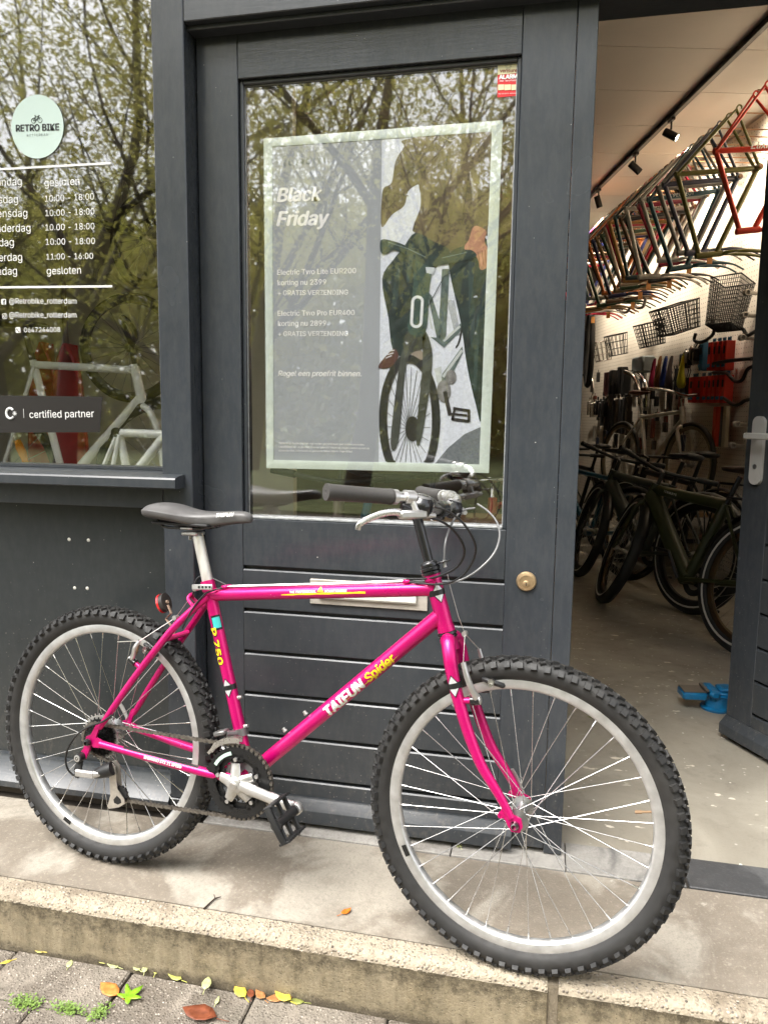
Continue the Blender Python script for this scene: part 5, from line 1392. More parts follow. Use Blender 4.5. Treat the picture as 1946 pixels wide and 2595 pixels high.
PEG = peg_mat()
WALLW = mat("brown_wall_paint", (.13, .105, .08), .8, var=.08, vscale=3)
CEIL = mat("ceiling_panel", (.42, .39, .35), .75, var=.04, vscale=2)
def wallbox(name, a0, a1, b0, b1, z0, z1, m):
    mb = MB(); mb.obox(IB((a0+a1)/2, (b0+b1)/2, (z0+z1)/2), AD, BD, ZD, a1-a0, b1-b0, z1-z0); return tag(mb.build(name, m, smooth=0), kind="structure")
pw = wallbox("pegboard_wall", .25, AB, BW, BW+.1, 0, CZ, PEG)
wallbox("back_wall", AB, AB+.1, -3.4, BW+.1, 0, CZ, WALLW)
wallbox("side_wall", 1.0, AB, -3.5, -3.4, 0, CZ, WALLW)
ceil = wallbox("ceiling", -.4, AB+.1, -3.6, BW+.2, CZ+.012, CZ+.10, mat("ceiling_joint", (.55, .50, .43), .9))
seams = [1.0, 1.62, 2.16, 2.73, 3.29, 3.86, 4.42, 5.0, 5.6, 6.2, 6.8, 7.4, 8.2]
seams = [-.4, .15]+[.77]+[1.39]+[2.163-.0]+[2.727]+[3.29]+[3.86, 4.42, 4.98, 5.55, 6.1, 6.7, 7.3, 8.2]
for a0, a1 in zip(seams[:-1], seams[1:]):
    mb = MB(); mb.obox(IB((a0+a1)/2, -.65, CZ+.005), AD, BD, ZD, a1-a0-.005, 5.9, .012, .002); mb.build("ceiling_panel", CEIL, ceil, 0)
# track with spotlights
bt = onPlane(*i1(400, 305), Vector((0, 0, CZ-.02)), ZD).dot(BD)
TRACK = mat("black_track", (.008, .008, .008), .45)
trk = empty("ceiling_track", IB(4.5, bt, CZ)); tag(trk, "long black lighting track under the shop ceiling", "light track")
bpy.context.view_layer.update()
mb = MB(); mb.obox(IB(4.2, bt, CZ-.018), AD, BD, ZD, 7.6, .036, .034, .003); world_child(mb.build("track_rail", TRACK, None, 30), trk)
LAMP_ON = mat("lit_lamp_face", (1, .9, .75), .4, emit=(1.0, .86, .62), estr=14)
def spot(a, aim, label, seen=True):
    t = empty("track_spotlight", IB(a, bt, CZ-.036)); t.scale = (.86, .86, .86); tag(t, label, "spotlight", "spotlights on the ceiling track")
    p = Vector((0, 0, 0)); m = MB(); m.obox(p+Vector((0, 0, -.012)), AD, BD, ZD, .09, .03, .024, .003); m.build("adapter", TRACK, t, 30)
    m = MB(); m.cyl(p+Vector((0, 0, -.02)), p+Vector((0, 0, -.085)), .008, 10); m.build("stem", TRACK, t, 30)
    d = Vector(aim).normalized(); c = p+Vector((0, 0, -.125)); m = MB(); m.lathe([(0, -.062), (.030, -.060), (.032, -.056), (.032, .062), (.028, .062), (.028, .055)], c, d, 24); m.build("lamp_body", TRACK, t, 40)
    m = MB(); m.lathe([(0, .0555), (.0278, .0555)], c, d, 20); m.build("lamp_face", LAMP_ON, t, 40)
    ld = bpy.data.lights.new("spotlight_beam", 'SPOT'); ld.energy = 50; ld.color = (1.0, .86, .68); ld.spot_size = R_(115); ld.spot_blend = 1.0; ld.shadow_soft_size = .03
    lo = bpy.data.objects.new("spotlight_beam", ld); link(lo); lo.parent = t; lo.location = c+d*.075; lo.rotation_euler = (-d).to_track_quat('Z', 'Y').to_euler()
for (a, aim, lab) in ((3.63, BD*.75+ZD*-.55-AD*.45, "lit black spotlight nearest the door on the ceiling track"), (4.32, BD*.8-ZD*.6+AD*.1, "middle black spotlight on the ceiling track"), (5.25, BD*.35-ZD*.9+AD*.15, "farthest black spotlight at the end of the ceiling track"),
                      (2.22, BD*.8-ZD*.6, "added black spotlight, out of view on the track close to the shop front"), (6.4, BD*.7-ZD*.7, "added black spotlight, out of view deep in the shop on the ceiling track")):  # last two spotlights are unseen additions that give the shop more light
    spot(a, aim, lab)

# ---------------------------------------------------------------- hanging frames
def lacq(n, c, r=.3): return mat("lacquer_"+n, c, r, metal=.15, coat=.4, var=.12, vscale=30)
FC = [("red", (.62, .035, .012)), ("olive green", (.12, .12, .022)), ("slate blue", (.045, .05, .085)), ("grey", (.20, .19, .17)), ("teal", (.02, .07, .09)), ("silver", (.42, .40, .36)), ("crimson", (.30, .015, .04)), ("white", (.55, .52, .46)), ("black", (.02, .02, .02)), ("brown", (.12, .07, .035)),
      ("dark teal", (.02, .06, .07)), ("gold", (.42, .22, .06)), ("pink red", (.62, .03, .08)), ("cream", (.5, .44, .33)), ("dark green", (.03, .07, .03)), ("bronze", (.22, .14, .06)), ("navy", (.015, .02, .08)), ("orange", (.55, .16, .03))]
hooks_a = [2.508, 2.819, 3.059, 3.18, 3.326, 3.461]+[3.56+.098*i for i in range(22)]
ordn = ["first", "second", "third", "fourth", "fifth", "sixth", "seventh", "eighth", "ninth", "tenth", "eleventh", "twelfth", "thirteenth", "fourteenth", "fifteenth", "sixteenth", "seventeenth", "eighteenth", "nineteenth", "twentieth", "twenty-first", "twenty-second", "twenty-third", "twenty-fourth", "twenty-fifth", "twenty-sixth", "twenty-seventh", "last"]
rr_ = random.Random(11)
def hanging_frame(i, a):
    nm, c = FC[i] if i < len(FC) else FC[3+(i*5) % 14]; m = lacq(nm, c)
    hb = 1.742; t = empty("hanging_bicycle_frame", IB(a, hb, 3.0)); tag(t, f"{nm} bicycle frame hung by its dropouts, {ordn[i]} in the row from the door", "bicycle frame", "bicycle frames hanging in a row along the shop wall")
    k = 1.0+rr_.uniform(-.06, .05); tl = rr_.uniform(-.07, .07)
    def Q(b, z, w=0.0):
        x, y = (b-1.735)*k, (z-2.985)*k
        x, y = x*math.cos(tl)-y*math.sin(tl), x*math.sin(tl)+y*math.cos(tl)
        return BD*x+ZD*(y-.015)+AD*w
    B_, S_, Ht, Hb, F_ = (1.912, 2.690), (1.445, 2.645), (1.600, 2.222), (1.745, 2.236), (1.95, 2.236)
    if i % 3 == 1: Ht = (1.585, 2.19); Hb = (1.735, 2.21)
    if i == 0: S_ = (1.51, 2.66); B_ = (1.98, 2.69); Ht = (1.655, 2.222); Hb = (1.79, 2.236); F_ = (2.02, 2.236)
    f = MB(); f.tube([Q(*S_), Q(*B_)], .0155, 10); f.tube([Q(S_[0]-.012, S_[1]-.003), Q(S_[0]+.01, S_[1])], .019, 10)
    f.tube([Q(*S_), Q(Ht[0]+.02, Ht[1]+.003)], .0145, 10); f.tube([Q(*B_), Q(Hb[0]-.03, Hb[1]+.004)], .0160, 10); f.tube([Q(*Ht), Q(*Hb)], .0185, 12)
    f.tube([Q(*B_, -.034), Q(*B_, .034)], .0200, 12)
    for s in (1, -1):
        D = Q(1.735, 2.985, s*.062); f.tube([Q(S_[0], S_[1], s*.012), D], [.0085, .0070], 8); f.tube([Q(B_[0], B_[1], s*.022), D], [.0105, .0075], 8)
        f.tube(catmull([D, D+ZD*.014+BD*.004, D+ZD*.024+BD*.016, D+ZD*.018+BD*.030, D+ZD*.004+BD*.030], 3), .0055, 6)
    f.build("frame_tubes", m, t, 50)
    fk = MB(); mid = Q(F_[0]-.16, F_[1]+.004)
    for s in (1, -1): fk.tube(catmull([Q(Hb[0]+.012, Hb[1], s*.012), Q(Hb[0]+.04, Hb[1]+.004, s*.042), Q(Hb[0]+.16, Hb[1]+.010, s*.048), Q(Hb[0]+.26, Hb[1]-.004, s*.050), Q(Hb[0]+.335, Hb[1]-.040, s*.050)], 3), [.0125, .0120, .0105, .0085, .0065]*2+[.006]*3, 8)
    fk.build("fork", m if i not in (3, 5, 9) else lacq("chrome", (.6, .58, .54), .2), t, 50)
    h = MB(); h.tube([Q(1.728, 2.990), BD*(BW-hb)+ZD*-.01], .004, 6); h.tube([Q(B_[0]-.0, B_[1], -.045), Q(B_[0]+.0, B_[1], .05)], .012, 10)
    h.build("wooden_peg", mat("wooden_peg", (.30, .16, .07), .6), t, 40)
    if i % 3 == 0 and i:
        MB().obox(Q(Hb[0]+.06, Hb[1]-.06, -.05), BD, AD, ZD, .035, .002, .06).build("price_tag", mat("orange_price_tag", (.55, .24, .06), .6), t, 0)
    if i == 0:
        flat_text("frame_lettering", "Elixir", Q(1.70, 2.668, -.0165), (Q(*B_)-Q(*S_)).normalized(), ZD, WHITE, t, width=.125, shear=.3, bold=.02)
    if i in (4, 5, 7): flat_text("frame_lettering", {4: "PEUGEOT", 5: "NORTA", 7: "GIANT"}[i], Q(1.60, 2.652, -.0165), (Q(*B_)-Q(*S_)).normalized(), ZD, INK if i != 4 else WHITE, t, width=.14)
for i, a in enumerate(hooks_a): hanging_frame(i, a)

# ---------------------------------------------------------------- wire baskets and racks on the wall
WIREB = mat("black_wire", (.012, .012, .012), .4); WIREC = mat("chrome_wire", (.6, .58, .54), .25, metal=1.0)
def basket(cpx, b, size, tilt, m, label, nw=9, turn=0.0, taper=.82, r=.0034, rows=6):
    c = onB(*cpx, b); t = empty("wire_basket", c); tag(t, label, "basket", "wire baskets hung on the pegboard")
    W, H, Dp = size
    ex = (BD*math.cos(turn)+AD*math.sin(turn)); ey = ZD.cross(ex); Rm = Matrix.Rotation(tilt, 3, ey)
    ex, ez = Rm @ ex, Rm @ ZD
    def Q(x, y, z):
        k = taper+(1-taper)*(z+.5); return ex*(x*W*k)+ey*(y*Dp*k)+ez*(z*H)
    rm = MB(); rm.tube([Q(-.5, -.5, .5), Q(.5, -.5, .5), Q(.5, .5, .5), Q(-.5, .5, .5)], r*2.1, 8, closed=True); rm.build("basket_rim", m, t, 50); rm = MB(); rm.tube([Q(-.5, -.5, -.5), Q(.5, -.5, -.5), Q(.5, .5, -.5), Q(-.5, .5, -.5)], r*1.5, 8, closed=True)
    rm.build("basket_base", m, t, 50)
    w = MB()
    for i in range(nw+1):
        x = -.5+i/nw
        for y in (-.5, .5): w.tube([Q(x, y, .5), Q(x, y, -.5)], r, 5)
        w.tube([Q(x, -.5, -.5), Q(x, .5, -.5)], r, 5); w.tube([Q(-.5, x, -.5), Q(.5, x, -.5)], r, 5)
        for xx in (-.5, .5): w.tube([Q(xx, x, .5), Q(xx, x, -.5)], r, 5)
    for j in range(1, rows):
        z = -.5+j/rows; w.tube([Q(-.5, -.5, z), Q(.5, -.5, z), Q(.5, .5, z), Q(-.5, .5, z)], r, 5, closed=True)
    w.build("basket_wires", m, t, 50)
basket(i2(515, 315), 2.02, (.30, .21, .22), R_(-18), WIREB, "large black wire basket tilted on the pegboard below the frames", 11, R_(15))
basket(i2(760, 245), 2.12, (.20, .34, .22), R_(14), WIREB, "tall black mesh basket hanging nearest the open door", 14, R_(35), r=.0026, rows=12)
basket(i2(390, 390), 2.12, (.20, .20, .18), R_(-14), WIREB, "open black wire basket left of the large tilted one", 7, R_(10))
basket(i2(230, 440), 2.10, (.17, .20, .16), R_(-12), WIREB, "small black wire rack farther along the pegboard", 4, R_(5), rows=3, r=.0035)
basket(i2(160, 470), 2.10, (.15, .20, .14), R_(-12), WIREC, "small chrome wire rack at the far end of the pegboard", 3, R_(5), rows=3, r=.004)

# ---------------------------------------------------------------- goods on hooks
PRED = mat("red_card", (.62, .03, .015), .45); PBLUE = mat("blue_card", (.03, .16, .30), .45); PBLACK = mat("black_card", (.02, .02, .02), .4)
def pack(cpx, b, w, h, m, label, cat="package", group=None, d=.05, tops=None, name="retail_pack", win=True):
    c = onB(*cpx, b); t = empty(name, c-ZD*h/2); tag(t, label, cat, group)
    f = MB(); f.obox(ZD*h/2, AD, BD, ZD, w, d, h, .003); f.build("carton", m, t, 0)
    if tops:
        f = MB(); f.obox(ZD*(h+.014), AD, BD, ZD, w*.94, .006, .028); f.build("header_card", tops, t, 0)
    if win:
        f = MB(); f.obox(ZD*h*.7-BD*(d/2+.002), AD, BD, ZD, w*.45, .003, h*.26); f.build("pack_window", PBLACK, t, 0)
        f = MB(); f.obox(ZD*h*.18-BD*(d/2+.002), AD, BD, ZD, w*.98, .003, h*.12); f.build("pack_stripe", PBLUE, t, 0)
    return t
nth = ["first", "second", "third", "fourth", "fifth", "sixth", "seventh"]
for i, x in enumerate((650, 690, 715, 738, 762)):
    pack(i2(x, 497-i*1.5), 2.24, .062 if i == 0 else .052, .215, PRED if i else PBLUE, f"red boxed tyre tube, {nth[i]} from the left on the upper hook row", group="boxed tubes on the upper hook row", tops=PBLUE, d=.07)
for i, x in enumerate((602, 640, 668, 690, 710, 732, 755)):
    pack(i2(x, 655-i*.8), 2.24, .085 if i == 0 else .052, .205, PRED, f"red boxed tyre tube, {nth[i]} from the left on the lower hook row", group="boxed tubes on the lower hook row", tops=PBLUE, d=.07)
pack(i2(560, 645), 2.24, .10, .16, PBLACK, "black boxed accessory left of the lower red boxes")
for i, (x, y, h, c) in enumerate(((190, 625, .30, (.05, .012, .015)), (215, 620, .32, (.018, .018, .02)), (255, 610, .34, (.015, .015, .016)), (275, 620, .30, (.02, .02, .02)))):
    pack(i2(x, y), 2.20, .09, h*.8, mat(f"dark_pack_{i}", c, .5), ["dark red hanging pack at the far end of the hook row", "black hanging pack beside the dark red one", "wide black hanging pack in the middle of the dark packs", "narrow black hanging pack below the chrome mudguards"][i], win=False, d=.08)
for i, (x, c) in enumerate(((700, (.55, .06, .02)), (718, (.60, .05, .02)), (735, (.08, .07, .07)), (748, (.5, .42, .30)))):
    pack(i2(x, 830), 2.24, .05, .30, mat(f"tyre_card_{i}", c, .5), ["orange card of the lowest hook row, leftmost", "second orange card of the lowest hook row", "dark card of the lowest hook row", "pale card at the right end of the lowest hook row"][i], win=False, d=.03)
def hung_saddle(cpx, col, label):
    c = onB(*cpx, 2.18); t = empty("hanging_saddle", c-ZD*.14); tag(t, label, "saddle", "saddles hung on the pegboard")
    mb = MB(); secs = [(0, .016, .02), (.03, .022, .03), (.10, .028, .034), (.16, .045, .040), (.21, .070, .046), (.25, .076, .044), (.275, .055, .03), (.28, .02, .012)]
    n = 12; vs = []
    for (z, w, d) in secs:
        for k in range(n): tt_ = 2*math.pi*k/n; vs.append(ZD*z+AD*(w*math.cos(tt_))+BD*(d*.5*math.sin(tt_)-.12*math.sin(z*9)*.15))
    vs = [Vector((v.x, v.y, .28-v.z)) for v in vs]
    mb.add(vs, [(i*n+k, i*n+(k+1) % n, (i+1)*n+(k+1) % n, (i+1)*n+k) for i in range(len(secs)-1) for k in range(n)]+[tuple(range(n)), tuple((len(secs)-1)*n+k for k in range(n-1, -1, -1))])
    mb.build("saddle_shell", mat("saddle_"+label.split()[0], col, .4), t, 60)
    r = MB(); r.tube([ZD*.06+BD*.03-AD*.02, ZD*.14+BD*.05-AD*.02, ZD*.2+BD*.03-AD*.02], .004, 6); r.tube([ZD*.06+BD*.03+AD*.02, ZD*.14+BD*.05+AD*.02, ZD*.2+BD*.03+AD*.02], .004, 6); r.build("saddle_rails", WIREB, t, 60)
hung_saddle(i2(408, 580), (.22, .01, .04), "crimson saddle hanging point down on the pegboard"); hung_saddle(i2(435, 570), (.20, .09, .03), "tan saddle hanging between the crimson and the blue one")
hung_saddle(i2(462, 572), (.01, .03, .18), "blue saddle hanging point down on the pegboard"); hung_saddle(i2(488, 572), (.03, .02, .02), "brown saddle hanging just right of the blue one"); hung_saddle(i2(548, 565), (.55, .48, .03), "yellow saddle hanging next to the boxed tubes")
mb = MB(); c = onB(*i2(355, 535), 2.2); mb.obox(c, AD, BD, ZD, .30, .12, .15, .015); o = mb.build("bar_bag", mat("grey_bag_fabric", (.28, .32, .33), .8), None, 40); tag(o, "grey handlebar bag hanging above the saddles", "bag")
def bent_bar(pxs, b, r, m, label, name="spare_handlebar"):
    P = [onB(*i2(*p[:2]), b if len(p) < 3 else p[2]) for p in pxs]; o = P[len(P)//2]
    mb = MB(); mb.tube(catmull([p-o for p in P], 5), r, 8); ob = mb.build(name, m, None, 60); ob.location = o; tag(ob, label, "handlebar", "spare parts hung on the pegboard"); return ob
CHR = mat("bright_chrome", (.7, .68, .64), .15, metal=1.0); BARB = mat("black_bar", (.015, .015, .015), .4)
bent_bar([(605, 385), (600, 420), (640, 425), (690, 385), (685, 320)], 2.1, .013, BARB, "black curved handlebar under the tall mesh basket")
bent_bar([(690, 530), (740, 520), (800, 512), (875, 505)], 2.2, .014, BARB, "straight black handlebar crossing the upper red boxes")
bent_bar([(690, 572), (750, 575), (790, 612), (825, 608), (850, 560), (880, 540)], 2.2, .013, BARB, "black riser handlebar between the two rows of red boxes")
bent_bar([(740, 695), (785, 725), (815, 722), (840, 705), (870, 698)], 2.2, .013, BARB, "black handlebar with chrome clamp below the red boxes")
bent_bar([(785, 350), (830, 365), (850, 395), (890, 375)], 2.2, .013, BARB, "black stub of a handlebar beside the mesh basket")
bent_bar([(270, 570), (310, 590), (335, 650), (340, 730)], 2.12, .022, CHR, "chrome mudguard curving down behind the white bicycle")
bent_bar([(310, 560), (350, 590), (372, 650), (372, 735)], 2.16, .022, CHR, "second chrome mudguard beside the first one")
bent_bar([(65, 590), (90, 565), (112, 600), (118, 660), (108, 700)], 2.15, .012, CHR, "bright handlebar at the far left of the pegboard")
bent_bar([(240, 240), (245, 275), (275, 285), (295, 260)], 2.0, .014, lacq("grey bar", (.3, .28, .25)), "grey drop handlebar hooked under the frames, left one")
bent_bar([(305, 235), (325, 262), (355, 258), (368, 215)], 2.0, .014, lacq("grey bar", (.3, .28, .25)), "grey drop handlebar hooked under the frames, right one")
for i, (x, y) in enumerate(((848, 190), (838, 298), (826, 405), (800, 818), (780, 920))):
    c = onB(*i2(x, y), 2.14); e = onB(*i2(x+55, y+5), 2.30)
    mb = MB(); mb.tube([Vector((0, 0, 0)), e-c], .014, 10); mb.lathe([(.014, -.02), (.022, -.018), (.022, .018), (.014, .02)], Vector((0, 0, 0)), AD, 14, closed=True)
    o = mb.build("stem_on_hook", mat("grey_alloy_stem", (.40, .37, .33), .4, metal=.6), None, 40); o.location = c; tag(o, ["top grey stem on its hook beside the mesh basket", "second grey stem from the top beside the open door", "third grey stem from the top beside the open door", "grey stem on its hook under the small pouch", "lowest grey stem beside the door handle"][i], "stem", "handlebar stems on hooks")
rq = random.Random(5)
for i in range(9):
    c = onB(*i2(545+i*9+rq.uniform(-3, 3), 500+rq.uniform(-25, 25)), 2.2)
    mb = MB(); mb.obox(Vector((0, 0, 0)), AD, BD, ZD, .03, .06, .10, .006); mb.tube([Vector((0, 0, .05)), Vector((.02, 0, .09))], .006, 6)
    o = mb.build("brake_lever_set", mat("chrome_part", (.45, .42, .38), .3, metal=.9) if i % 2 else BARB, None, 40); o.location = c; tag(o, f"small brake part, {ordn[i]} from the left in the bundle by the red boxes", "brake part", "bundle of brake parts by the red boxes")
for i in range(7):
    c = onB(*i2(100+i*13, 745+rq.uniform(-8, 8)), 2.15)
    mb = MB(); mb.obox(Vector((0, 0, 0)), AD, BD, ZD, .03, .05, .16, .006); mb.cyl(Vector((0, 0, .08)), Vector((0, 0, .12)), .01, 8)
    o = mb.build("seat_post", CHR if i < 3 else BARB, None, 40); o.location = c; tag(o, f"short seat post, {ordn[i]} from the left at the far end of the pegboard", "seat post", "seat posts at the far end of the pegboard")
for i in range(8):
    c = onB(*i2(165+i*17, 770+rq.uniform(-10, 10)), 2.17)
    mb = MB(); mb.obox(Vector((0, 0, 0)), AD, BD, ZD, .05, .05, .34+rq.uniform(-.05, .05), .004); mb.lathe([(.012, -.01), (.022, -.01), (.022, .01), (.012, .01)], Vector((0, 0, .2)), BD, 10, closed=True)
    o = mb.build("folded_tyre", mat("folded_tyre_%d" % (i % 3), [(.02, .02, .02), (.05, .035, .02), (.03, .03, .032)][i % 3], .7), None, 40); o.location = c; tag(o, f"folded tyre, {ordn[i]} from the left behind the parked bicycles", "tyre", "folded tyres behind the bicycles")
c = onB(*i2(98, 460), 1.95); mb = MB(); mb.tube([Vector((0, 0, 0))+AD*(math.cos(t)*.10)+ZD*(math.sin(t)*.38) for t in [i*math.pi/16 for i in range(32)]], .03, 8, closed=True)
o = mb.build("tyre_hoop", mat("plain_black_tyre", (.01, .01, .01), .6), None, 50); o.location = c; tag(o, "black tyre hanging at the far end of the wall", "tyre")

rk_ = random.Random(23)
rows_ = (("top", 600), ("second", 650), ("third", 720), ("fourth", 790), ("fifth", 850), ("lowest", 900))
cells = [(r, j, 95+465*(j+rk_.uniform(.15, .85))/8) for r in range(6) for j in range(8)]
for i, (r_, j_, x_) in enumerate(cells):
    c = onB(*i2(x_, rows_[r_][1]+rk_.uniform(-18, 18)), rk_.uniform(2.2, 2.3)); h = rk_.uniform(.07, .2)
    mb = MB(); mb.obox(Vector((0, 0, 0)), AD, BD, ZD, rk_.uniform(.03, .09), .03, h, .003); mb.cyl(Vector((0, 0, h/2)), Vector((0, 0, h/2+.03)), .004, 6)
    o = mb.build("accessory_pack", mat("accessory_%d" % (i % 7), [(.02, .02, .02), (.05, .045, .04), (.20, .05, .03), (.10, .09, .08), (.35, .33, .30), (.03, .04, .08), (.015, .015, .015)][i % 7], .45), None, 30); o.location = c
    tag(o, f"{['black', 'charcoal', 'dark red', 'taupe', 'pale grey', 'navy', 'jet black'][i % 7]} accessory pack, {ordn[j_]} from the left in the {rows_[r_][0]} crowded pegboard row", "package", "accessory packs crowding the pegboard")
# ---------------------------------------------------------------- bicycles on the shop floor
SPK = mat("dull_spokes", (.35, .34, .32), .35, metal=.9)
def shop_wheel(par, loc, R, tw, tyre, rim, steer=None, spokes=28, stripe=None, rimw=.03):
    w = empty("wheel", loc, par)
    if steer is not None: w.rotation_euler = steer
    MB().lathe([(R-tw*1.0, -tw*.30), (R-tw*.85, -tw*.46), (R-tw*.5, -tw*.5), (R-tw*.15, -tw*.38), (R, 0), (R-tw*.15, tw*.38), (R-tw*.5, tw*.5), (R-tw*.85, tw*.46), (R-tw*1.0, tw*.30)], (0, 0, 0), (0, 1, 0), 48).build("tyre", tyre, w, 50)
    r1 = R-tw*.95
    MB().lathe([(r1, -.012), (r1, .012), (r1-rimw*.8, .010), (r1-rimw, 0), (r1-rimw*.8, -.010)], (0, 0, 0), (0, 1, 0), 48, closed=True).build("rim", rim, w, 50)
    s = MB()
    for i in range(spokes):
        t = 2*math.pi*i/spokes; q = t+(1 if i % 4 < 2 else -1)*.7; y = .03 if i % 2 else -.03
        s.tube([Vector((math.cos(q)*.022, y, math.sin(q)*.022)), Vector((math.cos(t)*(r1-rimw), 0, math.sin(t)*(r1-rimw)))], .0014, 4)
    s.lathe([(.008, -.055), (.014, -.05), (.022, -.032), (.014, -.02), (.014, .02), (.022, .032), (.014, .05), (.008, .055)], (0, 0, 0), (0, 1, 0), 16)
    s.build("spokes_and_hub", SPK, w, 50)
    if stripe is not None:
        for y in (-1, 1): MB().lathe([(R-tw*.78, y*(tw*.47+.001)), (R-tw*.62, y*(tw*.495+.001))], (0, 0, 0), (0, 1, 0), 48).build("reflex_stripe", stripe, w, 50)
    return w
def shop_bike(name, label, x, y, head, lean, col, R=.345, wb=1.07, tw=.042, z=0.0, steer=0.0, tube=.018, dtube=.022, rim=None, tyre=None, stripe=None, guard=None, sadcol=(.05, .03, .02), barcol=None, fork=None, bar='flat', rack=False, lamp=False, sizes=None, text=None, group=None, lamp_col=None):
    root = empty(name); e1 = Vector((math.cos(head), math.sin(head), 0)); n0 = Vector((-math.sin(head), math.cos(head), 0))
    e2 = ZD*math.cos(lean)+n0*math.sin(lean); nn = e1.cross(e2)*-1
    M = Matrix((e1, nn, e2)).transposed().to_4x4(); M.translation = Vector((x, y, z)); root.matrix_world = M
    tag(root, label, "bicycle", group)
    S = dict(bb=(.45, -.065), st=(.305, .40), tt=(.315, .375), ht=(.885, .455), hb=(.925, .315))
    S.update(sizes or {})
    l = lambda u, v, w=0: Vector((u, -w, v+R))
    rimm = rim or mat("black_rim", (.02, .02, .02), .4); ty = tyre or mat("shop_tyre", (.016, .016, .016), .65); gm = guard
    f = MB(); f.tube([l(*S['bb']), l(*S['st'])], tube, 12); f.tube([l(*S['tt']), l(S['ht'][0]+.008, S['ht'][1]-.035)], tube, 12); f.tube([l(*S['bb']), l(S['hb'][0]-.012, S['hb'][1]+.04)], dtube, 14); f.tube([l(*S['ht']), l(*S['hb'])], tube+.004, 14)
    f.tube([l(*S['bb'], .045), l(*S['bb'], -.045)], .024, 14)
    for s in (1, -1): f.tube([l(S['bb'][0]-.02, S['bb'][1], s*.035), l(.02, 0, s*.065)], [.013, .010], 10); f.tube([l(S['tt'][0]-.01, S['tt'][1]-.01, s*.014), l(S['tt'][0]*.5, S['tt'][1]*.5, s*.045), l(.01, .01, s*.065)], [.010, .009, .008], 10)
    fr_ = f.build("frame", col, root, 45)
    if text:
        A, B = l(S['tt'][0]+.24, S['tt'][1]-.008), l(S['ht'][0], S['ht'][1]-.035); T = (B-A).normalized()
        flat_text("frame_lettering", text, A+Vector((0, tube+.001, 0))+T*.22, -T, Vector((0, 0, 1)), WHITE, fr_, width=.11, bold=.01, space=1.2)
    shop_wheel(root, l(0, 0), R, tw, ty, rimm, stripe=stripe)
    # front assembly turned about the head tube
    hd2 = (l(*S['ht'])-l(*S['hb'])).normalized(); Rs = Matrix.Rotation(steer, 4, hd2)
    fr = empty("front_end", l(*S['hb']), root); fr.rotation_euler = Rs.to_euler()
    g = lambda u, v, w=0: l(u, v, w)-l(*S['hb'])
    fm_ = MB()
    for s in (1, -1): fm_.tube(catmull([g(S['hb'][0]+.004, S['hb'][1]-.012, s*.02), g(S['hb'][0]+.016, S['hb'][1]-.05, s*.055), g(S['hb'][0]+.07, S['hb'][1]*.45, s*.058), g(wb, 0, s*.058)], 4), [.017, .017, .016, .014, .011]*2+[.010]*3, 10)
    fm_.tube([g(*S['hb']), g(S['hb'][0]+.006, S['hb'][1]-.03)], tube+.004, 12)
    fm_.build("fork", fork or col, fr, 45)
    st_ = MB(); top = g(*S['ht'])+hd2*.07; st_.tube([g(*S['ht']), top, top+Vector((.06, 0, .02))], .013, 10)
    W = .30; bm_ = barcol or BARB
    if bar == 'flat': P = [Vector((-.06, s_*W, .045)) for s_ in (-1,)]+[Vector((.0, -.16, .03)), Vector((.06, -.04, .02)), Vector((.06, .04, .02)), Vector((.0, .16, .03))]+[Vector((-.06, W, .045))]
    else: P = [Vector((-.14, -.27, .06)), Vector((-.02, -.24, .06)), Vector((.06, -.13, .045)), Vector((.06, 0, .02)), Vector((.06, .13, .045)), Vector((-.02, .24, .06)), Vector((-.14, .27, .06))]
    st_.tube(catmull([top+p for p in P], 4), .0115, 10); st_.build("handlebar", bm_, fr, 50)
    for s in (0, -1):
        gp__ = MB(); a_, b_ = top+P[s], top+P[1 if s == 0 else -2]; gp__.tube([a_, a_.lerp(b_, .75)], .0165, 10)
        gp__.build("grip", mat("grip_"+("brown" if bar != 'flat' else "black"), (.12, .05, .025) if bar != 'flat' else (.015, .015, .015), .6), fr, 50)
    wv = shop_wheel(fr, g(wb, 0), R, tw, ty, rimm, stripe=stripe)
    if lamp: MB().lathe([(0, -.03), (.02, -.025), (.03, .01), (.026, .016), (0, .018)], g(S['hb'][0]+.06, S['hb'][1]+.03), (1, 0, 0), 16).build("headlamp", CHR, fr, 50)
    if gm is not None:
        for (c, par, a0, a1) in ((l(0, 0), root, 20, 200), (g(wb, 0), fr, 30, 165)):
            m_ = MB(); K_ = 24; vs = []
            for i in range(K_+1):
                t = R_(a0+(a1-a0)*i/K_)
                for (dr, yy) in ((.0, -.030), (.012, -.02), (.016, 0), (.012, .02), (.0, .030)): vs.append(c+Vector((math.cos(t)*(R+.010+dr), yy, math.sin(t)*(R+.010+dr))))
            m_.add(vs, [(i*5+k_, i*5+k_+1, (i+1)*5+k_+1, (i+1)*5+k_) for i in range(K_) for k_ in range(4)]); m_.build("mudguard", gm, par, 60)
    sp_ = MB(); d_ = (l(*S['st'])-l(*S['bb'])).normalized(); p1 = l(*S['st'])+d_*.16; sp_.tube([l(*S['st']), p1], .014, 10); sp_.build("seatpost", CHR if bar != 'flat' else BARB, root, 50)
    sa = MB(); secs = [(-.13, .02, .02), (-.12, .055, .035), (-.08, .075, .05), (-.03, .06, .045), (.03, .032, .036), (.09, .022, .030), (.125, .018, .024), (.135, .006, .01)]; vs = []
    for (u, hw, th) in secs:
        for k_ in range(12): t = 2*math.pi*k_/12; vs.append(p1+Vector((u, hw*math.cos(t), .035+th*.5*math.sin(t))))
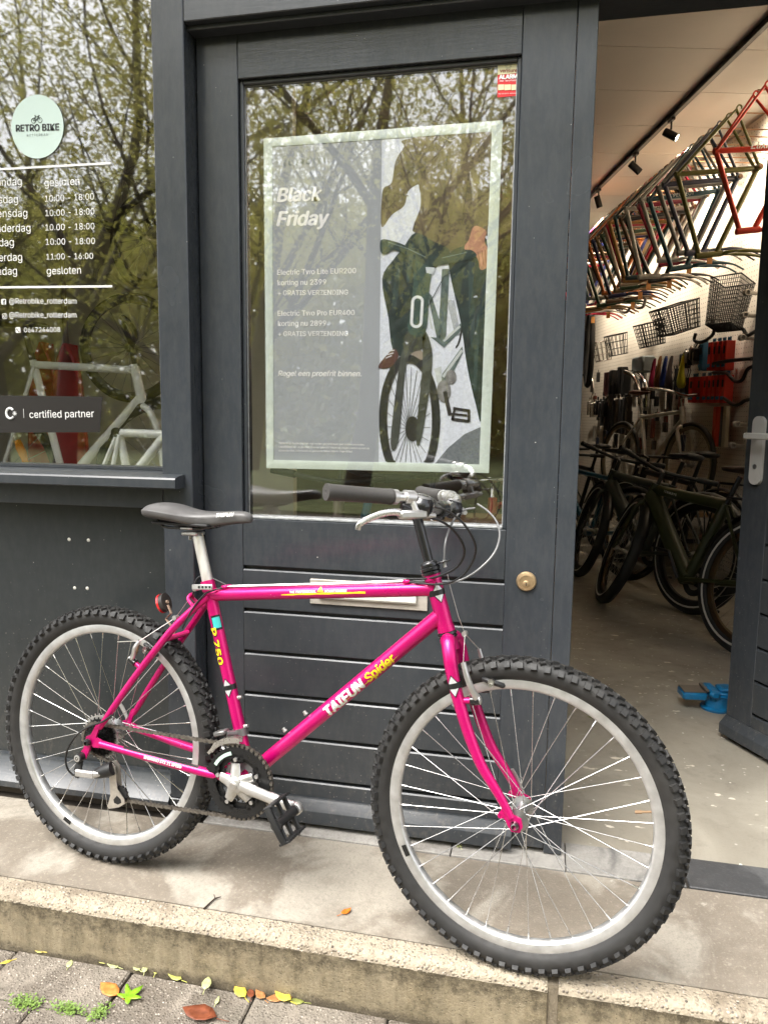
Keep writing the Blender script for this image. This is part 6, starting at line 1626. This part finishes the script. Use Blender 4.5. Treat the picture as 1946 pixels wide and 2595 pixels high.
    sa.add(vs, [(i*12+k_, i*12+(k_+1) % 12, (i+1)*12+(k_+1) % 12, (i+1)*12+k_) for i in range(7) for k_ in range(12)]+[tuple(range(12)), tuple(7*12+k_ for k_ in range(11, -1, -1))]); sa.build("saddle", mat("saddle_leather_%s" % name+label[:6], sadcol, .45), root, 60)
    cr = MB(); cr.lathe([(.05, -.056), (.085, -.056), (.085, -.052), (.05, -.052)], l(*S['bb']), (0, 1, 0), 24, closed=True); cr.tube([l(*S['bb'], .07), l(S['bb'][0]-.10, S['bb'][1]-.13, .085), l(S['bb'][0]-.10, S['bb'][1]-.13, .17)], .010, 8); cr.tube([l(*S['bb'], -.07), l(S['bb'][0]+.10, S['bb'][1]+.13, -.085), l(S['bb'][0]+.10, S['bb'][1]+.13, -.17)], .010, 8); cr.build("crankset", BARB, root, 50)
    if rack:
        rk = MB()
        for s in (1, -1): rk.tube([l(0, .02, s*.075), l(-.04, R+.06, s*.06), l(.26, R+.05, s*.05)], .006, 8); rk.tube([l(-.22, R+.065, s*.06), l(.26, R+.05, s*.05)], .006, 8); rk.tube([l(0, .02, s*.075), l(.12, R+.055, s*.055)], .005, 8)
        rk.build("pannier_rack", gm or BARB, root, 50)
        MB().obox(l(.03, .08, .08) if False else l(-.02, .05, .02), Vector((1, 0, 0)), Vector((0, 1, 0)), ZD, .012, .03, .05, .003).build("amber_reflector", mat("amber_reflector", (.7, .2, .02), .2), root, 40)
    return root
GREEN = mat("matt_dark_olive", (.030, .036, .010), .42, var=.1, vscale=30); SLATEG = mat("matt_grey_green", (.055, .062, .052), .4)
WSTR = mat("white_reflex_stripe", (.62, .60, .55), .4); BRZ = mat("bronze_rim", (.13, .09, .05), .35, metal=.7)
GRP = "bicycles parked inside the shop"
H0 = 2.126
shop_bike("electric_bicycle", "dark olive electric bicycle with white striped tyres just inside the door", .985, 1.985, H0, -.235, GREEN, R=.36, wb=1.09, tw=.066, steer=R_(-28), tube=.031, dtube=.048, rim=BRZ, stripe=WSTR, guard=mat("black_guard", (.01, .01, .01), .35), rack=True, text="TENWAYS", sizes=dict(st=(.315, .38), tt=(.31, .375), ht=(.87, .44), hb=(.905, .33)), group=GRP)
shop_bike("electric_bicycle", "grey green electric bicycle with round headlamp behind the olive one", .885, 2.80, H0+.02, -.16, SLATEG, R=.36, wb=1.09, tw=.062, steer=R_(-24), tube=.028, dtube=.050, stripe=WSTR, guard=mat("black_guard", (.01, .01, .01), .35), lamp=True, sadcol=(.02, .02, .02), group=GRP)
shop_bike("city_bicycle", "dark city bicycle with bright rims at the left edge of the opening", .62, 3.70, H0+.05, -.10, lacq("blue frame", (.015, .10, .17)), rim=CHR, steer=R_(-12), bar='flat', sadcol=(.015, .015, .015), group=GRP)
shop_bike("city_bicycle", "black city bicycle half hidden deep behind the electric bicycles", .55, 4.7, H0, -.08, lacq("black", (.02, .02, .02)), rim=CHR, tw=.036, group=GRP, sadcol=(.02, .02, .02))
shop_bike("city_bicycle", "dark green city bicycle at the back of the shop behind the others", .35, 5.6, H0+.1, -.06, lacq("deep green", (.02, .05, .03)), rim=CHR, tw=.038, group=GRP, sadcol=(.10, .04, .02), bar='swept')
shop_bike("city_bicycle", "black bicycle wedged beside the grey green electric bicycle", 1.12, 3.45, H0-.08, -.12, lacq("satin black", (.012, .012, .013), .5), tw=.045, tube=.022, dtube=.03, group=GRP, sadcol=(.015, .015, .015), guard=mat("black_guard", (.01, .01, .01), .35), stripe=WSTR, rack=True)
fh = IB(3.9, 2.08, 0); rh = IB(4.93, 1.90, 0); hd3 = math.atan2(fh.y-rh.y, fh.x-rh.x)
shop_bike("city_bicycle", "white city bicycle with brown saddle raised against the pegboard wall", rh.x, rh.y, hd3, .05, lacq("white bike", (.66, .62, .55)), R=.34, wb=1.045, tw=.034, z=.475, rim=mat("tan_wall_rim", (.25, .20, .13), .4), bar='swept', barcol=CHR, sadcol=(.10, .035, .015), tyre=mat("gum_tyre", (.03, .024, .016), .6), group=GRP)
mb = MB(); mb.obox(IB(4.4, 2.06, .455), AD, BD, ZD, 1.5, .5, .035, .004); st = mb.build("display_shelf", mat("bare_timber", (.28, .17, .08), .65, var=.25, vscale=8), None, 30); tag(st, "timber shelf carrying the white bicycle by the pegboard", "shelf")
for a_ in (3.75, 5.05):
    for b_ in (1.86, 2.27): MB().obox(IB(a_, b_, .2185), AD, BD, ZD, .05, .05, .437).build("shelf_leg", mat("bare_timber", (.28, .17, .08), .65), st, 30)

# ---------------------------------------------------------------- blue bench vice on the floor
VB = mat("blue_vice_enamel", (.008, .16, .36), .32, coat=.4, var=.25, vscale=35); VS = mat("worn_vice_steel", (.16, .14, .12), .5, metal=.6)
vc = onZ(1812, 1795, 0); vd = Vector((1, .12, 0)).normalized(); vn = Vector((-vd.y, vd.x, 0))
vi = empty("bench_vice", vc); vi.scale = (1.12, 1.12, .74); tag(vi, "blue cast iron bench vice standing on the shop floor", "vice")
def V(x, y, z): return vd*x+vn*y+ZD*z
mb = MB(); mb.lathe([(0, .0), (.052, .0), (.054, .012), (.048, .020), (.034, .024), (.030, .05), (0, .052)], V(0, 0, 0), ZD, 24); mb.build("swivel_base", VB, vi, 40)
mb = MB(); mb.tube([V(.005, 0, .022), V(.008, 0, .06), V(.012, 0, .085)], [.048, .040, .050], 12); mb.obox(V(.05, 0, .078), vd, vn, ZD, .16, .07, .062, .012); mb.obox(V(-.020, 0, .100), vd, vn, ZD, .036, .105, .040, .008); mb.build("fixed_jaw", VB, vi, 40)
mb = MB(); mb.obox(V(-.085, 0, .082), vd, vn, ZD, .085, .08, .045, .008); mb.build("moving_jaw", VB, vi, 40)
mb = MB(); mb.obox(V(-.085, 0, .1055), vd, vn, ZD, .08, .072, .006, .002); mb.obox(V(-.045, 0, .117), vd, vn, ZD, .012, .08, .012, .002); mb.build("jaw_plate", VS, vi, 40)
mb = MB(); mb.obox(V(.075, 0, .117), vd, vn, ZD, .15, .06, .022, .008); mb.obox(V(.115, 0, .032), vd, vn, ZD, .06, .055, .05, .008); mb.build("anvil", VB, vi, 40)
mb = MB(); mb.tube([V(.10, 0, .085), V(.20, 0, .085)], .012, 12); mb.tube([V(.19, 0, .02), V(.19, 0, .15)], .006, 8); mb.build("screw_handle", VS, vi, 40)

# ---------------------------------------------------------------- behind the door glass
shop_bike("city_bicycle", "blue bicycle with gold fork seen low through the door glass", -.52, 2.45, R_(-112), .06, lacq("sky blue", (.02, .16, .30)), fork=lacq("gold", (.42, .22, .06)), R=.34, group=GRP, sadcol=(.02, .02, .02))
shop_bike("city_bicycle", "orange red bicycle seen low through the door glass", .0, 2.4, R_(-100), -.08, lacq("orange red", (.60, .06, .02)), R=.34, group=GRP, sadcol=(.02, .02, .02), barcol=CHR)
shop_bike("city_bicycle", "taupe brown bicycle close behind the door glass at its left edge", -1.12, 2.05, R_(-75), .05, lacq("taupe", (.16, .11, .09)), R=.34, tube=.022, dtube=.026, group=GRP, sadcol=(.02, .02, .02))
mb = MB(); mb.box(-.62, -.02, .62, .95, .0, .70); 
tb = empty("low_counter", (-.30, .78, 0)); tag(tb, "low counter behind the door glass", "counter")
bpy.context.view_layer.update()
mb = MB(); mb.box(-.62, .02, .60, .98, .62, .655, .003); world_child(mb.build("counter_top", mat("counter_ply", (.30, .20, .11), .55, var=.2, vscale=5), None, 30), tb)
for x_ in (-.60, -.02):
    for y_ in (.62, .94): world_child(MB().box(x_, x_+.035, y_, y_+.035, 0, .619).build("counter_leg", mat("counter_ply", (.30, .20, .11), .55), None, 0), tb)
CARD = mat("brown_cardboard", (.30, .17, .08), .8, var=.15, vscale=12)
mb = MB(); mb.box(-.52, -.12, .66, .92, .656, .80, .004); o = mb.build("cardboard_box", CARD, None, 30); tag(o, "brown cardboard box on the counter behind the door glass", "box")

# ---------------------------------------------------------------- window display on the left
PLT = mat("pale_display_board", (.70, .68, .58), .7, var=.06, vscale=4)
mb = MB(); mb.box(-2.62, -1.03, .14, 1.75, .0, .52, .004); o = mb.build("display_platform", PLT, None, 30); tag(o, "pale platform carrying the bicycles in the shop window", "platform")
mb = MB(); mb.box(-4.6, -1.35, 2.05, 2.11, .0, 3.2); o = mb.build("display_back_panel", mat("cream_panel", (.74, .72, .60), .75, var=.08, vscale=3), None, 0); tag(o, "cream partition panel behind the window display", "panel")
mb = MB(); mb.box(-1.80, -1.66, 1.88, 2.03, .0, 3.29); o = mb.build("cream_post", mat("cream_post_paint", (.55, .52, .42), .7), None, 0); tag(o, "cream square post standing in the window display", "post")
def w2(x, y): return (x/2.5523, 600+y/2.5523)
WB_Y = 1.0
WFR = mat("pearl_white_lacquer", (.80, .83, .77), .3, coat=.4)
wbk = empty("track_bicycle", onY(*w2(300, 1500), WB_Y)); tag(wbk, "white track bicycle with black saddle in the shop window", "bicycle")
bpy.context.view_layer.update()
def wp(x, y, dy=0.0): return onY(*w2(x, y), WB_Y+dy)
def wbuild(mb, name, m, sm=45): return world_child(mb.build(name, m, None, sm), wbk)
mb = MB(); S0, S1 = wp(215, 800), wp(425, 1600); mb.tube([S0, S1], .016, 12); mb.tube([wp(240, 828), wp(880, 862)], .0165, 12); mb.tube([wp(868, 828), wp(925, 1078)], .020, 12); mb.tube([wp(905, 1050), S1], .020, 12)
for s in (-.05, .05): mb.tube([wp(225, 830, s*.3), wp(20, 1500, s), ], .009, 8); mb.tube([S1, wp(20, 1560, s)], .010, 8)
wbuild(mb, "frame", WFR)
mb = MB()
for s in (-.05, .05): mb.tube(catmull([wp(928, 1095, s*.4), wp(975, 1140, s), wp(1030, 1290, s), wp(1075, 1600, s)], 4), .014, 10)
wbuild(mb, "fork", WFR)
mb = MB(); mb.tube([wp(215, 800), wp(165, 610)], .0135, 10); wbuild(mb, "seatpost", BARB)
c = wp(130, 560); mb = MB(); secs = [(-.15, .02, .02), (-.14, .055, .035), (-.09, .072, .05), (-.03, .055, .042), (.04, .03, .034), (.10, .022, .030), (.135, .016, .022), (.14, .005, .01)]; vs = []
for (u, hw, th) in secs:
    for k_ in range(12): t = 2*math.pi*k_/12; vs.append(c+Vector((u, hw*math.cos(t), th*.5*math.sin(t)-u*.12)))
mb.add(vs, [(i*12+k_, i*12+(k_+1) % 12, (i+1)*12+(k_+1) % 12, (i+1)*12+k_) for i in range(7) for k_ in range(12)]+[tuple(range(12)), tuple(7*12+k_ for k_ in range(11, -1, -1))]); wbuild(mb, "saddle", mat("black_saddle", (.02, .018, .015), .4), 60)
mb = MB(); mb.tube([wp(880, 840), wp(850, 680)], .014, 10); mb.tube(catmull([wp(850, 690), wp(880, 640, -.12), wp(840, 560, -.2), wp(790, 520, -.2)], 4), .012, 8); mb.tube(catmull([wp(850, 690), wp(830, 640, .12), wp(790, 560, .2)], 4), .012, 8); wbuild(mb, "handlebar", BARB)
fwl = empty("wheel", (0, 0, 0)); 
for (cx, cy, nm_) in ((-30, 1560, 'r'), (1085, 1560, 'f')):
    cc_ = wp(cx, cy); R0 = .34
    mb = MB(); mb.lathe([(R0-.03, -.010), (R0-.012, -.013), (R0, 0), (R0-.012, .013), (R0-.03, .010)], cc_, (0, 1, 0), 48); wbuild(mb, "tyre", mat("shop_tyre", (.016, .016, .016), .65))
    mb = MB(); mb.lathe([(R0-.03, -.010), (R0-.05, 0), (R0-.03, .010)], cc_, (0, 1, 0), 48); wbuild(mb, "rim", BARB)
    mb = MB()
    for i in range(28): t = 2*math.pi*i/28; mb.tube([cc_+Vector((0, .03 if i % 2 else -.03, 0)), cc_+Vector((math.cos(t)*(R0-.045), 0, math.sin(t)*(R0-.045)))], .0014, 4)
    wbuild(mb, "spokes", SPK)
bpy.data.objects.remove(fwl)
mb = MB(); P = [wp(125, 1320), wp(150, 1310), wp(190, 1390), wp(205, 1465), wp(180, 1460), wp(135, 1370)]; m_ = sum(P, Vector())/6
mb.add([p+Vector((0, -.03, 0)) for p in P]+[p+Vector((0, -.015, 0)) for p in P], [tuple(range(6)), tuple(range(6, 12))]+[(i, (i+1) % 6, 6+(i+1) % 6, 6+i) for i in range(6)]); wbuild(mb, "spoke_reflector", mat("orange_reflector", (.75, .28, .02), .2, coat=.6))
# loose white frame standing in front
wf2 = empty("loose_white_frame", onY(*w2(750, 1500), .62)); tag(wf2, "loose white bicycle frame standing at the right end of the window", "bicycle frame"); bpy.context.view_layer.update()
def wq(x, y, dy=0.0): return onY(*w2(x, y), .62+dy)
mb = MB(); mb.tube([wq(785, 1268), wq(1090, 1278)], .0150, 12); mb.tube([wq(770, 1262), wq(835, 1560)], .0150, 12); mb.tube([wq(765, 1240), wq(560, 1560)], .016, 12) if False else None
for s in (-.03, .03): mb.tube([wq(760, 1275, s*.4), wq(640, 1560, s)], .008, 8); mb.tube([wq(775, 1280, s*.4), wq(715, 1560, s)], .008, 8)
mb.tube([wq(1075, 1280), wq(835, 1580)], .017, 12); world_child(mb.build("frame_tubes", WFR, None, 45), wf2)
mb = MB(); mb.tube([wq(752, 1265, -.02), wq(752, 1265, .02)], .018, 14); mb.tube([wq(740, 1240), wq(690, 1360), wq(640, 1480)], .004, 6); world_child(mb.build("seat_collar", BARB, None, 45), wf2)
# red child-seat shells
def shell(cx, cy, w, h, Y, label, nm="child_seat_shell"):
    c = onY(*w2(cx, cy), Y); c.z = 0.52
    ztop = onY(*w2(cx, cy-h/2), Y).z; W = abs(onY(*w2(cx+w/2, cy), Y).x-onY(*w2(cx-w/2, cy), Y).x); H = ztop-.52
    mb = MB(); n = 14; rows = [(0, .80), (.12, .95), (.3, 1.0), (.5, .96), (.68, .86), (.82, .68), (.93, .42), (1.0, .08)]; vs = []
    for (z, k_) in rows:
        for i in range(n+1):
            t = -1+2*i/n; vs.append(c+Vector((t*W/2*k_, -.10*(1-t*t)*0+.10*abs(t)**2*-1+.02, z*H)))
    f = [(j*(n+1)+i, j*(n+1)+i+1, (j+1)*(n+1)+i+1, (j+1)*(n+1)+i) for j in range(len(rows)-1) for i in range(n)]
    mb.add(vs, f); o = mb.build(nm, mat("red_moulded_plastic", (.45, .02, .025), .3), None, 60); md = o.modifiers.new("thick", 'SOLIDIFY'); md.thickness = .012
    tag(o, label, "child seat", "red child seats in the shop window")
shell(500, 1000, 260, 600, 1.25, "front red moulded child seat behind the white bicycle"); shell(345, 1000, 230, 620, 1.5, "rear red moulded child seat partly hidden by the front one")
# wheels hung above on the back post
def hung_wheel(cx, cy, rpx, Y, label, tilt=0.0):
    c = onY(*w2(cx, cy), Y); R0 = (onY(*w2(cx, cy-rpx), Y)-c).length
    t = empty("spoked_hoop", c); tag(t, label, "bicycle wheel", "wheels hung in the shop window"); t.rotation_euler = (0, 0, tilt)
    MB().lathe([(R0-.028, -.012), (R0-.012, -.016), (R0, 0), (R0-.012, .016), (R0-.028, .012)], (0, 0, 0), (0, 1, 0), 56).build("tyre", mat("shop_tyre", (.016, .016, .016), .65), t, 50)
    MB().lathe([(R0-.028, -.012), (R0-.052, -.006), (R0-.052, .006), (R0-.028, .012)], (0, 0, 0), (0, 1, 0), 56).build("rim", mat("dark_rim", (.06, .06, .055), .35, metal=.5), t, 50)
    s = MB()
    for i in range(24): a = 2*math.pi*i/24; s.tube([Vector((0, .03 if i % 2 else -.03, 0)), Vector((math.cos(a)*(R0-.05), 0, math.sin(a)*(R0-.05)))], .0016, 4)
    s.lathe([(.01, -.05), (.022, -.032), (.014, 0), (.022, .032), (.01, .05)], (0, 0, 0), (0, 1, 0), 14); s.build("spokes_and_hub", SPK, t, 50)
hung_wheel(800, -400, 400, 1.75, "large upper wheel hung behind the window glass", .15); hung_wheel(960, 20, 330, 1.6, "middle wheel hung overlapping the upper one", -.2); hung_wheel(850, 720, 360, 1.55, "lower wheel hung behind the white bicycle", .1)
mb = MB(); pA, pB = onY(*w2(700, 250), 1.7), onY(*w2(900, 380), 1.7); mb.tube([pA, pB], .013, 10); mb.lathe([(.06, -.003), (.085, -.003), (.085, .003), (.06, .003)], pA, (0, 1, 0), 24, closed=True); mb.lathe([(0, -.01), (.02, -.01), (.02, .01), (0, .01)], pB, (0, 1, 0), 14); o = mb.build("spare_crank", ALU_P, None, 45); tag(o, "silver crank with chainring hanging between the window wheels", "crank")
mb = MB(); mb.tube([onY(*w2(365, -600), 2.0), onY(*w2(430, 700), 2.0)], .016, 8); o = mb.build("display_pole", mat("brown_pole", (.16, .11, .05), .5), None, 45); tag(o, "thin brown pole rising behind the window lettering", "pole")
# ================================================================== trees across the street (seen mirrored in the glass)
BARK = mat("dark_bark", (.055, .042, .028), .9, var=.4, vscale=14, bump=.6, bscale=40, bdist=.01)
def leaf_mat():
    g = NT("autumn_foliage"); oi = g.N.new("ShaderNodeObjectInfo"); n = g.noise(.55, 3); n2 = g.noise(6, 2)
    c = g.mix(g.rng(n, .35, .65), (.33, .34, .06), (.58, .51, .15)); c = g.mix(g.rng(n2, .4, .7, 0, .6), c, (.50, .50, .17))
    g.col(c); g.rough(.6); g.b.inputs["Transmission Weight"].default_value = 0.0
    tr = g.N.new("ShaderNodeBsdfTranslucent"); g.L.new(c, tr.inputs[0]); mx = g.N.new("ShaderNodeMixShader"); mx.inputs[0].default_value = .5
    g.L.new(g.b.outputs[0], mx.inputs[1]); g.L.new(tr.outputs[0], mx.inputs[2]); g.L.new(mx.outputs[0], g.N["Material Output"].inputs[0]); return g.m
LEAF = leaf_mat()
def make_tree(seed, H, spread, nleaf, trunk_r, lean=(0, 0)):
    rn = random.Random(seed); tk = MB(); tips = []
    def limb(p, d, l, r, depth):
        pts = [p]; q = p.copy(); n = 5
        for i in range(n):
            d = (d+Vector((rn.uniform(-.16, .16), rn.uniform(-.16, .16), rn.uniform(-.05, .10)))).normalized(); q = q+d*(l/n); pts.append(q.copy())
        tk.tube(pts, [r*(1-.55*i/n) for i in range(n+1)], 7 if depth < 2 else 5, caps=False)
        if depth >= 3: tips.extend(pts[1:]); return
        if depth >= 1: tips.extend(pts[2:])
        for k in range(4 if depth == 0 else 3):
            t = rn.uniform(.45, 1.0) if depth else (.4+.18*k); i = min(n, int(t*n)); a = rn.uniform(0, 6.283)
            nd = (d*.55+Vector((math.cos(a), math.sin(a), rn.uniform(.1, .6)))*.75).normalized()
            limb(pts[i], nd, l*rn.uniform(.5, .68), r*.5*(1-.3*t), depth+1)
        limb(pts[-1], d, l*.62, r*.45, depth+1)
    limb(Vector((0, 0, 0)), Vector((lean[0], lean[1], 1)).normalized(), H*.45, trunk_r, 0)
    lf = MB(); vs = []; fs = []
    for i in range(nleaf):
        c = rn.choice(tips)+Vector((rn.gauss(0, spread), rn.gauss(0, spread), rn.gauss(-spread*.5, spread)))
        s = rn.uniform(.032, .072); a = Vector((rn.uniform(-1, 1), rn.uniform(-1, 1), rn.uniform(-1, .3))).normalized(); b = a.orthogonal().normalized()
        b = Matrix.Rotation(rn.uniform(0, 6.28), 3, a) @ b
        k = len(vs); vs += [c-a*s, c+b*s*.42, c+a*s, c-b*s*.42]; fs.append((k, k+1, k+2, k+3))
    lf.v = [tuple(v) for v in vs]; lf.f = fs
    tm = tk.mesh("trunk", 60); tm.materials.append(BARK)
    lm = bpy.data.meshes.new("crown"); lm.from_pydata(lf.v, [], lf.f); lm.update(); lm.materials.append(LEAF)
    return tm, lm
TREES = [make_tree(3, 12.5, .40, 10000, .20), make_tree(8, 14.0, .42, 11000, .24, (.12, 0)), make_tree(21, 10.5, .36, 8200, .15, (-.1, .05))]
rt_ = random.Random(17)
spots = [(-8.5, -10, 0), (-5.6, -10.0, 2), (-3.4, -11.5, 1), (.9, -10.5, 0), (3.0, -10.2, 1), (7.8, -10, 0), (-11.5, -12, 1), (-7, -15, 1), (-2.2, -16, 0), (2.2, -15.5, 1), (6.3, -16.5, 0), (-4.6, -21, 1), (0.2, -22, 1), (4.5, -22, 0), (-10, -20, 0), (10.5, -14, 1), (-14.5, -15, 0)]
rowof = lambda y: 'front' if y > -13 else ('middle' if y > -19 else 'back')
ords = ["first", "second", "third", "fourth", "fifth", "sixth", "seventh", "eighth", "ninth", "tenth"]
for i, (x, y, k_) in enumerate(spots):
    place_ = sum(1 for s_ in spots if rowof(s_[1]) == rowof(y) and s_[0] < x)
    t = empty("street_tree", (x, y, PZ)); t.rotation_euler = (0, 0, rt_.uniform(0, 6.28)); t.scale = [rt_.uniform(.85, 1.15)]*3
    tag(t, f"yellow green autumn tree, {ords[place_]} from the left in the {rowof(y)} row mirrored in the glass", "tree", "trees across the street mirrored in the glass")
    obj("trunk", TREES[k_][0], None, t); obj("crown", TREES[k_][1], None, t)
hg = MB(); rh_ = random.Random(4); vs = []; fs = []  # added foliage band, raised to block low sky in the glass reflections
for i in range(80000):
    c = Vector((rh_.uniform(-26, 22), -26+rh_.gauss(0, 1.5), rh_.uniform(-.1, 8.6)+rh_.gauss(0, .5)))
    s = rh_.uniform(.12, .26); a = Vector((rh_.uniform(-1, 1), rh_.uniform(-1, 1), rh_.uniform(-1, 1))).normalized(); b = a.orthogonal().normalized(); k = len(vs)
    vs += [c-a*s, c+b*s*.6, c+a*s, c-b*s*.6]; fs.append((k, k+1, k+2, k+3))
me = bpy.data.meshes.new("foliage_backdrop"); me.from_pydata([tuple(v) for v in vs], [], fs); me.update(); me.materials.append(LEAF)
ho = bpy.data.objects.new("foliage_backdrop", me); link(ho); tag(ho, "added foliage backdrop far across the street, hiding low sky in the reflections", "hedge", kind="stuff")

# ================================================================== fallen leaves, twig, weeds
def leaf_shape(kind):
    if kind == 'oval': return [(0, -1), (.42, -.55), (.55, 0), (.36, .55), (0, 1), (-.36, .55), (-.55, 0), (-.42, -.55)]
    if kind == 'maple':
        pts = []
        for i, (a, r) in enumerate(((270, .22), (292, .40), (318, .72), (326, .80), (338, .62), (352, .34), (8, .62), (20, .95), (28, .98), (36, .72), (52, .40), (68, .62), (78, .82), (90, 1.12), (102, .82), (112, .62), (128, .40), (144, .72), (152, .98), (160, .95), (172, .62), (188, .34), (202, .62), (214, .80), (222, .72), (248, .40))): pts.append((r*math.cos(R_(a)), r*math.sin(R_(a))))
        return pts
    return [(0, -1), (.3, -.6), (.36, 0), (.2, .6), (0, 1), (-.2, .6), (-.36, 0), (-.3, -.6)]
def fallen(px, py, z, size, rot, m, label, kind='oval', curl=.25, name="fallen_leaf"):
    p = onZ(px, py, z); poly = leaf_shape(kind); rn = random.Random(int(px*7+py)); mb = MB()
    n = len(poly); vs = [Vector((0, 0, .12*curl))]
    for ring in (.55, 1.0):
        for (x, y) in poly: vs.append(Vector((x*ring, y*ring, (abs(x)*ring)**2*curl+(y*ring)**2*curl*.5*rn.uniform(.4, 1.3)+rn.uniform(0, .06))))
    fs = [(0, 1+i, 1+(i+1) % n) for i in range(n)]+[(1+i, 1+n+i, 1+n+(i+1) % n, 1+(i+1) % n) for i in range(n)]
    ca, sa = math.cos(rot), math.sin(rot)
    mb.add([Vector(((v.x*ca-v.y*sa)*size, (v.x*sa+v.y*ca)*size, v.z*size+.002)) for v in vs], fs)
    mb.tube([Vector((sa*size*.95, -ca*size*.95, .003)), Vector((sa*size*1.7, -ca*size*1.7, .004))], .0008, 5)
    o = mb.build(name, m, None, 50); o.location = p; md = o.modifiers.new("thick", 'SOLIDIFY'); md.thickness = .0006; tag(o, label, "leaf", "fallen leaves on the pavement"); return o
def lm(n, c): return mat("leaf_"+n, c, .45, var=.4, vscale=70, spec=.4)
def bz(x, y): return (x/1.659, 2100+y/1.659)
fallen(*bz(462, 683), PZ, .032, 1.2, lm("orange", (.50, .19, .045)), "orange leaf lying beside the green maple leaf", 'oval', .3)
fallen(*bz(542, 708), PZ+.003, .034, -.5, lm("green", (.17, .34, .015)), "bright green maple leaf on the pavement tiles", 'maple', .15)
fallen(*bz(840, 785), PZ, .042, 1.5, lm("russet", (.16, .045, .02)), "large russet brown leaf at the bottom edge of the pavement", 'oval', .35)
fallen(*bz(1010, 690), PZ, .024, .9, lm("yellow", (.58, .43, .06)), "yellow leaf against the kerb left of the brown scraps", 'oval', .3)
fallen(*bz(870, 655), PZ+.012, .020, .2, lm("lime", (.42, .44, .20)), "pale yellow green leaf propped on the kerb foot", 'oval', .2)
fallen(*bz(735, 628), PZ, .022, 1.3, lm("olive", (.40, .40, .10)), "narrow olive leaf along the kerb foot", 'narrow', .3)
fallen(*bz(610, 595), PZ+.008, .013, .4, lm("lime", (.42, .44, .20)), "small pale leaf standing at the kerb foot", 'oval', .3)
fallen(*bz(575, 590), PZ+.003, .013, 1.1, lm("lime", (.42, .44, .20)), "small pale leaf left of the standing one", 'oval', .3)
fallen(*bz(475, 580), PZ, .018, 1.4, lm("lime", (.42, .44, .20)), "flat pale leaf on the tile edge by the kerb", 'narrow', .2)
fallen(*bz(295, 572), PZ, .013, .3, lm("lime", (.42, .44, .20)), "round pale leaf alone on the left tile", 'oval', .2)
fallen(*bz(430, 562), PZ, .016, 1.5, lm("olive", (.40, .40, .10)), "dull olive leaf scrap in the kerb corner", 'narrow', .2)
fallen(*bz(165, 518), PZ, .014, 1.5, lm("yellow2", (.60, .50, .12)), "thin yellow leaf at the left kerb foot", 'narrow', .2)
fallen(*bz(25, 565), PZ, .014, 2.2, lm("yellow", (.58, .43, .06)), "yellow leaf at the left picture edge", 'narrow', .2)
fallen(*bz(1190, 712), PZ+.004, .024, 1.2, lm("yellow", (.58, .43, .06)), "yellow and brown leaf right of the brown scraps", 'oval', .4)
fallen(*bz(1160, 720), PZ, .022, 1.9, lm("brown", (.34, .16, .06)), "brown curled leaf touching the yellow and brown one", 'oval', .5)
fallen(*bz(1095, 708), PZ, .018, 1.0, lm("brown", (.34, .16, .06)), "brown curled leaf between the two yellow ones", 'oval', .6)
fallen(*bz(1055, 698), PZ, .015, .4, lm("russet", (.16, .045, .02)), "small dark red leaf scrap by the kerb", 'oval', .5)
fallen(*bz(1240, 730), PZ, .022, 1.6, lm("olive2", (.22, .24, .06)), "long dull green leaf right of the yellow leaves", 'narrow', .2)
fallen(*bz(1455, 355), 0, .015, -.7, lm("orange2", (.62, .17, .02)), "small orange leaf on the shop step", 'oval', .6)
fallen(*bz(660, 600), PZ, .014, .2, lm("olive", (.40, .40, .10)), "olive leaf tip standing in the kerb corner", 'narrow', .3)
fallen(1163, 2146, 0.004, .012, .5, lm("lime", (.42, .44, .20)), "tiny yellow leaf scrap at the foot of the door", 'maple', .2)
fallen(1500, 1820, 0, .02, 1.4, lm("olive2", (.22, .24, .06)), "green leaf on the shop floor behind the front wheel", 'narrow', .2)
fallen(*bz(915, 725), PZ, .012, .1, lm("lime", (.42, .44, .20)), "pale leaf stalk tip below the propped leaf", 'narrow', .2)
p = onZ(*bz(858, 342), 0); p2 = onZ(*bz(905, 300), 0); p3 = onZ(*bz(930, 296), 0)
mb = MB(); mb.tube([Vector((0, 0, .003)), (p2-p)*.5+Vector((0, 0, .004)), p2-p+Vector((0, 0, .004)), p3-p+Vector((0, 0, .006))], [.0022, .002, .0018, .001], 6); mb.tube([p2-p+Vector((0, 0, .004)), p2-p+Vector((-.006, .008, .008))], .001, 5)
o = mb.build("twig", mat("dark_twig", (.03, .018, .012), .8), None, 50); o.location = p; tag(o, "thin forked twig lying on the shop step", "twig")
def weeds(px, py, w, d, n, label):
    c = onZ(px, py, PZ); rn = random.Random(int(px)); mb = MB()
    for i in range(n):
        x, y = rn.gauss(0, w), rn.gauss(0, d); b = Vector((x, y, rn.uniform(.001, .012))); a = rn.uniform(0, 6.28); s = rn.uniform(.003, .0065)
        e = Vector((math.cos(a), math.sin(a), rn.uniform(-.1, .7))).normalized(); f = e.cross(Vector((0, 0, 1))).normalized()
        mb.add([b, b+e*s*.6+f*s*.45, b+e*s*1.3, b+e*s*.6-f*s*.45], [(0, 1, 2, 3)])
    o = mb.build("weed_tuft", mat("bright_weed", (.15, .24, .045), .6, var=.3, vscale=60), None, 0); o.location = c; tag(o, label, "weed", "weed tufts in the tile joints")
weeds(*bz(110, 740), .020, .010, 260, "left weed tuft growing in the tile joint"); weeds(*bz(290, 768), .022, .006, 220, "middle weed tuft growing in the tile joint"); weeds(*bz(418, 785), .008, .014, 130, "right weed tuft growing in the tile joint")
